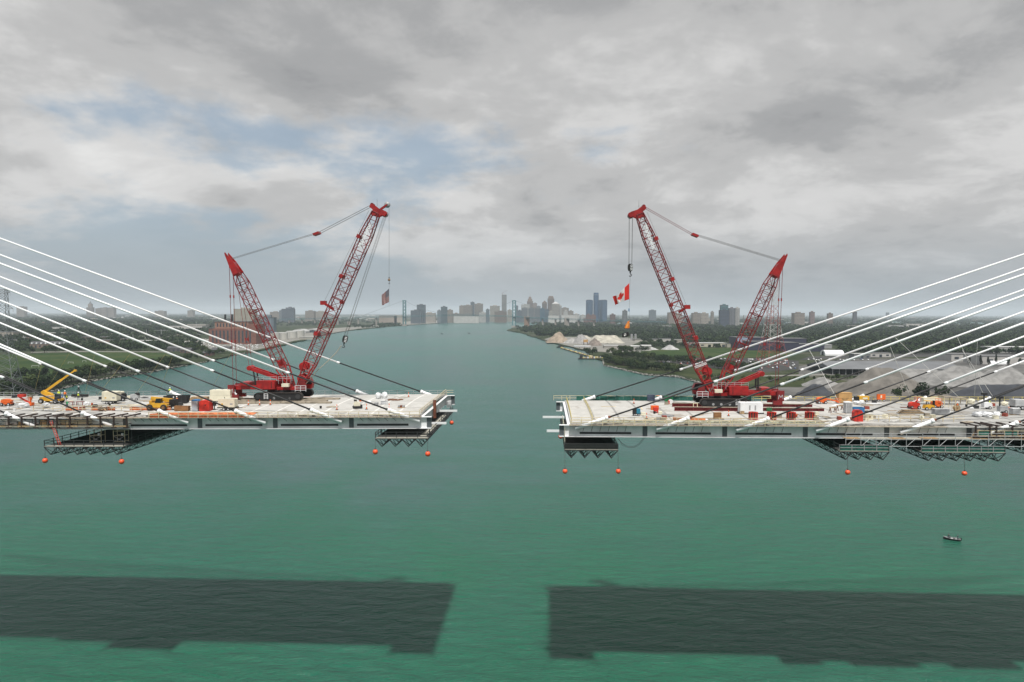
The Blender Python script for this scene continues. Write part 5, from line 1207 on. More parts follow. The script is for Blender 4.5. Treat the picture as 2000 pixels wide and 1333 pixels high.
R = on(C, 1760, 797, 'pipe_bundle', 'low bundle of rods in front of the trees behind the deck', 'pipe bundle')
for i in range(6): MB().tube((0, i * .12, .08), (4, i * .12, .08), .055, .055, 6).build('rod', rust, R)
bag(C, 1962, 793, 'pale round cement bag near the yellow far rail', 1.3, .9, cream, 41); bag(C, 1896, 790, 'pale wrapped heap beside the flat canopy', 1.6, 1.2, cream, 43, cat='heap')
bag(C, 1800, 820, 'small pale sack by the near anchor pipe', .9, .8, cream, 44)
# ---- loose clutter
PLANK = [MB().box(-1.6, 1.6, -.13, .13, 0, .07).mesh('loose_plank', m) for m in (wood, wood_g, rail_y)]; ROD = MB().tube((-2.2, 0, .06), (2.2, 0, .06), .06, .06, 6).mesh('loose_pipe', galv)
CRT = [MB().box(-.45, .45, -.35, .35, .1, .6).box(-.5, .5, -.4, .4, 0, .1).mesh('small_crate', m) for m in (wood, wood_g, grey_m, mat('crate_dull_red', (.30, .06, .04), .7, .3, 2), cream, dark_st)]; BKT = [MB().lathe([(.2, 0), (.25, .5), (.22, .5)], n=10).mesh('bucket', m) for m in (white_p, orange, black)]
SHT = [MB()._add([(-1.2, -.7, .03), (1.2, -.6, .06), (1.1, .7, .10), (-1.3, .6, .04), (0, 0, .28)], [(0, 1, 4), (1, 2, 4), (2, 3, 4), (3, 0, 4)]).mesh('crumpled_sheet', m) for m in (tarp_w, black, wood_g)]
rc = random.Random(77); WORD = {'timber': 'brown', 'timber_grey': 'greyish', 'rail_tan': 'pale', 'grey_metal': 'grey', 'crate_dull_red': 'dull red', 'cream_paint': 'cream', 'dark_steel': 'black', 'white_paint': 'white', 'orange_paint': 'orange', 'black_rubber': 'black', 'white_tarp': 'white', 'galvanised': 'grey'}
for D, dn, boxes in ((A, 'striped flag deck', [(2, 300, 776, 806, 46), (300, 470, 776, 800, 20), (620, 800, 774, 800, 10)]), (C, 'maple leaf deck', [(1590, 1995, 786, 826, 52), (1250, 1600, 806, 822, 22), (1180, 1330, 786, 800, 5)])):
    for (xa, xb, ya, yb, n) in boxes:
        for i in range(n):
            k = rc.random(); me_, lab, ct = (rc.choice(PLANK), 'loose timber plank lying on the ', 'plank') if k < .42 else (rc.choice(CRT), 'small crate standing on the ', 'crate') if k < .66 else (rc.choice(BKT), 'small bucket standing on the ', 'bucket') if k < .8 else (ROD, 'loose steel pipe lying on the ', 'pipe') if k < .9 else (rc.choice(SHT), 'crumpled sheet lying on the ', 'sheet')
            p, rz = D.top(rc.uniform(xa, xb), rc.uniform(ya, yb), rc.choice((0, .1, -.2, 1.5, .6))); wd_ = WORD.get(me_.materials[0].name, ''); tag(put(me_.name.split('.')[0], me_, None, p, rz), wd_ + ' ' + lab + dn, ct, wd_ + ' ' + ct + ' clutter on the ' + dn)
# ------------------------------------------------------------------ fishing boat
p = onz(1859, 1055, 0.0); R = thing('fishing_boat', 'small dark hulled fishing boat drifting on the green water', 'boat', (p.x, p.y, .0), rad(151))
st = [(-2.4, .85, .62), (-1.2, .98, .62), (.4, .95, .66), (1.6, .62, .76), (2.5, .04, .9)]
def hullmesh(st, inset, zb, top):
    q = MB(); vs = []; n = len(st)
    for (x, wd, h) in st:
        w_ = max(wd - inset, .01); vs += [(x, -w_, h + top), (x, -w_ * .75, zb), (x, w_ * .75, zb), (x, w_, h + top)]
    fs = []
    for i in range(n - 1):
        for j in range(3): fs.append((i * 4 + j, i * 4 + j + 1, i * 4 + 5 + j, i * 4 + 4 + j))
    fs += [(0, 3, 2, 1), ((n - 1) * 4, (n - 1) * 4 + 1, (n - 1) * 4 + 2, (n - 1) * 4 + 3)]
    return q._add(vs, fs)
hullmesh(st, 0, -.2, 0).build('hull', black, R)
hullmesh([(x * .96, y, z) for x, y, z in st], .12, .25, -.02).build('inner_hull', dark_st, R)
q = MB()
for a, c in zip(st[:-1], st[1:]):
    for s in (-1, 1): q.bar((a[0], s * a[1], a[2] + .03), (c[0], s * c[1], c[2] + .03), .08, .06)
q.bar((-2.4, -.85, .65), (-2.4, .85, .65), .12, .09); q.build('gunwale', galv, R)
MB().prism([(1.0, .55), (2.2, .78), (1.1, .68)], -.3, .3).build('bow_deck', grey_m, R); MB().box(-.3, .3, -.75, .75, .4, .55).build('bench', galv, R); MB().box(-1.5, -1.0, -.8, .8, .4, .55).build('bench', grey_m, R)
MB().prism([(-2.75, .2), (-2.4, .2), (-2.4, 1.05), (-2.6, 1.2), (-2.8, 1.05)], -.2, .2).build('outboard_motor', black, R); MB().box(-2.7, -2.55, -.06, .06, -.4, .2).build('motor_leg', black, R); MB().prism([(.5, .7), (.75, .7), (.55, 1.25), (.4, 1.25)], -.5, .5).build('windshield', glass, R)
Mb = R.matrix_basis
person(Mb @ Vector((-1.7, .1, .28)), rad(151 + 60), 'person in dark clothes standing at the stern of the fishing boat', denim, None, 0, hat=denim, group='people in the boat')
person(Mb @ Vector((1.1, .2, .15)), rad(151 - 40), 'person in dark jacket leaning forward at the bow of the fishing boat', black, None, 1, hat=denim, group='people in the boat')
# ------------------------------------------------------------------ trees
def leaf_mat(name, cols, attr=False):
    M = bpy.data.materials.new(name); M.use_nodes = True; q = NB(M.node_tree); bs = M.node_tree.nodes['Principled BSDF']
    g = q.n('ShaderNodeNewGeometry'); n = q.noise(g.outputs['Position'], .16, 3, .6)
    if attr:
        at_ = q.n('ShaderNodeAttribute', attribute_name='tone'); f = at_.outputs['Fac']
    else:
        oi = q.n('ShaderNodeObjectInfo'); f = oi.outputs['Random']
    f = q.math('ADD', q.math('MULTIPLY', f, .75), q.math('MULTIPLY', n, .25))
    q.l(q.ramp(f, [(i / (len(cols) - 1), tuple(x * .62 for x in c)) for i, c in enumerate(cols)]), bs.inputs['Base Color'])
    bs.inputs['Roughness'].default_value = .75; bs.inputs['Specular IOR Level'].default_value = .2
    return M
cols = [(.012, .026, .010), (.020, .042, .013), (.032, .060, .016), (.050, .080, .020), (.085, .105, .026)]
leaf_i = leaf_mat('foliage', cols); leaf_s = leaf_mat('foliage_mass', cols, True)
leaf_dk = leaf_mat('foliage_dark', [(.012, .020, .009), (.020, .032, .012), (.032, .048, .015)])
bark = mat('bark', (.09, .065, .045), .9, .3, 2)
def crown_quads(n, seed, size, kind=0):
    """leaf tufts spread over a handful of overlapping lobes: unit crown 1 wide, 1 high, base at z=.18"""
    r = np.random.default_rng(seed); L = 7 if kind == 0 else 4
    if kind == 0: lc = np.stack([r.normal(0, .22, L), r.normal(0, .22, L), r.uniform(.38, .80, L)], 1); lr = r.uniform(.17, .30, L)
    else: lc = np.stack([r.normal(0, .05, L), r.normal(0, .05, L), np.linspace(.3, .85, L)], 1); lr = np.linspace(.26, .10, L)
    k = r.integers(0, L, n); d = r.normal(size=(n, 3)); d /= np.linalg.norm(d, axis=1)[:, None]
    p = lc[k] + d * (lr[k] * r.uniform(.55, 1.08, n) ** .6)[:, None] * np.array([1, 1, .8])
    p[:, 2] = np.maximum(p[:, 2], .16)
    nn = d + r.normal(0, .55, (n, 3)); nn[:, 2] += .35; nn /= np.linalg.norm(nn, axis=1)[:, None]
    a = np.cross(nn, r.normal(size=(n, 3))); a /= np.linalg.norm(a, axis=1)[:, None] + 1e-9; c = np.cross(nn, a)
    s = size * r.uniform(.6, 1.35, n)[:, None]
    return np.stack([p - a * s - c * s * .7, p + a * s - c * s * .5, p + a * s * .8 + c * s, p - a * s * .9 + c * s * .8], 1)
def quads_mesh(name, Q, m, tone=None):
    n = len(Q); me = bpy.data.meshes.new(name); me.vertices.add(n * 4); me.vertices.foreach_set('co', Q.reshape(-1).astype(np.float32))
    me.loops.add(n * 4); me.loops.foreach_set('vertex_index', np.arange(n * 4, dtype=np.int32)); me.polygons.add(n)
    me.polygons.foreach_set('loop_start', np.arange(0, n * 4, 4, dtype=np.int32)); me.polygons.foreach_set('loop_total', np.full(n, 4, np.int32))
    me.materials.append(m)
    if tone is not None:
        at_ = me.attributes.new('tone', 'FLOAT', 'FACE'); at_.data.foreach_set('value', tone.astype(np.float32))
    me.update(calc_edges=True); return me
CROWN = [quads_mesh('crown', crown_quads(520, 10 + i, .045), leaf_i) for i in range(6)] + [quads_mesh('crown', crown_quads(300, 30 + i, .05, 1), leaf_dk) for i in range(2)]
TRUNK = []
for i in range(8):
    r = random.Random(i); q = MB().tube((0, 0, -.02), (0, 0, .45), .032, .02, 7)
    for k in range(5):
        a = k * 1.26 + r.random(); q.tube((0, 0, .2 + .05 * k), (math.cos(a) * .22, math.sin(a) * .22, .45 + .06 * k), .014, .006, 5)
    TRUNK.append(q.mesh('trunk', bark))
def tree(x, y, h, w_, label, group, kind=0, z=LZ):
    i = random.randrange(6) if kind == 0 else 6 + random.randrange(2)
    R = thing('tree', label, 'tree', (x, y, z), random.uniform(0, 6.28), group); sc3 = (w_, w_, h)
    put('crown', CROWN[i], R, scale=sc3); put('trunk', TRUNK[i], R, scale=sc3); return R
def tree_line(pts, n, hr, label, group, spread=14, kind=0):
    P = [Vector(gp(*p)) for p in pts]; seg = [(b - a).length for a, b in zip(P[:-1], P[1:])]; T = sum(seg)
    for i in range(n):
        t = (i + random.uniform(0, .9)) / n * T; k = 0
        while k < len(seg) - 1 and t > seg[k]: t -= seg[k]; k += 1
        p = P[k].lerp(P[k + 1], min(t / max(seg[k], .01), 1)); h = random.uniform(*hr)
        dd = random.uniform(0, spread); u_ = p.normalized() * dd
        tree(p.x + u_.x, p.y + u_.y, h, h * random.uniform(.8, 1.15), label, group, kind)
tree_line([(-90, 784), (30, 775), (108, 758), (140, 749), (200, 736), (276, 726.5), (320, 718.5), (352, 712)], 84, (10, 17), 'dark green tree in the belt on the park shore', 'trees along the park shore', 26)
tree_line([(-80, 752), (60, 743), (130, 740)], 14, (9, 14), 'dark green tree behind the shore belt of the park', 'trees behind the park shore', 40)
tree_line([(150, 738), (262, 720), (350, 706), (400, 699)], 16, (7, 12), 'leafy tree between park lawn and water', 'trees between lawn and water', 10)
tree_line([(-60, 694), (30, 692), (150, 688), (330, 684), (400, 690)], 34, (9, 15), 'leafy tree in the row behind the park lawn', 'trees behind the park lawn', 60)
tree_line([(350, 702), (400, 698), (440, 690)], 8, (8, 13), 'tree beside the small houses near the car park', 'trees near the small houses', 20)
tree_line([(1183, 709), (1222, 718), (1262, 726), (1330, 731)], 84, (7, 13), 'bushy tree on the scrubby shore beside the quay', 'trees on the scrub shore', 55)
tree_line([(1200, 700), (1260, 706), (1340, 714), (1420, 724), (1480, 730)], 70, (8, 14), 'dark tree among the salvage yard scrub', 'trees in the salvage yard', 70)
tree_line([(1366, 741), (1430, 747), (1520, 748), (1640, 742), (1760, 741)], 26, (4, 8), 'low bush along the gravel yard edge', 'bushes along the gravel yard', 12)
tree_line([(1140, 694), (1165, 694)], 2, (13, 16), 'tall rounded tree standing on the quay beside the barge', 'quay trees', 5)
tree_line([(1195, 693), (1235, 690), (1262, 688)], 7, (12, 19), 'tall dark tree in front of the pale sheds on the quay', 'trees in front of the pale sheds', 12)
for px, py, h, w_, lab in ((1752, 783, 11, 9, 'young tree just behind the deck, left of the biggest one'), (1790, 783, 17, 15, 'biggest leafy tree just behind the deck beside the red lift'), (1829, 783, 13, 6, 'slim tree just behind the deck, right of the biggest one'), (1845, 783, 13, 6, 'slim dark tree just behind the deck, farthest right of the four')):
    x, y = gp(px, py); tree(x, y, h, w_, lab, 'trees just behind the deck')
for i, (px, py) in enumerate(((1893, 712), (1915, 714), (1930, 713), (1945, 712), (1970, 715), (1990, 712))):
    x, y = gp(px, py); tree(x, y, 13 + 3 * (i % 2), 8, 'dark conical tree in front of the long white warehouses', 'conical trees by the warehouses', 1)
# woods: one mass per bank
def woods(name, label, regions, kindlabel, seed):
    r = np.random.default_rng(seed); QS, TN = [], []
    protos = {}
    for (n, x0, x1, ya, yb, hr, wr, nq, skip) in regions:
        key = (nq,); 
        if key not in protos: protos[key] = [crown_quads(nq, 100 + k, .30 / math.sqrt(nq / 12)) for k in range(5)]
        px = r.uniform(x0, x1, n); py = ya + (yb - ya) * r.uniform(0, 1, n)
        cl = np.sin(px * .031 + py * .4) + np.sin(px * .083 - py * .7) + r.normal(0, .7, n)
        for i in range(n):
            if cl[i] < skip: continue
            X, Y = gp(px[i], py[i]); h = r.uniform(*hr); w_ = r.uniform(*wr)
            if any(_inbox(X, Y, bb) for bb in KEEP): continue
            Q = protos[key][int(r.integers(0, 5))]; a = r.uniform(0, 6.28); ca, sa = math.cos(a), math.sin(a)
            T = np.empty_like(Q); T[..., 0] = (Q[..., 0] * ca - Q[..., 1] * sa) * w_ + X; T[..., 1] = (Q[..., 0] * sa + Q[..., 1] * ca) * w_ + Y; T[..., 2] = (Q[..., 2] - .1) * h + LZ
            QS.append(T); t = np.clip(.35 + .16 * cl[i] * .5 + r.normal(0, .16), 0, 1); TN.append(np.full(nq, t))
    me = quads_mesh(name, np.concatenate(QS), leaf_s, np.concatenate(TN)); return tag(put(name, me), label, 'woodland', kind='stuff')
KEEP = []
def _inbox(x, y, b): return b[0] < x < b[1] and b[2] < y < b[3]
# ------------------------------------------------------------------ buildings
bm_ = {}
def bmat(col, rough=.7): 
    k = 'facade_%02d_%02d_%02d' % tuple(int(c * 99) for c in col); return mat(k, tuple(c * .78 for c in col), rough, .15, .05)
win_m = mat('window_band', (.05, .065, .08), .2, .3, .3); roof_g = mat('roof_grey', (.13, .13, .132), .85, .25, .05); roof_w = mat('roof_white', (.42, .42, .41), .7, .15, .05)
roof_d = mat('roof_dark', (.07, .07, .075), .85, .25, .1); brick = mat('brick_wall', (.20, .085, .06), .85, .25, .2); brick2 = mat('brick_pale', (.30, .17, .12), .85, .25, .2)
def keep(x0, x1, y0, y1, mg=4): KEEP.append((x0 - mg, x1 + mg, y0 - mg - (y0 * .003), y1 + mg))
def tower(px0, px1, ptop, Y, label, col, style='grid', depth=None, base=LZ, name='office_tower', top=None, cat='building', group=None, wincol=None):
    p0 = onY(px0, ptop, Y); p1 = onY(px1, ptop, Y); Wd = p1.x - p0.x; Hh = (p0.z + p1.z) / 2 - base; Dp = depth or min(max(Wd * .8, 12), 60)
    R = thing(name, label, cat, (p0.x, Y, base), 0, group); m = bmat(col); wm_ = wincol or win_m
    MB().box(0, Wd, 0, Dp, 0, Hh).build('wall', m, R)
    q = MB()
    if style == 'vert':
        n = max(3, round(Wd / 7)); 
        for i in range(n): q.box(Wd * (i + .3) / n, Wd * (i + .7) / n, -.5, -.05, Hh * .04, Hh * .97)
        for i in range(max(2, round(Dp / 9))): k = max(2, round(Dp / 9)); q.box(-.5, -.05, Dp * (i + .3) / k, Dp * (i + .7) / k, Hh * .04, Hh * .97)
    elif style == 'band':
        n = max(3, round(Hh / 8))
        for i in range(n): q.box(Wd * .03, Wd * .97, -.5, -.05, Hh * (i + .35) / n, Hh * (i + .75) / n); q.box(-.5, -.05, Dp * .03, Dp * .97, Hh * (i + .35) / n, Hh * (i + .75) / n)
    elif style == 'grid':
        n = max(2, round(Wd / 8)); k = max(2, round(Hh / 9))
        for i in range(n):
            for j in range(k): q.box(Wd * (i + .25) / n, Wd * (i + .75) / n, -.4, -.05, Hh * (j + .3) / k, Hh * (j + .75) / k)
    if q.v: tag(q.build('windows', wm_, R), kind='stuff')
    MB().box(-.6, Wd + .6, -.6, Dp + .6, Hh, Hh + max(1.0, Hh * .012)).build('roof', roof_g if col[0] < .4 else roof_w, R)
    if style != 'none': MB().box(Wd * .3, Wd * .7, Dp * .3, Dp * .7, Hh + 1, Hh + 1 + min(6, Hh * .08 + 1)).build('plant_room', m, R)
    keep(p0.x, p1.x, Y, Y + Dp); return R, Wd, Hh, Dp
T = 5800
tan = (.36, .30, .25); beige = (.46, .41, .35); gb = (.22, .25, .28); dkb = (.15, .18, .21); white_b = (.60, .58, .55); brn = (.24, .17, .13)
tower(802, 822, 607, T - 900, 'low dark block left of the stepped dark building beyond the suspension bridge', dkb, 'band'); tower(814, 830, 596, T - 800, 'dark blue stepped high-rise left of the bridge mid span', dkb, 'band')
tower(854, 861, 607, T - 700, 'low grey block beside the dark teal high-rise', gb, 'grid'); tower(861, 873, 600, T - 700, 'dark teal high-rise above the bridge mid span', (.13, .18, .20), 'band'); tower(873, 884, 606, T - 500, 'low tan block right of the dark teal high-rise', tan, 'grid')
tower(897, 906, 598, T, 'tan casino block at the left of the striped group', tan, 'grid'); tower(905, 922, 597, T - 60, 'wide tan grey high-rise with vertical stripes', tan, 'vert'); tower(919, 926.5, 591, T + 50, 'narrow grey blue tower rising behind the striped high-rise', gb, 'band'); tower(927, 943, 594, T, 'tan slab tower right of the narrow grey blue one', tan, 'vert')
tower(949, 956, 605, T - 300, 'small dark domed block between tan towers', dkb, 'grid'); tower(957, 976, 598, T + 200, 'wide light beige high-rise with white cornice', beige, 'grid'); tower(966, 990, 609, T - 300, 'low brown block below the unfinished tower', brn, 'grid')
R, Wd, Hh, Dp = tower(980, 989.5, 577, T + 100, 'tallest narrow grey tower under construction with a roof crane', (.30, .29, .28), 'grid')
MB().tube((Wd * .1, Dp / 2, Hh), (Wd * .1, Dp / 2, Hh + 22), 1.0, 1.0, 5).build('roof_crane_mast', rust, R); MB().bar((Wd * .1 - 9, Dp / 2, Hh + 10), (Wd * .1 + 40, Dp / 2, Hh + 42), 1.2).build('roof_crane_jib', rust, R); MB().box(Wd * .1, Wd * .9, Dp * .1, Dp * .9, Hh, Hh + 8).build('top_frame', galv, R)
tower(991, 1000, 606, T + 300, 'low beige block right of the unfinished tower', beige, 'grid'); tower(1007, 1012, 598, T + 200, 'blue grey block just right of the bridge tower', gb, 'band'); tower(1010, 1020, 607, T - 100, 'low dark block right of the bridge tower', dkb, 'band')
tower(1018, 1035, 595.5, T + 300, 'white topped beige block behind the grey striped slabs', white_b, 'grid'); 
for i, (a, c, t_) in enumerate(((1019, 1031, 602), (1032, 1043, 602.5), (1044, 1055, 603))): tower(a, c, t_, T - 250, 'grey striped waterfront slab, %s of three' % ['left', 'middle', 'right'][i], (.20, .21, .22), 'vert')
R, Wd, Hh, Dp = tower(1029.5, 1041, 589, T + 500, 'stepped brown art deco tower with thin spire', (.30, .22, .18), 'vert')
MB().box(Wd * .12, Wd * .88, Dp * .12, Dp * .88, Hh, Hh + 22).build('upper_tier', bmat((.30, .22, .18)), R); MB().box(Wd * .28, Wd * .72, Dp * .28, Dp * .72, Hh + 22, Hh + 40).build('crown_tier', bmat((.30, .22, .18)), R); MB().tube((Wd / 2, Dp / 2, Hh + 40), (Wd / 2, Dp / 2, Hh + 68), 1.6, .3, 6).build('spire', rust, R)
tower(1041, 1049, 593, T + 450, 'pale pink block right of the art deco tower', (.38, .31, .28), 'grid'); tower(1048, 1056, 599, T + 300, 'grey block above the blue glass block', gb, 'grid'); tower(1055, 1064, 603, T - 200, 'bright blue glass waterfront block', (.05, .16, .26), 'band'); tower(1064, 1072, 605, T - 180, 'dull blue glass block beside the bright one', (.09, .15, .21), 'band')
R, Wd, Hh, Dp = tower(1059, 1068.5, 592, T + 400, 'brown tower with small pitched top left of the stepped brown tower', brn, 'vert'); MB().prism([(0, Hh), (Wd, Hh), (Wd * .5, Hh + 20)], 0, Dp).build('gable', bmat(brn), R)
R, Wd, Hh, Dp = tower(1070, 1082.5, 584, T + 500, 'stepped brown gothic tower, tallest brown one', brn, 'vert'); MB().box(Wd * .08, Wd * .92, Dp * .1, Dp * .9, Hh, Hh + 14).build('upper_tier', bmat(brn), R); MB().box(Wd * .16, Wd * .84, Dp * .2, Dp * .8, Hh + 14, Hh + 24).build('crown_tier', bmat(brn), R)
R, Wd, Hh, Dp = tower(1077.5, 1093, 594, T + 50, 'cream tower with low pyramid roof', beige, 'vert'); MB()._add([(0, 0, Hh), (Wd, 0, Hh), (Wd, Dp, Hh), (0, Dp, Hh), (Wd / 2, Dp / 2, Hh + 20)], [(0, 1, 4), (1, 2, 4), (2, 3, 4), (3, 0, 4)]).build('pyramid', roof_w, R)
tower(1091, 1097, 597.5, T + 80, 'narrow white slab right of the pyramid roof', white_b, 'vert'); tower(1096, 1111, 602, T + 350, 'tan stepped block right of the white slab', tan, 'grid'); tower(1101, 1109, 608, T - 150, 'white low block in front of the tan stepped one', white_b, 'grid'); tower(1110, 1120, 608, T + 200, 'tan low block at the right of downtown', tan, 'grid')
for i, (a, c, t_) in enumerate(((826, 850, 612), (884, 897, 613), (936, 950, 611), (1072, 1080, 609), (1120, 1132, 614), (1134, 1143, 616))): tower(a, c, t_, T - 350 + 40 * i, ['broad pale block left of the bridge mid span', 'low tan block between dark teal tower and casino', 'low pale block below the tan slab tower', 'small pale block right of the dull blue glass', 'low pale roofed hall right of downtown', 'low white block left of the cylinder towers'][i], [beige, tan, white_b, beige, white_b, white_b][i], 'grid')
# long pale halls on the waterfront
for i, (a, c, t_, b_) in enumerate(((886, 935, 618, 0), (1071, 1092, 617, 0), (1096, 1128, 616, 0), (740, 775, 617.5, 0), (770, 786, 616.5, 0))):
    tower(a, c, t_, T - 600 if i < 3 else 4700, ['long white hall on the waterfront below the tan towers', 'long white hall behind the bridge deck', 'pale convention hall right of the cream tower', 'long pale terminal left of the bridge tower', 'pale round roofed depot beside the bridge tower'][i], [white_b, white_b, white_b, tan, beige][i], 'none', 60)
# the cluster of round blue glass towers
RY = 5750; ctr = onY(1165, 600, RY); bl = (.035, .085, .17); R = thing('cylinder_tower_cluster', 'cluster of blue glass towers around a tall central cylinder', 'building', (ctr.x, RY, LZ)); px_m = RY / FPX
gm1 = mat('blue_glass_wall', bl, .25, .25, .03); zt = lambda y: onY(1165, y, RY).z - LZ
for i, (cx, dy) in enumerate(((-15, 0), (15, 0), (-11, 60), (11, 60))):
    wd = 11.5 * px_m / 2
    t_ = MB().prism([(cx * px_m + wd * math.cos(math.pi * (k + .5) / 4) * 1.05, dy + wd * math.sin(math.pi * (k + .5) / 4)) for k in range(8)], 0, zt(587), 'z').build('quarter_tower', gm1, R)
    q = MB()
    for k in range(6): xx = cx * px_m - wd * .8 + k * wd * .32; q.box(xx - 1, xx + 1, dy - wd - 1.2, dy - wd * .95, 4, zt(587.5))
    tag(q.build('mullions', mat('mullion_blue', (.10, .15, .22), .4, .2, .1), t_), kind='stuff')
    MB().box(cx * px_m - wd * .7, cx * px_m + wd * .7, dy - wd * .7, dy + wd * .7, zt(587), zt(586)).build('roof', roof_d, t_)
c_ = MB().lathe([(5.2 * px_m, 0), (5.2 * px_m, zt(573.5)), (4.6 * px_m, zt(573.2)), (4.6 * px_m, zt(572))], (0, 30, 0), 24).build('central_cylinder', gm1, R)
MB().lathe([(5.35 * px_m, zt(577)), (5.35 * px_m, zt(575))], (0, 30, 0), 24).build('top_band', mat('mullion_blue', (.10, .15, .22)), c_)
keep(ctr.x - 90, ctr.x + 90, RY - 60, RY + 120)
tower(1145, 1154, 615, RY - 700, 'low brick block in front of the blue cylinder towers, left one', (.22, .10, .08), 'grid'); tower(1154, 1164, 616, RY - 690, 'low brick block in front of the blue cylinder towers, right one', (.25, .12, .09), 'grid')
tower(1216.5, 1225.5, 607.5, 4300, 'grey slab block right of the blue cylinder towers', (.20, .21, .21), 'grid'); tower(1192, 1202, 615, 4300, 'small brown block between cylinder towers and grey slab', (.20, .13, .11), 'grid')
tower(1269, 1281.5, 606.5, 6500, 'hazy grey block far beyond the trees', gb, 'band'); tower(1306, 1322, 611, 4600, 'pale tan block left of the boom', tan, 'grid'); tower(1322, 1332, 613, 4620, 'second pale tan block beside the boom', beige, 'grid'); tower(1353, 1368, 612, 4500, 'grey tan block right of the boom', tan, 'grid'); tower(1369, 1384, 612.5, 4600, 'pale block left of the small pointed tower', beige, 'grid')
R, Wd, Hh, Dp = tower(1389, 1394.5, 610, 4300, 'small pointed beige tower left of the teal tower', beige, 'vert'); MB()._add([(0, 0, Hh), (Wd, 0, Hh), (Wd, Dp, Hh), (0, Dp, Hh), (Wd / 2, Dp / 2, Hh + 9)], [(0, 1, 4), (1, 2, 4), (2, 3, 4), (3, 0, 4)]).build('cap', roof_g, R)
tower(1407.5, 1424, 606.5, 4000, 'dark base block of the teal glass tower', (.06, .08, .14), 'band'); tower(1409, 1422.5, 596.5, 4016, 'teal glass tower among the trees beyond the boom', (.10, .25, .27), 'band')
tower(1425, 1436, 602.5, 4000, 'grey striped slab right of the teal tower', (.22, .22, .24), 'vert'); tower(1437, 1445, 602, 4040, 'white slab right of the grey striped one', white_b, 'vert')
tower(1552, 1572, 612, 4400, 'broad tan apartment block right of the crane mast', tan, 'grid'); tower(1583, 1591.5, 610, 4600, 'dull pink tower right of the tan apartment block', (.30, .20, .19), 'grid'); tower(1618, 1627, 613, 4700, 'small brown block right of the pink tower', brn, 'grid'); tower(1667.5, 1674, 609.5, 4900, 'dark slim tower below the top cable', (.16, .16, .18), 'vert'); tower(1732, 1737, 611, 9000, 'faint slim tower far on the hazy horizon', gb, 'none')
MB_ = thing('chimney_stack', 'thin dark chimney stack left of the crane mast', 'chimney', (*gp(1452, 630), LZ)); MB().lathe([(3.5, 0), (2.4, 60)], n=10).build('shaft', brn_m := mat('stack_brown', (.12, .08, .07), .8, .2, .1), MB_); MB().lathe([(2.7, 58), (2.7, 61)], n=10).build('rim', roof_d, MB_)
# left horizon
tower(550, 573.5, 604, 5200, 'blue grey hotel slab with raised roof wing', (.16, .19, .24), 'band', 40); tower(558, 573, 601.5, 5215, 'raised roof wing of the blue grey hotel', (.18, .21, .26), 'band', 30); tower(545, 553, 607, 5600, 'grey annex left of the hotel slab', gb, 'grid'); tower(527, 545, 610, 6000, 'low tan block left of the hotel', tan, 'grid'); tower(596, 613, 608, 6000, 'low tan block right of the hotel', tan, 'grid'); tower(614, 636, 609, 6200, 'low beige blocks right of the boom', beige, 'grid')
R, Wd, Hh, Dp = tower(168.5, 179.5, 601, 8800, 'hazy stepped art deco tower on the left horizon', (.32, .25, .20), 'vert'); MB().box(Wd * .2, Wd * .8, Dp * .2, Dp * .8, Hh, Hh + 45).build('upper_tier', bmat((.32, .25, .20)), R); MB()._add([(Wd * .3, Dp * .3, Hh + 45), (Wd * .7, Dp * .3, Hh + 45), (Wd * .7, Dp * .7, Hh + 45), (Wd * .3, Dp * .7, Hh + 45), (Wd / 2, Dp / 2, Hh + 80)], [(0, 1, 4), (1, 2, 4), (2, 3, 4), (3, 0, 4)]).build('roof_peak', roof_g, R)
for i, (a, c, t_) in enumerate(((186, 197, 603), (196, 210, 601.5), (208, 222, 602), (32, 47, 599.5), (302, 321, 608), (366, 377, 607))): tower(a, c, t_, 8900, ['hazy wide block right of the art deco tower, first', 'hazy wide block right of the art deco tower, tallest', 'hazy wide block right of the art deco tower, last', 'hazy flat block behind the left pylon', 'hazy low block between the stay cables', 'hazy small block near the power plant'][i], tan, 'grid')
tower(456, 494, 604, 3400, 'large plain beige grain depot behind the brick power plant', (.45, .42, .34), 'vert', 60, wincol=bmat((.36, .33, .27))); tower(511, 534, 621, 1900, 'blue grey corrugated tower block beside the storage tanks', (.22, .27, .31), 'vert', 25, wincol=bmat((.17, .21, .25)))
# brick power plant
Y = 1650; p0 = onY(408, 665, Y); R = thing('power_plant', 'long red brick power plant with two black chimneys', 'building', (p0.x, Y, LZ)); xs = lambda px: onY(px, 640, Y).x - p0.x; zs = lambda py: onY(450, py, Y).z - LZ
MB().box(0, xs(500), 0, 60, 0, zs(642)).build('lower_wall', brick, R); MB().box(xs(416), xs(482), 10, 60, zs(642), zs(629)).build('upper_wall', brick2, R); MB().box(xs(482), xs(500), 5, 60, zs(642), zs(634)).build('side_wall', brick, R)
MB().box(xs(416) - 1, xs(482) + 1, 9, 61, zs(629), zs(628)).build('roof', roof_g, R); MB().box(-1, xs(416), -1, 61, zs(642), zs(641)).build('lower_roof', roof_g, R)
for i in range(11): MB().box(xs(414) + i * 8.6, xs(414) + i * 8.6 + 3.6, -.4, -.05, 4, zs(646)).build('window', win_m, R)
for i in range(10): MB().box(xs(420) + i * 7.2, xs(420) + i * 7.2 + 3, 9.6, 9.95, zs(639), zs(632)).build('window', win_m, R)
for px in (430, 444): MB().lathe([(2.6, zs(629)), (2.2, zs(615)), (2.4, zs(614.5))], (xs(px), 30, 0), 12).build('chimney', black, R)
keep(p0.x, p0.x + 120, Y, Y + 80)
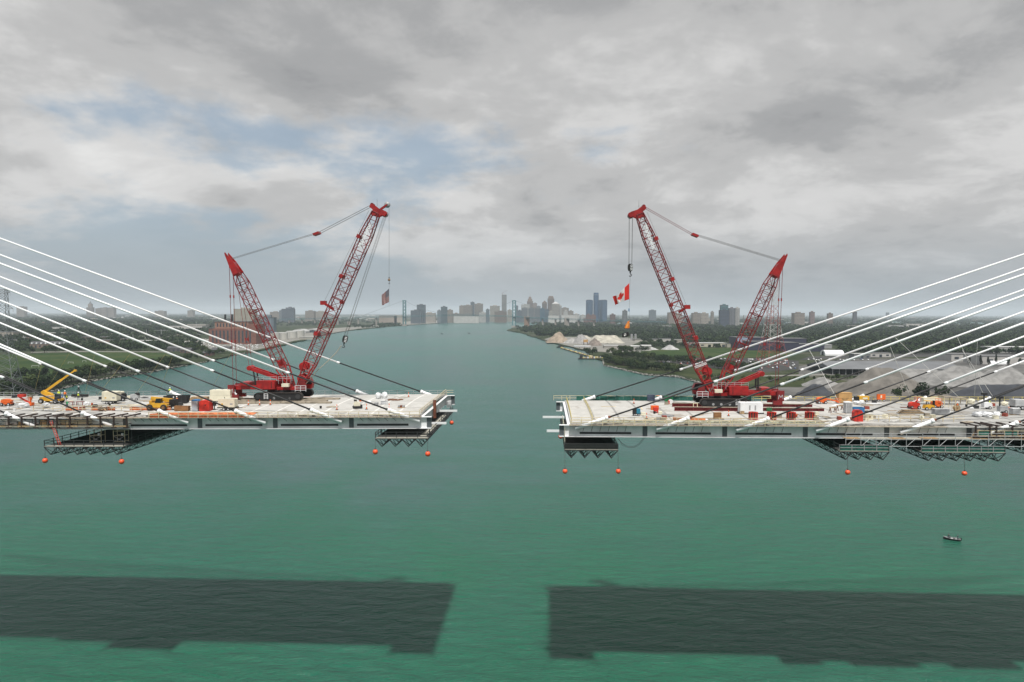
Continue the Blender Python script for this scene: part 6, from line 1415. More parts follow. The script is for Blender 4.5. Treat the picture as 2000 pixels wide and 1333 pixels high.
def block(pxa, pxb, pyb, pyt, Y, label, col, name='warehouse', roofm=None, depth=None, gable=0.0, doors=0, cat='building', group=None):
    Y = onz((pxa + pxb) / 2, pyb, LZ).y if Y is None else Y
    p0 = onY(pxa, pyb, Y); p1 = onY(pxb, pyb, Y); H_ = onY((pxa + pxb) / 2, pyt, Y).z - LZ; Wd = p1.x - p0.x; Dp = depth or min(max(Wd * .6, 10), 45)
    R = thing(name, label, cat, (p0.x, Y, LZ), 0, group); MB().box(0, Wd, 0, Dp, 0, H_).build('wall', bmat(col), R)
    rm = roofm or roof_g
    if gable: MB().prism([(-.5, H_), (Dp + .5, H_), (Dp / 2, H_ + gable)], -.5, Wd + .5, 'x').build('roof', rm, R)
    else: MB().box(-.4, Wd + .4, -.4, Dp + .4, H_, H_ + .7).build('roof', rm, R)
    for i in range(doors): MB().box(Wd * (i + .3) / doors, Wd * (i + .7) / doors, -.15, -.02, 0 if i % 2 else H_ * .3, H_ * .65).build('door' if i % 2 else 'window', win_m, R)
    keep(p0.x, p1.x, Y, Y + Dp); return R, Wd, H_, Dp
def tank(px, pyb, wpx, hpx, label, m, name='storage_tank', dome=True, group=None):
    x, y = gp(px, pyb); s = y / FPX; r = wpx / 2 * s; h = hpx * s; R = thing(name, label, 'tank', (x, y + r, LZ), 0, group)
    MB().lathe([(r, 0), (r, h)], n=28).build('shell', m, R, False); MB().lathe([(r * 1.01, h), (r * .6, h + r * .08), (.1, h + r * .12)] if dome else [(r * 1.02, h), (r * 1.02, h + .4)], n=28).build('roof', roof_w, R)
    q = MB(); q.box(-.4, .4, -r - .5, -r, 0, h).build('ladder', grey_m, R); keep(x - r, x + r, y, y + 2 * r)
wt = mat('tank_white', (.50, .49, .45), .6, .15, .05)
for i, (px, pyb, w_, h_) in enumerate(((509, 664, 20, 14), (532, 665, 22, 14), (549, 664, 20, 13.5), (566, 661, 22, 13), (580, 660, 22, 13.5))): tank(px, pyb, w_, h_, 'off-white storage tank on the terminal, %s from the power plant' % ['first', 'second', 'third', 'fourth', 'fifth'][i], wt)
for i, (a, c, py) in enumerate(((570, 598, 651), (596, 626, 650))):
    x0, y0 = gp(a, py); x1, _ = gp(c, py); Wd = x1 - x0; R = thing('arched_hall', ['white arched roof hall behind the tanks, left one', 'white arched roof hall behind the tanks, right one'][i], 'building', (x0, y0, LZ))
    pf = [(Wd / 2 - Wd / 2 * math.cos(math.pi * k / 12), 5 + 9 * math.sin(math.pi * k / 12)) for k in range(13)]
    MB().prism(pf + [(Wd, 0), (0, 0)], 0, 50).build('vault', roof_w, R); MB().prism([(Wd * .2, 0), (Wd * .8, 0), (Wd * .75, 7), (Wd * .5, 10), (Wd * .25, 7)], -.3, -.05).build('opening', win_m, R); keep(x0, x1, y0, y0 + 60)
block(612, 640, 657, 650, None, 'brown shed beside the arched halls at the water', (.20, .15, .12), 'shed', roof_d, 20, 0, 3); block(585, 612, 664, 659, None, 'low pale loading shed in front of the tanks', (.45, .43, .38), 'shed', roof_w, 14)
# houses near the car park
for i, (a, c, b_, t_, col, g_) in enumerate(((395, 413, 695, 690, (.18, .08, .06), 3), (412, 432, 689, 684, (.12, .12, .13), 4), (352, 372, 690, 684, (.16, .10, .08), 4), (326, 352, 687, 681, (.13, .12, .12), 4), (428, 448, 683, 679, (.30, .28, .25), 2))):
    block(a, c, b_, t_, None, ['small red brick house with gable at the shore', 'dark grey gabled house behind the red brick one', 'brown gabled house left of the shore houses', 'broad grey roofed house above the shore', 'pale low house at the car park edge'][i], col, 'house', roof_d, 14, g_, 3, 'house')
R, Wd, H_, Dp = block(58, 130, 681, 672, None, 'long brick apartment house with white dormers behind the lawn', (.26, .19, .15), 'apartment_house', roof_d, 16, 5, 9, 'house')
for i in range(8): MB().box(Wd * (i + .35) / 8, Wd * (i + .65) / 8, -.6, 4, H_ * .95, H_ + 2.6).build('dormer', white_p, R)
for i, (a, c, b_, t_) in enumerate(((-20, 26, 658, 649), (0, 24, 672, 668), (22, 58, 668, 664), (80, 118, 655, 651), (155, 200, 665, 659), (180, 215, 672, 665), (205, 240, 658, 655), (235, 262, 667, 662), (262, 300, 672, 666), (150, 180, 648, 644), (330, 395, 645, 637), (365, 402, 640, 634), (285, 325, 651, 646), (95, 135, 643, 640), (12, 56, 640, 636.5))):
    block(a, c, b_, t_, None, 'low industrial building among the trees behind the park, %s' % ['at the photo edge', 'pale beside the pylon', 'long and flat', 'thin grey', 'brown walled', 'brick with grey roof', 'flat grey roofed', 'tan walled', 'dark roofed', 'white walled', 'long and pale', 'behind the long pale one', 'grey and broad', 'far and flat', 'far beside the pylon'][i], [beige, (.5, .5, .48), (.35, .34, .32), tan, (.25, .18, .14), brn, (.4, .4, .4), tan, (.25, .24, .24), white_b, white_b, beige, (.36, .36, .36), white_b, tan][i], 'warehouse', [roof_g, roof_w, roof_g, roof_w, roof_g][i % 5])
# right bank buildings
nv = (.035, .035, .075)
R1 = block(1440, 1497, 681, 660, None, 'dark blue warehouse with pale blue gable beside the crane mast', nv, 'warehouse', roof_g, 60, 0, 3); R, Wd, H_, Dp = R1; MB().box(0, Wd * .38, -.4, -.05, H_ * .45, H_ * .98).build('pale_gable', mat('pale_blue_sheet', (.28, .38, .50), .6, .15, .1), R)
block(1462, 1530, 685, 668, None, 'dark navy warehouse in front of the pale blue gable', nv, 'warehouse', roof_g, 40, 0, 4); block(1528, 1575, 679, 662, None, 'tall navy warehouse with flat grey roof', nv, 'warehouse', roof_g, 50, 0, 2); block(1530, 1560, 687, 670, None, 'navy warehouse in the middle of the blue group', nv, 'warehouse', roof_g, 40); block(1555, 1610, 687, 673, None, 'low navy warehouse at the right of the blue group', nv, 'warehouse', roof_g, 40, 0, 3)
x0, y0 = gp(1612, 695); x1, _ = gp(1648, 695); Wd = x1 - x0; R = thing('fabric_hall', 'white rounded fabric hall right of the navy warehouses', 'building', (x0, y0, LZ)); pf = [(11 - 11 * math.cos(math.pi * k / 12), 9.5 * math.sin(math.pi * k / 12) ** .8) for k in range(13)]
MB().prism(pf, 0, Wd, 'x').build('cover', white_p, R); MB().prism([(6, 0), (16, 0), (14, 7), (8, 7)], -.2, -.02, 'x').build('opening', win_m, R); keep(x0, x1, y0, y0 + 30)
# the big open shed
Y = gp(1780, 733)[1]; p0 = onY(1626, 733, Y); R = thing('open_shed', 'large grey storage shed with dark open bay above the gravel heaps', 'building', (p0.x, Y, LZ)); xs = lambda px: onY(px, 733, Y).x - p0.x; zs = lambda py: onY(1780, py, Y).z - LZ
rg = mat('shed_roof', (.15, .156, .165), .7, .2, .03); sw = mat('shed_wall', (.28, .28, .275), .7, .12, .1)
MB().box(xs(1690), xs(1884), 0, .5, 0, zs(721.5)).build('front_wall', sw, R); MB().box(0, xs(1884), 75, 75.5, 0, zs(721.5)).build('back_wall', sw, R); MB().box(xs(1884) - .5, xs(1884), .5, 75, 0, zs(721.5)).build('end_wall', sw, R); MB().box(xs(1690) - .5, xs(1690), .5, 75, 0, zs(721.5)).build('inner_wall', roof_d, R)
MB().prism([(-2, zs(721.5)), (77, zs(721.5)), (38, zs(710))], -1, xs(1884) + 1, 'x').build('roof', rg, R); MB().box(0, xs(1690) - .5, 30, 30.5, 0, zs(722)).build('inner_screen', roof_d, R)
for i in range(5): MB().box(xs(1690) * i / 5, xs(1690) * i / 5 + .6, 0, .6, 0, zs(721.5)).build('column', grey_m, R)
keep(p0.x, p0.x + xs(1884), Y, Y + 80)
for i, (a, c, b_, t_, col, rm, dp) in enumerate(((1668, 1700, 702, 692, (.20, .20, .20), roof_w, 18), (1700, 1740, 698, 690, white_b, roof_g, 16), (1858, 1920, 706, 693, white_b, roof_g, 40), (1918, 2010, 712, 697, white_b, roof_g, 45), (1940, 2040, 690, 679, (.45, .45, .43), roof_w, 40), (1655, 1672, 684, 677, white_b, roof_w, 12), (1590, 1625, 681, 674, (.35, .36, .36), roof_w, 20), (1770, 1805, 640, 633, white_b, roof_w, 30), (1735, 1765, 642, 636, (.5, .5, .5), roof_w, 25), (1545, 1580, 634, 629, white_b, roof_w, 30), (1900, 1950, 628, 625, tan, roof_w, 30), (1655, 1690, 641, 636, beige, roof_g, 20))):
    block(a, c, b_, t_, None, ['dark open fronted shed with pale roof behind the grey shed', 'white shed beside the dark open fronted one', 'white warehouse with grey roof behind conical trees, left one', 'white warehouse with grey roof behind conical trees, long one', 'wide pale warehouse at the photo edge behind the conical trees', 'small white shed at the wood edge', 'pale shed right of the navy group', 'white block with raised end deep in the woods', 'grey block deep in the woods', 'long white roof in the woods right of the crane mast', 'faint tan block in the far woods', 'beige house in the woods'][i], col, 'warehouse', rm, dp, 0, 3 if i < 5 else 0)
x0, y0 = gp(1925, 711); R = thing('fabric_hall', 'small white rounded hall between the conical trees', 'building', (x0, y0 - 12, LZ)); MB().prism([(8 - 8 * math.cos(math.pi * k / 10), 8 * math.sin(math.pi * k / 10)) for k in range(11)], 0, 26, 'x').build('cover', white_p, R); MB().prism([(5, 0), (11, 0), (8, 5)], -.2, -.02, 'x').build('opening', win_m, R)
for i, (a, c, b_, t_, col) in enumerate(((1215, 1228, 690, 681, white_b), (1232, 1252, 689, 677, white_b), (1252, 1272, 686, 676, white_b), (1288, 1310, 668, 662, white_b), (1318, 1335, 670, 664, (.45, .42, .35)), (1365, 1420, 678, 671, (.60, .56, .44)), (1420, 1440, 679, 672, (.55, .52, .42)), (1340, 1362, 676, 671, (.5, .5, .5)), (1180, 1212, 681, 676, (.4, .38, .34)), (1240, 1290, 667, 663.5, (.5, .48, .42)), (1140, 1152, 632, 622, (.22, .11, .09)), (1290, 1312, 643, 637, (.28, .24, .22)), (1330, 1340, 625, 619, (.22, .15, .14)), (1349, 1360, 622, 615, (.17, .15, .16)), (1378, 1388, 630, 622, tan))):
    block(a, c, b_, t_, None, ['white shed nearest the barge quay', 'white domed shed in front of the tall dark trees', 'white shed right of the tall dark trees', 'white plant hall by the silos', 'tan plant hall by the silos', 'row of cream storage units beside the crane boom', 'cream storage unit right of the row', 'grey yard shed by the lawn', 'low grey roof on the quay', 'long low pale hall behind the yard', 'brick block in the trees below the cylinder towers', 'grey pitched roof house in the trees', 'brick block behind the boom', 'dark block behind the boom', 'small tan tower in the trees'][i], col, 'shed' if i < 9 else 'warehouse', roof_w if i % 3 else roof_g, None, 2 if i in (1, 2) else 0, 4 if i == 5 else 0)
for i, px in enumerate((1234, 1241.5)): tank(px, 664, 4.2, 11, ['grey cement silo, left of the pair by the black flag', 'grey cement silo, right of the pair by the black flag'][i], grey_m, 'silo')
tank(1131, 663, 2.2, 9, 'slim white silo behind the stone heaps', wt, 'silo')
# small scattered low buildings (far, a few pixels each)
r = random.Random(21); n = 0
SMALL = [MB().box(-.5, .5, 0, 1, 0, .8).prism([(-.02, .8), (1.02, .8), (.5, 1.0)], -.52, .52, 'x').mesh('low_building', [bmat(c)]) for c in (white_b, beige, tan, (.45, .45, .45), brn)]
for band, (x0, x1, ya, yb, k, lab, grp) in enumerate(((-30, 420, 616, 634, 70, 'tiny pale low building among the trees on the hazy left horizon', 'far low buildings on the left horizon'), (520, 785, 613, 628, 46, 'tiny pale low building in the city left of the bridge tower', 'far low buildings left of the bridge'), (1190, 2010, 616, 640, 80, 'tiny pale low building among the woods on the right horizon', 'far low buildings in the right woods'), (-20, 400, 636, 672, 40, 'small pale roofed building among trees behind the park', 'low buildings behind the park'), (800, 1130, 614, 624, 30, 'tiny pale block at the feet of the downtown towers', 'low blocks at the feet of downtown'))):
    for i in range(k):
        px = r.uniform(x0, x1); py = r.uniform(ya, yb); X, Y = gp(px, py)
        if any(_inbox(X, Y, b) for b in KEEP): continue
        wpx = r.uniform(3, 12); s = Y / FPX; W_ = min(wpx * s, 90)
        ki = r.choice((0, 0, 1, 2, 3, 4)); wd_ = ['white', 'beige', 'tan', 'grey', 'brown'][ki]; o = put('low_building', SMALL[ki], None, (X, Y, LZ), 0, (W_, max(W_ * .5, 10), min(r.uniform(1.2, 2.6) * s, 18))); tag(o, lab.replace('pale', wd_), 'building', wd_ + ' ' + grp); n += 1; KEEP.append((X - W_ / 2, X + W_ / 2, Y - 14 - Y * .01, Y + 12))
# ------------------------------------------------------------------ suspension bridge upriver
sb = mat('bridge_teal', (.05, .17, .19), .55, .2, .02); pier_m = mat('pier_stone', (.30, .27, .24), .85, .2, .05)
t1 = onz(790, 637, 0); t2 = onz(1004, 640, 0); R = thing('suspension_bridge', 'teal steel suspension bridge across the river in the haze', 'bridge')
def P3(px, py, f): 
    Y = t1.y + (t2.y - t1.y) * f; return onY(px, py, Y)
def fr(px): return (px - 790) / (1004 - 790)
dk = lambda px: 618.0 - 2.6 * max(0, 1 - ((px - 897) / 107) ** 2) + (max(0, px - 1004) * .033 + (1.6 if px > 1004 else 0) * min(1, (px - 1004) / 30)) + max(0, 790 - px) * .022
for px, t in ((790, t1), (1004, t2)):
    f = fr(px); zt_ = P3(px, 587, f).z; D_ = P3(px, dk(px), f)
    for s in (-1, 1):
        MB().box(t.x + s * 7.5 - 2.6, t.x + s * 7.5 + 2.6, t.y - 4, t.y + 4, -1, zt_).build('tower_leg', sb, R)
    MB().box(t.x - 11, t.x + 11, t.y - 4.5, t.y + 4.5, zt_ - 5, zt_).build('tower_cap', sb, R); MB().box(t.x - 14, t.x + 14, t.y - 9, t.y + 9, -2, 9).build('pier', pier_m, R)
    n = 4; z0 = D_.z + 6; 
    for i in range(n):
        a, c = z0 + (zt_ - 6 - z0) * i / n, z0 + (zt_ - 6 - z0) * (i + 1) / n
        MB().bar((t.x - 7, t.y, a), (t.x + 7, t.y, c), 1.8).bar((t.x + 7, t.y, a), (t.x - 7, t.y, c), 1.8).build('cross_brace', sb, R)
    MB().box(t.x - 7, t.x + 7, t.y - 3, t.y + 3, D_.z - 12, D_.z - 4).build('strut', sb, R)
pxs = [520, 560, 600, 640, 680, 720, 755, 790] + [790 + 214 * i / 12 for i in range(1, 12)] + [1004, 1030, 1060, 1103, 1150, 1220, 1300]
pts = [P3(px, dk(px), fr(px)) for px in pxs]
for a, c in zip(pts[:-1], pts[1:]):
    MB().bar(a, c, 18, 1.6).build('deck_section', sb, R)
    d = c - a; k = max(2, int(d.length / 22)); q = MB(); lo = Vector((0, -8, -6))
    q.bar(a + lo, c + lo, 1.2)
    for i in range(k): q.bar(a + d * (i / k) + lo, a + d * ((i + .5) / k) + Vector((0, -8, 0)), .8); q.bar(a + d * ((i + .5) / k) + Vector((0, -8, 0)), a + d * ((i + 1) / k) + lo, .8)
    q.build('stiffening_truss', sb, R)
top1, top2 = P3(790, 587, 0), P3(1004, 587, 1); ce = mat('bridge_cable', (.16, .20, .22), .6, .2, .1)
cat = []
for i in range(25):
    f = i / 24; p = top1.lerp(top2, f); dz = P3(790 + 214 * f, dk(790 + 214 * f), f).z + 4; p.z = dz + (p.z - dz) * (2 * f - 1) ** 2; cat.append(p)
MB().path(cat, .55, 5).build('main_cable', ce, R)
for i in range(1, 24): MB().tube(cat[i], P3(790 + 214 * i / 24, dk(790 + 214 * i / 24), i / 24), .16, .16, 4).build('suspender', ce, R)
MB().tube(top1, P3(700, dk(700) - .3, fr(700)), .55, .55, 5).build('back_stay', ce, R); MB().tube(top2, P3(1103, dk(1103) - .5, fr(1103)), .55, .55, 5).build('back_stay', ce, R)
for px in (540, 565, 590, 615, 640, 660, 700, 735, 1029, 1060, 1085, 1130, 1160):
    p = P3(px, dk(px), fr(px)); w_ = 7 if px == 1029 else 2.2
    MB().box(p.x - w_ * 2, p.x + w_ * 2, p.y - 4, p.y + 4, 0, p.z - 4 if w_ < 5 else p.z + 4).build('pier', pier_m if w_ < 5 else mat('pier_brown', (.26, .17, .12), .85, .2, .05), R)
p = P3(1107, 624, fr(1107)); MB().box(p.x - 12, p.x + 12, p.y - 8, p.y + 8, 0, p.z + 8).build('anchorage', pier_m, R)
p = P3(682, 630, fr(682)); MB().box(p.x - 9, p.x + 9, p.y - 8, p.y + 8, 0, p.z + 6).build('anchorage', pier_m, R)
# ------------------------------------------------------------------ pylons
def pylon(px, pyb, pyt, wb, label, mats, arms, splits):
    x, y = gp(px, pyb); H_ = onY(px, pyt, y).z - LZ; s = y / FPX; R = thing('transmission_tower', label, 'pylon', (x, y, LZ), .25)
    prof = [(0, wb / 2 * s), (H_ * .35, wb * .30 * s), (H_ * .62, wb * .17 * s), (H_, wb * .13 * s)]
    def hw(z):
        for (z0, a), (z1, c) in zip(prof[:-1], prof[1:]):
            if z <= z1: return a + (c - a) * (z - z0) / (z1 - z0)
        return prof[-1][1]
    n = 14; zs_ = [H_ * (1 - (1 - i / n) ** 1.25) for i in range(n + 1)]
    for i in range(n):
        a, c = zs_[i], zs_[i + 1]; w0, w1 = hw(a), hw(c); q = MB(); th = .16 + .004 * s * 0
        A4 = [Vector((sx * w0, sy * w0, a)) for sx, sy in ((-1, -1), (1, -1), (1, 1), (-1, 1))]; B4 = [Vector((sx * w1, sy * w1, c)) for sx, sy in ((-1, -1), (1, -1), (1, 1), (-1, 1))]
        for k in range(4):
            q.bar(A4[k], B4[k], .34); q.bar(A4[k], B4[(k + 1) % 4], .2); q.bar(A4[(k + 1) % 4], B4[k], .2); q.bar(B4[k], B4[(k + 1) % 4], .2)
        q.build('tower_section', mats[splits(i / n)], R)
    for (f, L) in arms:
        z = H_ * f; w_ = hw(z)
        for sgn in (-1, 1):
            e = Vector((sgn * L, 0, z + .5)); q = MB()
            for sy in (-1, 1): q.bar((sgn * w_, sy * w_, z), e, .22); q.bar((sgn * w_, sy * w_, z + 3), e, .22)
            q.build('cross_arm', mats[0], R); MB().tube(e, e - Vector((0, 0, 3)), .12, .12, 5).build('insulator', grey_m, R)
    return R
pyl_g = mat('pylon_grey', (.20, .21, .22), .55, .25, .2); pyl_r = mat('pylon_red', (.42, .10, .08), .6, .2, .2); pyl_w = mat('pylon_white', (.62, .60, .57), .6, .15, .2)
pylon(9, 776, 566, 54, 'tall grey lattice transmission tower at the photo edge by the park', [pyl_g], [(.97, 6), (.82, 8), (.66, 9)], lambda f: 0)
pylon(1507, 716, 552, 46, 'red and white lattice transmission tower behind the crane mast', [pyl_r, pyl_w], [], lambda f: 0 if f < .22 else 1 if f < .42 else 0 if f < .62 else 1)
for i, (px, pyb, h_) in enumerate(((384, 640, 27), (405, 622, 30), (1148, 616, 10), (286, 660, 24), (315, 658, 22), (260, 672, 22))):
    x, y = gp(px, max(pyb, 622)); R = thing('lamp_mast', 'thin pale mast standing among the far trees, %s' % ['between the lower cables', 'above the power plant', 'beside the cylinder towers', 'behind the park trees', 'near the white car park', 'left of the shore houses'][i], 'mast', (x, y, LZ)); MB().tube((0, 0, 0), (0, 0, h_), .45, .25, 6).build('pole', white_p, R); MB().box(-1.2, 1.2, -.3, .3, h_ - .5, h_).build('head', grey_m, R)
# ------------------------------------------------------------------ stock piles
def pile(pts_px, pyb, ptop, label, col, dep=None, seed=0, ridge=0.0):
    """heap from px left to right with a noisy cone or ridge"""
    a, c = pts_px; x0, y0 = gp(a, pyb); x1, _ = gp(c, pyb); s = y0 / FPX; Wd = x1 - x0; H_ = (pyb - ptop) * s * 1.12; Dp = dep or Wd * .7
    R = thing('stock_pile', label, 'stock pile', ((x0 + x1) / 2, y0 + Dp / 2, LZ)); N = 34; r = np.random.default_rng(seed); nz = r.normal(0, 1, (N + 1, N + 1))
    for _ in range(3): nz = (nz + np.roll(nz, 1, 0) + np.roll(nz, -1, 0) + np.roll(nz, 1, 1) + np.roll(nz, -1, 1)) / 3.2
    vs, fs = [], []
    for i in range(N + 1):
        for j in range(N + 1):
            u_, v_ = i / N * 2 - 1, j / N * 2 - 1; uu = max(0, abs(u_) - ridge) / (1 - ridge); d_ = math.sqrt(uu * uu + v_ * v_) + .035 * nz[i, j]
            h = max(0, 1 - d_ * 1.02); h = h if h < .9 else .9 + (h - .9) * .5
            vs.append((u_ * Wd / 2, v_ * Dp / 2, -.1 + H_ * h * (1 + .03 * nz[j, i]) ))
    for i in range(N):
        for j in range(N): o = i * (N + 1) + j; fs.append((o, o + N + 1, o + N + 2, o + 1))
    q = MB()._add(vs, fs); col = tuple(x * .82 for x in col); m = mat('heap_%d_%d_%d' % tuple(int(x * 100) for x in col), col, .95, .38, .09, bump=.5); q.build('heap', m, R, True); KEEP.append((x0, x1, y0 - 5, y0 + Dp))
pile((1068, 1118), 670, 650, 'tan sand cone at the tip of the quay', (.36, .29, .22), 90, 1); pile((1100, 1140), 671, 662, 'pale grey stone heap beside the tan cone', (.44, .43, .41), 60, 2); pile((1118, 1160), 672, 656, 'grey stone heap behind the orange hopper', (.33, .32, .31), 110, 3, .1); pile((1148, 1180), 676, 662, 'brown stone cone in front of the white heaps', (.25, .21, .18), 55, 4)
pile((1155, 1226), 671, 658, 'long flat white limestone heap', (.52, .49, .41), 160, 5, .55); pile((1128, 1160), 664, 657, 'cream stone heap behind the grey one', (.48, .45, .38), 120, 6, .3); pile((1295, 1330), 684, 675, 'white gravel cone beside the lawn', (.50, .50, .49), 40, 7); pile((1248, 1290), 684, 677, 'pale gravel heap behind the tall trees', (.45, .45, .44), 40, 8)
g1 = (.29, .285, .275); g2 = (.185, .170, .150); bk = (.055, .06, .072)
pile((1590, 1668), 760, 742, 'light grey gravel cone left of the large brown ridge', (.30, .295, .285), 55, 9); pile((1566, 1640), 776, 754, 'blue black slag heap closest to the deck', bk, 24, 10, .2); pile((1672, 1870), 777, 729, 'large brown grey gravel ridge behind the deck', g2, 90, 11, .15); pile((1735, 1915), 748, 727, 'grey gravel ridge behind the brown one', g1, 70, 12, .3); pile((1828, 2010), 757, 722, 'broad light grey gravel cone under the cables', (.29, .285, .275), 80, 13, .1); pile((1945, 2080), 757, 722, 'light grey gravel cone at the photo edge', (.30, .295, .285), 80, 14)
pile((1862, 2080), 780, 755, 'long blue black slag heap at the photo edge', bk, 26, 15, .45); pile((1715, 1900), 786, 770, 'low brown gravel apron in front of the ridge', g2, 26, 16, .5); pile((1690, 1740), 745, 738, 'small pale gravel heap under the middle cable', g1, 30, 17)
# ------------------------------------------------------------------ quay, barge, yard details
x, y = gp(1155, 700); R = thing('work_barge', 'dark work barge with yellow cargo moored at the quay', 'barge', (x - 8, y, 0), rad(-2)); L = gp(1206, 700)[0] - x
MB().prism([(-14, 1.8), (L - 12, 1.8), (L - 12, -.5), (-11, -.5)], 0, 11).build('hull', black, R); r = random.Random(3)
for i in range(16): MB().box(i * 2.6 - 6, i * 2.6 - 4.2, 2 + r.random() * 4, 7 + r.random() * 2, 1.8, 3 + r.random() * 2.2).build('cargo', [rail_yel, rail_y, wood, white_p][i % 4], R)
MB().box(-11, -6, 2, 8, 1.8, 7).build('deckhouse', dark_st, R); MB().tube((-8, 5, 7), (-8, 5, 14), .3, .2, 6).build('mast', dark_st, R)
MB().box(L - 24, L - 2, -3, -.3, -.4, 1.6).build('float', blue_p, R)
x, y = gp(1094, 679.5, 0); R = thing('tug_boat', 'small black tug at the head of the pile line', 'boat', (x, y, 0), .2); MB().prism([(-8, 2.2), (9, 3.2), (7, -.4), (-7, -.4)], -2.6, 2.6).build('hull', black, R); MB().box(-4, 2, -1.8, 1.8, 2.2, 5).build('cabin', dark_st, R); MB().tube((-1, 0, 5), (-1, 0, 13), .25, .12, 6).build('mast', dark_st, R)
r = random.Random(8)
for i in range(20):
    f = i / 19; px = 1097 + 58 * f; py = 681.5 + 17.5 * f; x, y = gp(px, py, 0)
    R = thing('dock_fender', 'yellow topped timber fender in the line along the quay', 'fender', (x, y, 0), r.uniform(-.3, .3), 'fenders along the quay'); MB().box(-2.2, 2.2, -3, 3, -.5, 1.6).build('float', black, R); MB().box(-2.0, 2.0, -2.6, 2.6, 1.6, 2.5 + r.random()).build('cap', [rail_yel, rail_y, wood][i % 3], R)
x, y = gp(1144, 674); R = thing('hopper', 'orange hopper building between the stone heaps', 'hopper', (x, y, LZ)); MB().box(-5, 5, 0, 9, 6, 12).build('bin', ply, R)
for sx in (-4.5, 3.9):
    for sy in (.4, 8): MB().box(sx, sx + .7, sy, sy + .7, 0, 6).build('leg', dark_st, R)
x, y = gp(1121, 682); x1, _ = gp(1153, 682); R = thing('conveyor', 'long white covered conveyor on thin legs at the quay', 'conveyor', (x, y, LZ)); MB().box(0, x1 - x, 0, 3, 5, 7).build('gallery', white_p, R); MB().box(0, x1 - x, 0, 3, 4.4, 4.98).build('underside', black, R)
for i in range(4): MB().box((x1 - x) * i / 3.1, (x1 - x) * i / 3.1 + .6, 1, 2, 0, 4.4).build('leg', dark_st, R)
# shoreline rip-rap
def riprap(name, label, pts, n, seed):
    r = np.random.default_rng(seed); q = MB(); P = [Vector(gp(*p)) for p in pts]
    for i in range(n):
        k = int(r.integers(0, len(P) - 1)); p = P[k].lerp(P[k + 1], float(r.random())); s = float(r.uniform(.5, 1.5)); e = p.normalized() * float(r.uniform(-4, 1))
        q.sphere((p.x + e.x, p.y + e.y, float(r.uniform(.1, 1.6))), s, 6, 4, (1.2, 1, .7))
    tag(q.build(name, mat('riprap', (.26, .25, .23), .95, .4, .3), None), label, 'stones', kind='stuff')
riprap('shore_stones', 'pale stones along the scrubby shore', [(1178, 704), (1180, 712), (1220, 721), (1260, 730), (1325, 734), (1367, 745), (1420, 757)], 420, 1)
riprap('bank_stones', 'grey stones along the park shore', [(60, 772), (108, 760), (140, 751), (200, 738), (276, 728), (320, 720), (352, 714), (400, 706), (450, 694), (494, 687)], 260, 2)
# soccer goals
for i, (px, py, w_) in enumerate(((133, 711, 10), (161, 708, 7), (62, 718, 14), (68, 727, 10), (253, 711, 6), (270, 706, 6))):
    x, y = gp(px, py); s = y / FPX; W_ = w_ * s; R = thing('soccer_goal', ['white soccer goal in the middle of the lawn', 'white soccer goal right of the middle one', 'wide white soccer goal at the left of the lawn', 'white soccer goal in front of the wide one', 'white soccer goal near the trees by the water', 'farthest white soccer goal by the water'][i], 'goal', (x, y, LZ + .1)); 
    for sx in (0, W_): MB().tube((sx, 0, 0), (sx, 0, 2.4), .13, .13, 6).build('post', white_p, R)
    MB().tube((0, 0, 2.4), (W_, 0, 2.4), .13, .13, 6).build('crossbar', white_p, R)
# parked cars and scrap
CARS = []
for c in ((.75, .75, .75), (.6, .61, .62), (.05, .05, .06), (.30, .05, .04), (.10, .14, .25), (.35, .36, .37)):
    q = MB().prism([(-2.2, .35), (2.2, .35), (2.2, .8), (1.3, .95), (.7, 1.45), (-1.2, 1.45), (-1.9, .95), (-2.2, .85)], -.9, .9); q.mat(1).box(-1.6, -1.0, -.93, .93, 0, .6).box(1.0, 1.6, -.93, .93, 0, .6)
    CARS.append(q.mesh('parked_car', [mat('car_%d_%d_%d' % tuple(int(x * 100) for x in c), c, .3, .05, 1), black]))
r = random.Random(12)
def cars(poly, n, lab, grp, pale=.7):
    P = [Vector(gp(*p)) for p in poly]; mn = Vector((min(p.x for p in P), min(p.y for p in P))); mx_ = Vector((max(p.x for p in P), max(p.y for p in P))); k = 0; tries = 0; pl = [(p.x, p.y) for p in P]
    while k < n and tries < n * 40:
        tries += 1; x, y = r.uniform(mn.x, mx_.x), r.uniform(mn.y, mx_.y); y = round(y / 9) * 9; x = round(x / 3) * 3
        if not inpoly(x, y, pl): continue
        ki = r.choice((0, 0, 1)) if r.random() < pale else r.randrange(6); wd_ = ['white', 'silver', 'black', 'dark red', 'dark blue', 'grey'][ki]; o = put('parked_car', CARS[ki], None, (x, y, LZ + .13), 1.57 + r.uniform(-.05, .05)); tag(o, lab.replace('small pale', 'small').replace('small', 'small ' + wd_), 'car', wd_ + ' ' + grp); k += 1
cars([(340, 671), (395, 663), (520, 669), (560, 668), (500, 683), (440, 685), (390, 678)], 190, 'small pale car parked in the lot below the power plant', 'cars parked below the power plant', .8)
cars([(1270, 707), (1330, 700), (1500, 702), (1555, 706), (1555, 721), (1480, 727), (1400, 719)], 120, 'small scrapped car in the salvage yard', 'cars in the salvage yard', .45)
cars([(1570, 703), (1660, 700.5), (1700, 701), (1700, 704), (1600, 707)], 24, 'small car parked on the lot near the white fabric hall', 'cars near the fabric hall', .6)
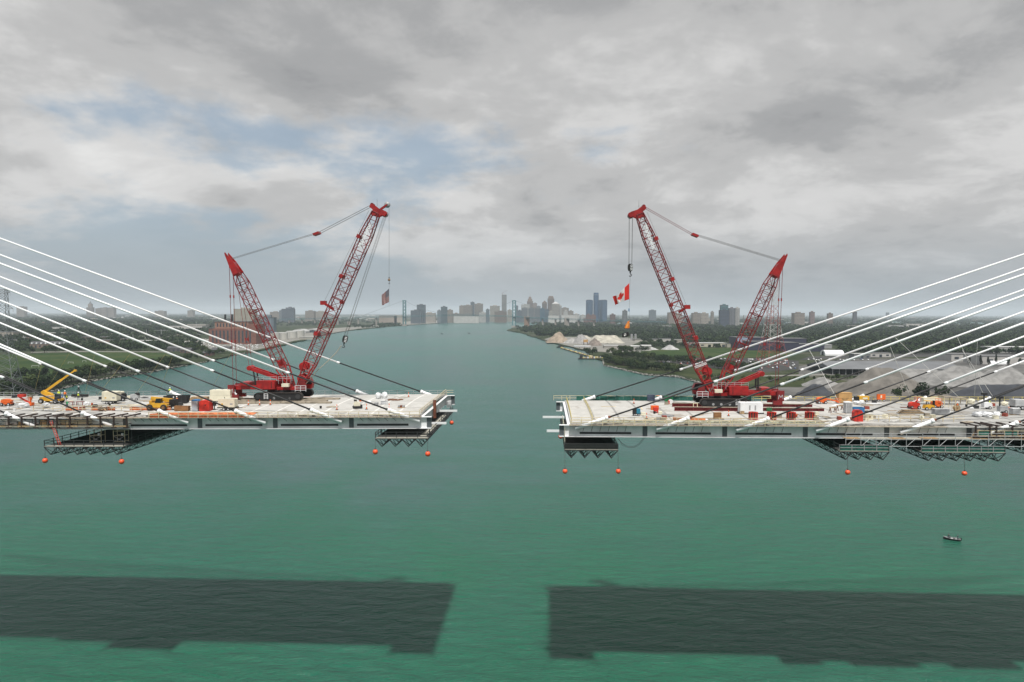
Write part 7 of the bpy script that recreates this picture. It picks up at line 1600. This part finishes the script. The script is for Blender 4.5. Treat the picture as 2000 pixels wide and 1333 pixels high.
# two small far boats
for i, (px, py) in enumerate(((863, 653), (916, 652))):
    x, y = gp(px, py, 0); R = thing('far_boat', ['tiny dark boat far up the river, left one', 'tiny dark boat far up the river, right one'][i], 'boat', (x, y, 0)); MB().prism([(-5, 1.2), (5, 1.6), (4, -.3), (-4.5, -.3)], -1.4, 1.4).build('hull', black, R); MB().box(-2.5, 1, -1, 1, 1.2, 2.8).build('cabin', dark_st, R)
# ------------------------------------------------------------------ woods
woods('west_woods', 'mass of green trees between the low buildings behind the park', [
    (1900, -60, 420, 618, 632, (11, 19), (28, 60), 14, -1.0), (2300, -60, 430, 630, 655, (10, 17), (12, 22), 26, -.6), (1000, -60, 390, 655, 686, (9, 15), (9, 15), 60, -.5),
    (900, 330, 560, 618, 634, (10, 16), (20, 40), 14, -.3), (520, 540, 780, 624, 637, (9, 14), (14, 24), 18, .0), (300, 680, 780, 630, 641, (7, 11), (8, 14), 22, .1), (420, 790, 1000, 619, 626.4, (8, 14), (20, 40), 14, .3), (700, -60, 1000, 614.5, 618, (14, 22), (60, 140), 12, -.9)], '', 5)
woods('east_woods', 'mass of green trees reaching from the far bank to the horizon', [
    (2600, 1010, 2040, 618, 630, (12, 19), (30, 60), 14, -1.4), (4200, 1040, 2040, 628, 648, (11, 18), (14, 26), 26, -1.5), (1300, 1050, 1260, 639, 657, (11, 18), (12, 22), 36, -1.6), (2300, 1250, 2040, 645, 668, (10, 17), (10, 20), 40, -1.2), (1000, 1640, 2040, 664, 692, (10, 16), (10, 17), 56, -1.2), (260, 1560, 1660, 664, 676, (8, 13), (9, 15), 50, -.8),
    (300, 1250, 1440, 664, 680, (7, 12), (8, 13), 50, .0), (100, 1010, 1060, 640, 650, (9, 15), (12, 18), 40, -1), (650, 1180, 2040, 614.8, 618, (14, 22), (60, 140), 12, -1.2)], '', 6)
# ------------------------------------------------------------------ haze
hz = MB().box(-43000, 43000, -600, 43000, -4, 330); hm = bpy.data.materials.new('haze'); hm.use_nodes = True; t = hm.node_tree; t.nodes.clear()
vp = t.nodes.new('ShaderNodeVolumePrincipled'); ou = t.nodes.new('ShaderNodeOutputMaterial'); t.links.new(vp.outputs[0], ou.inputs['Volume'])
vp.inputs['Color'].default_value = (.82, .91, 1.0, 1); vp.inputs['Density'].default_value = 4.8e-5; vp.inputs['Anisotropy'].default_value = 0.0
tag(hz.build('haze', hm), kind='stuff')
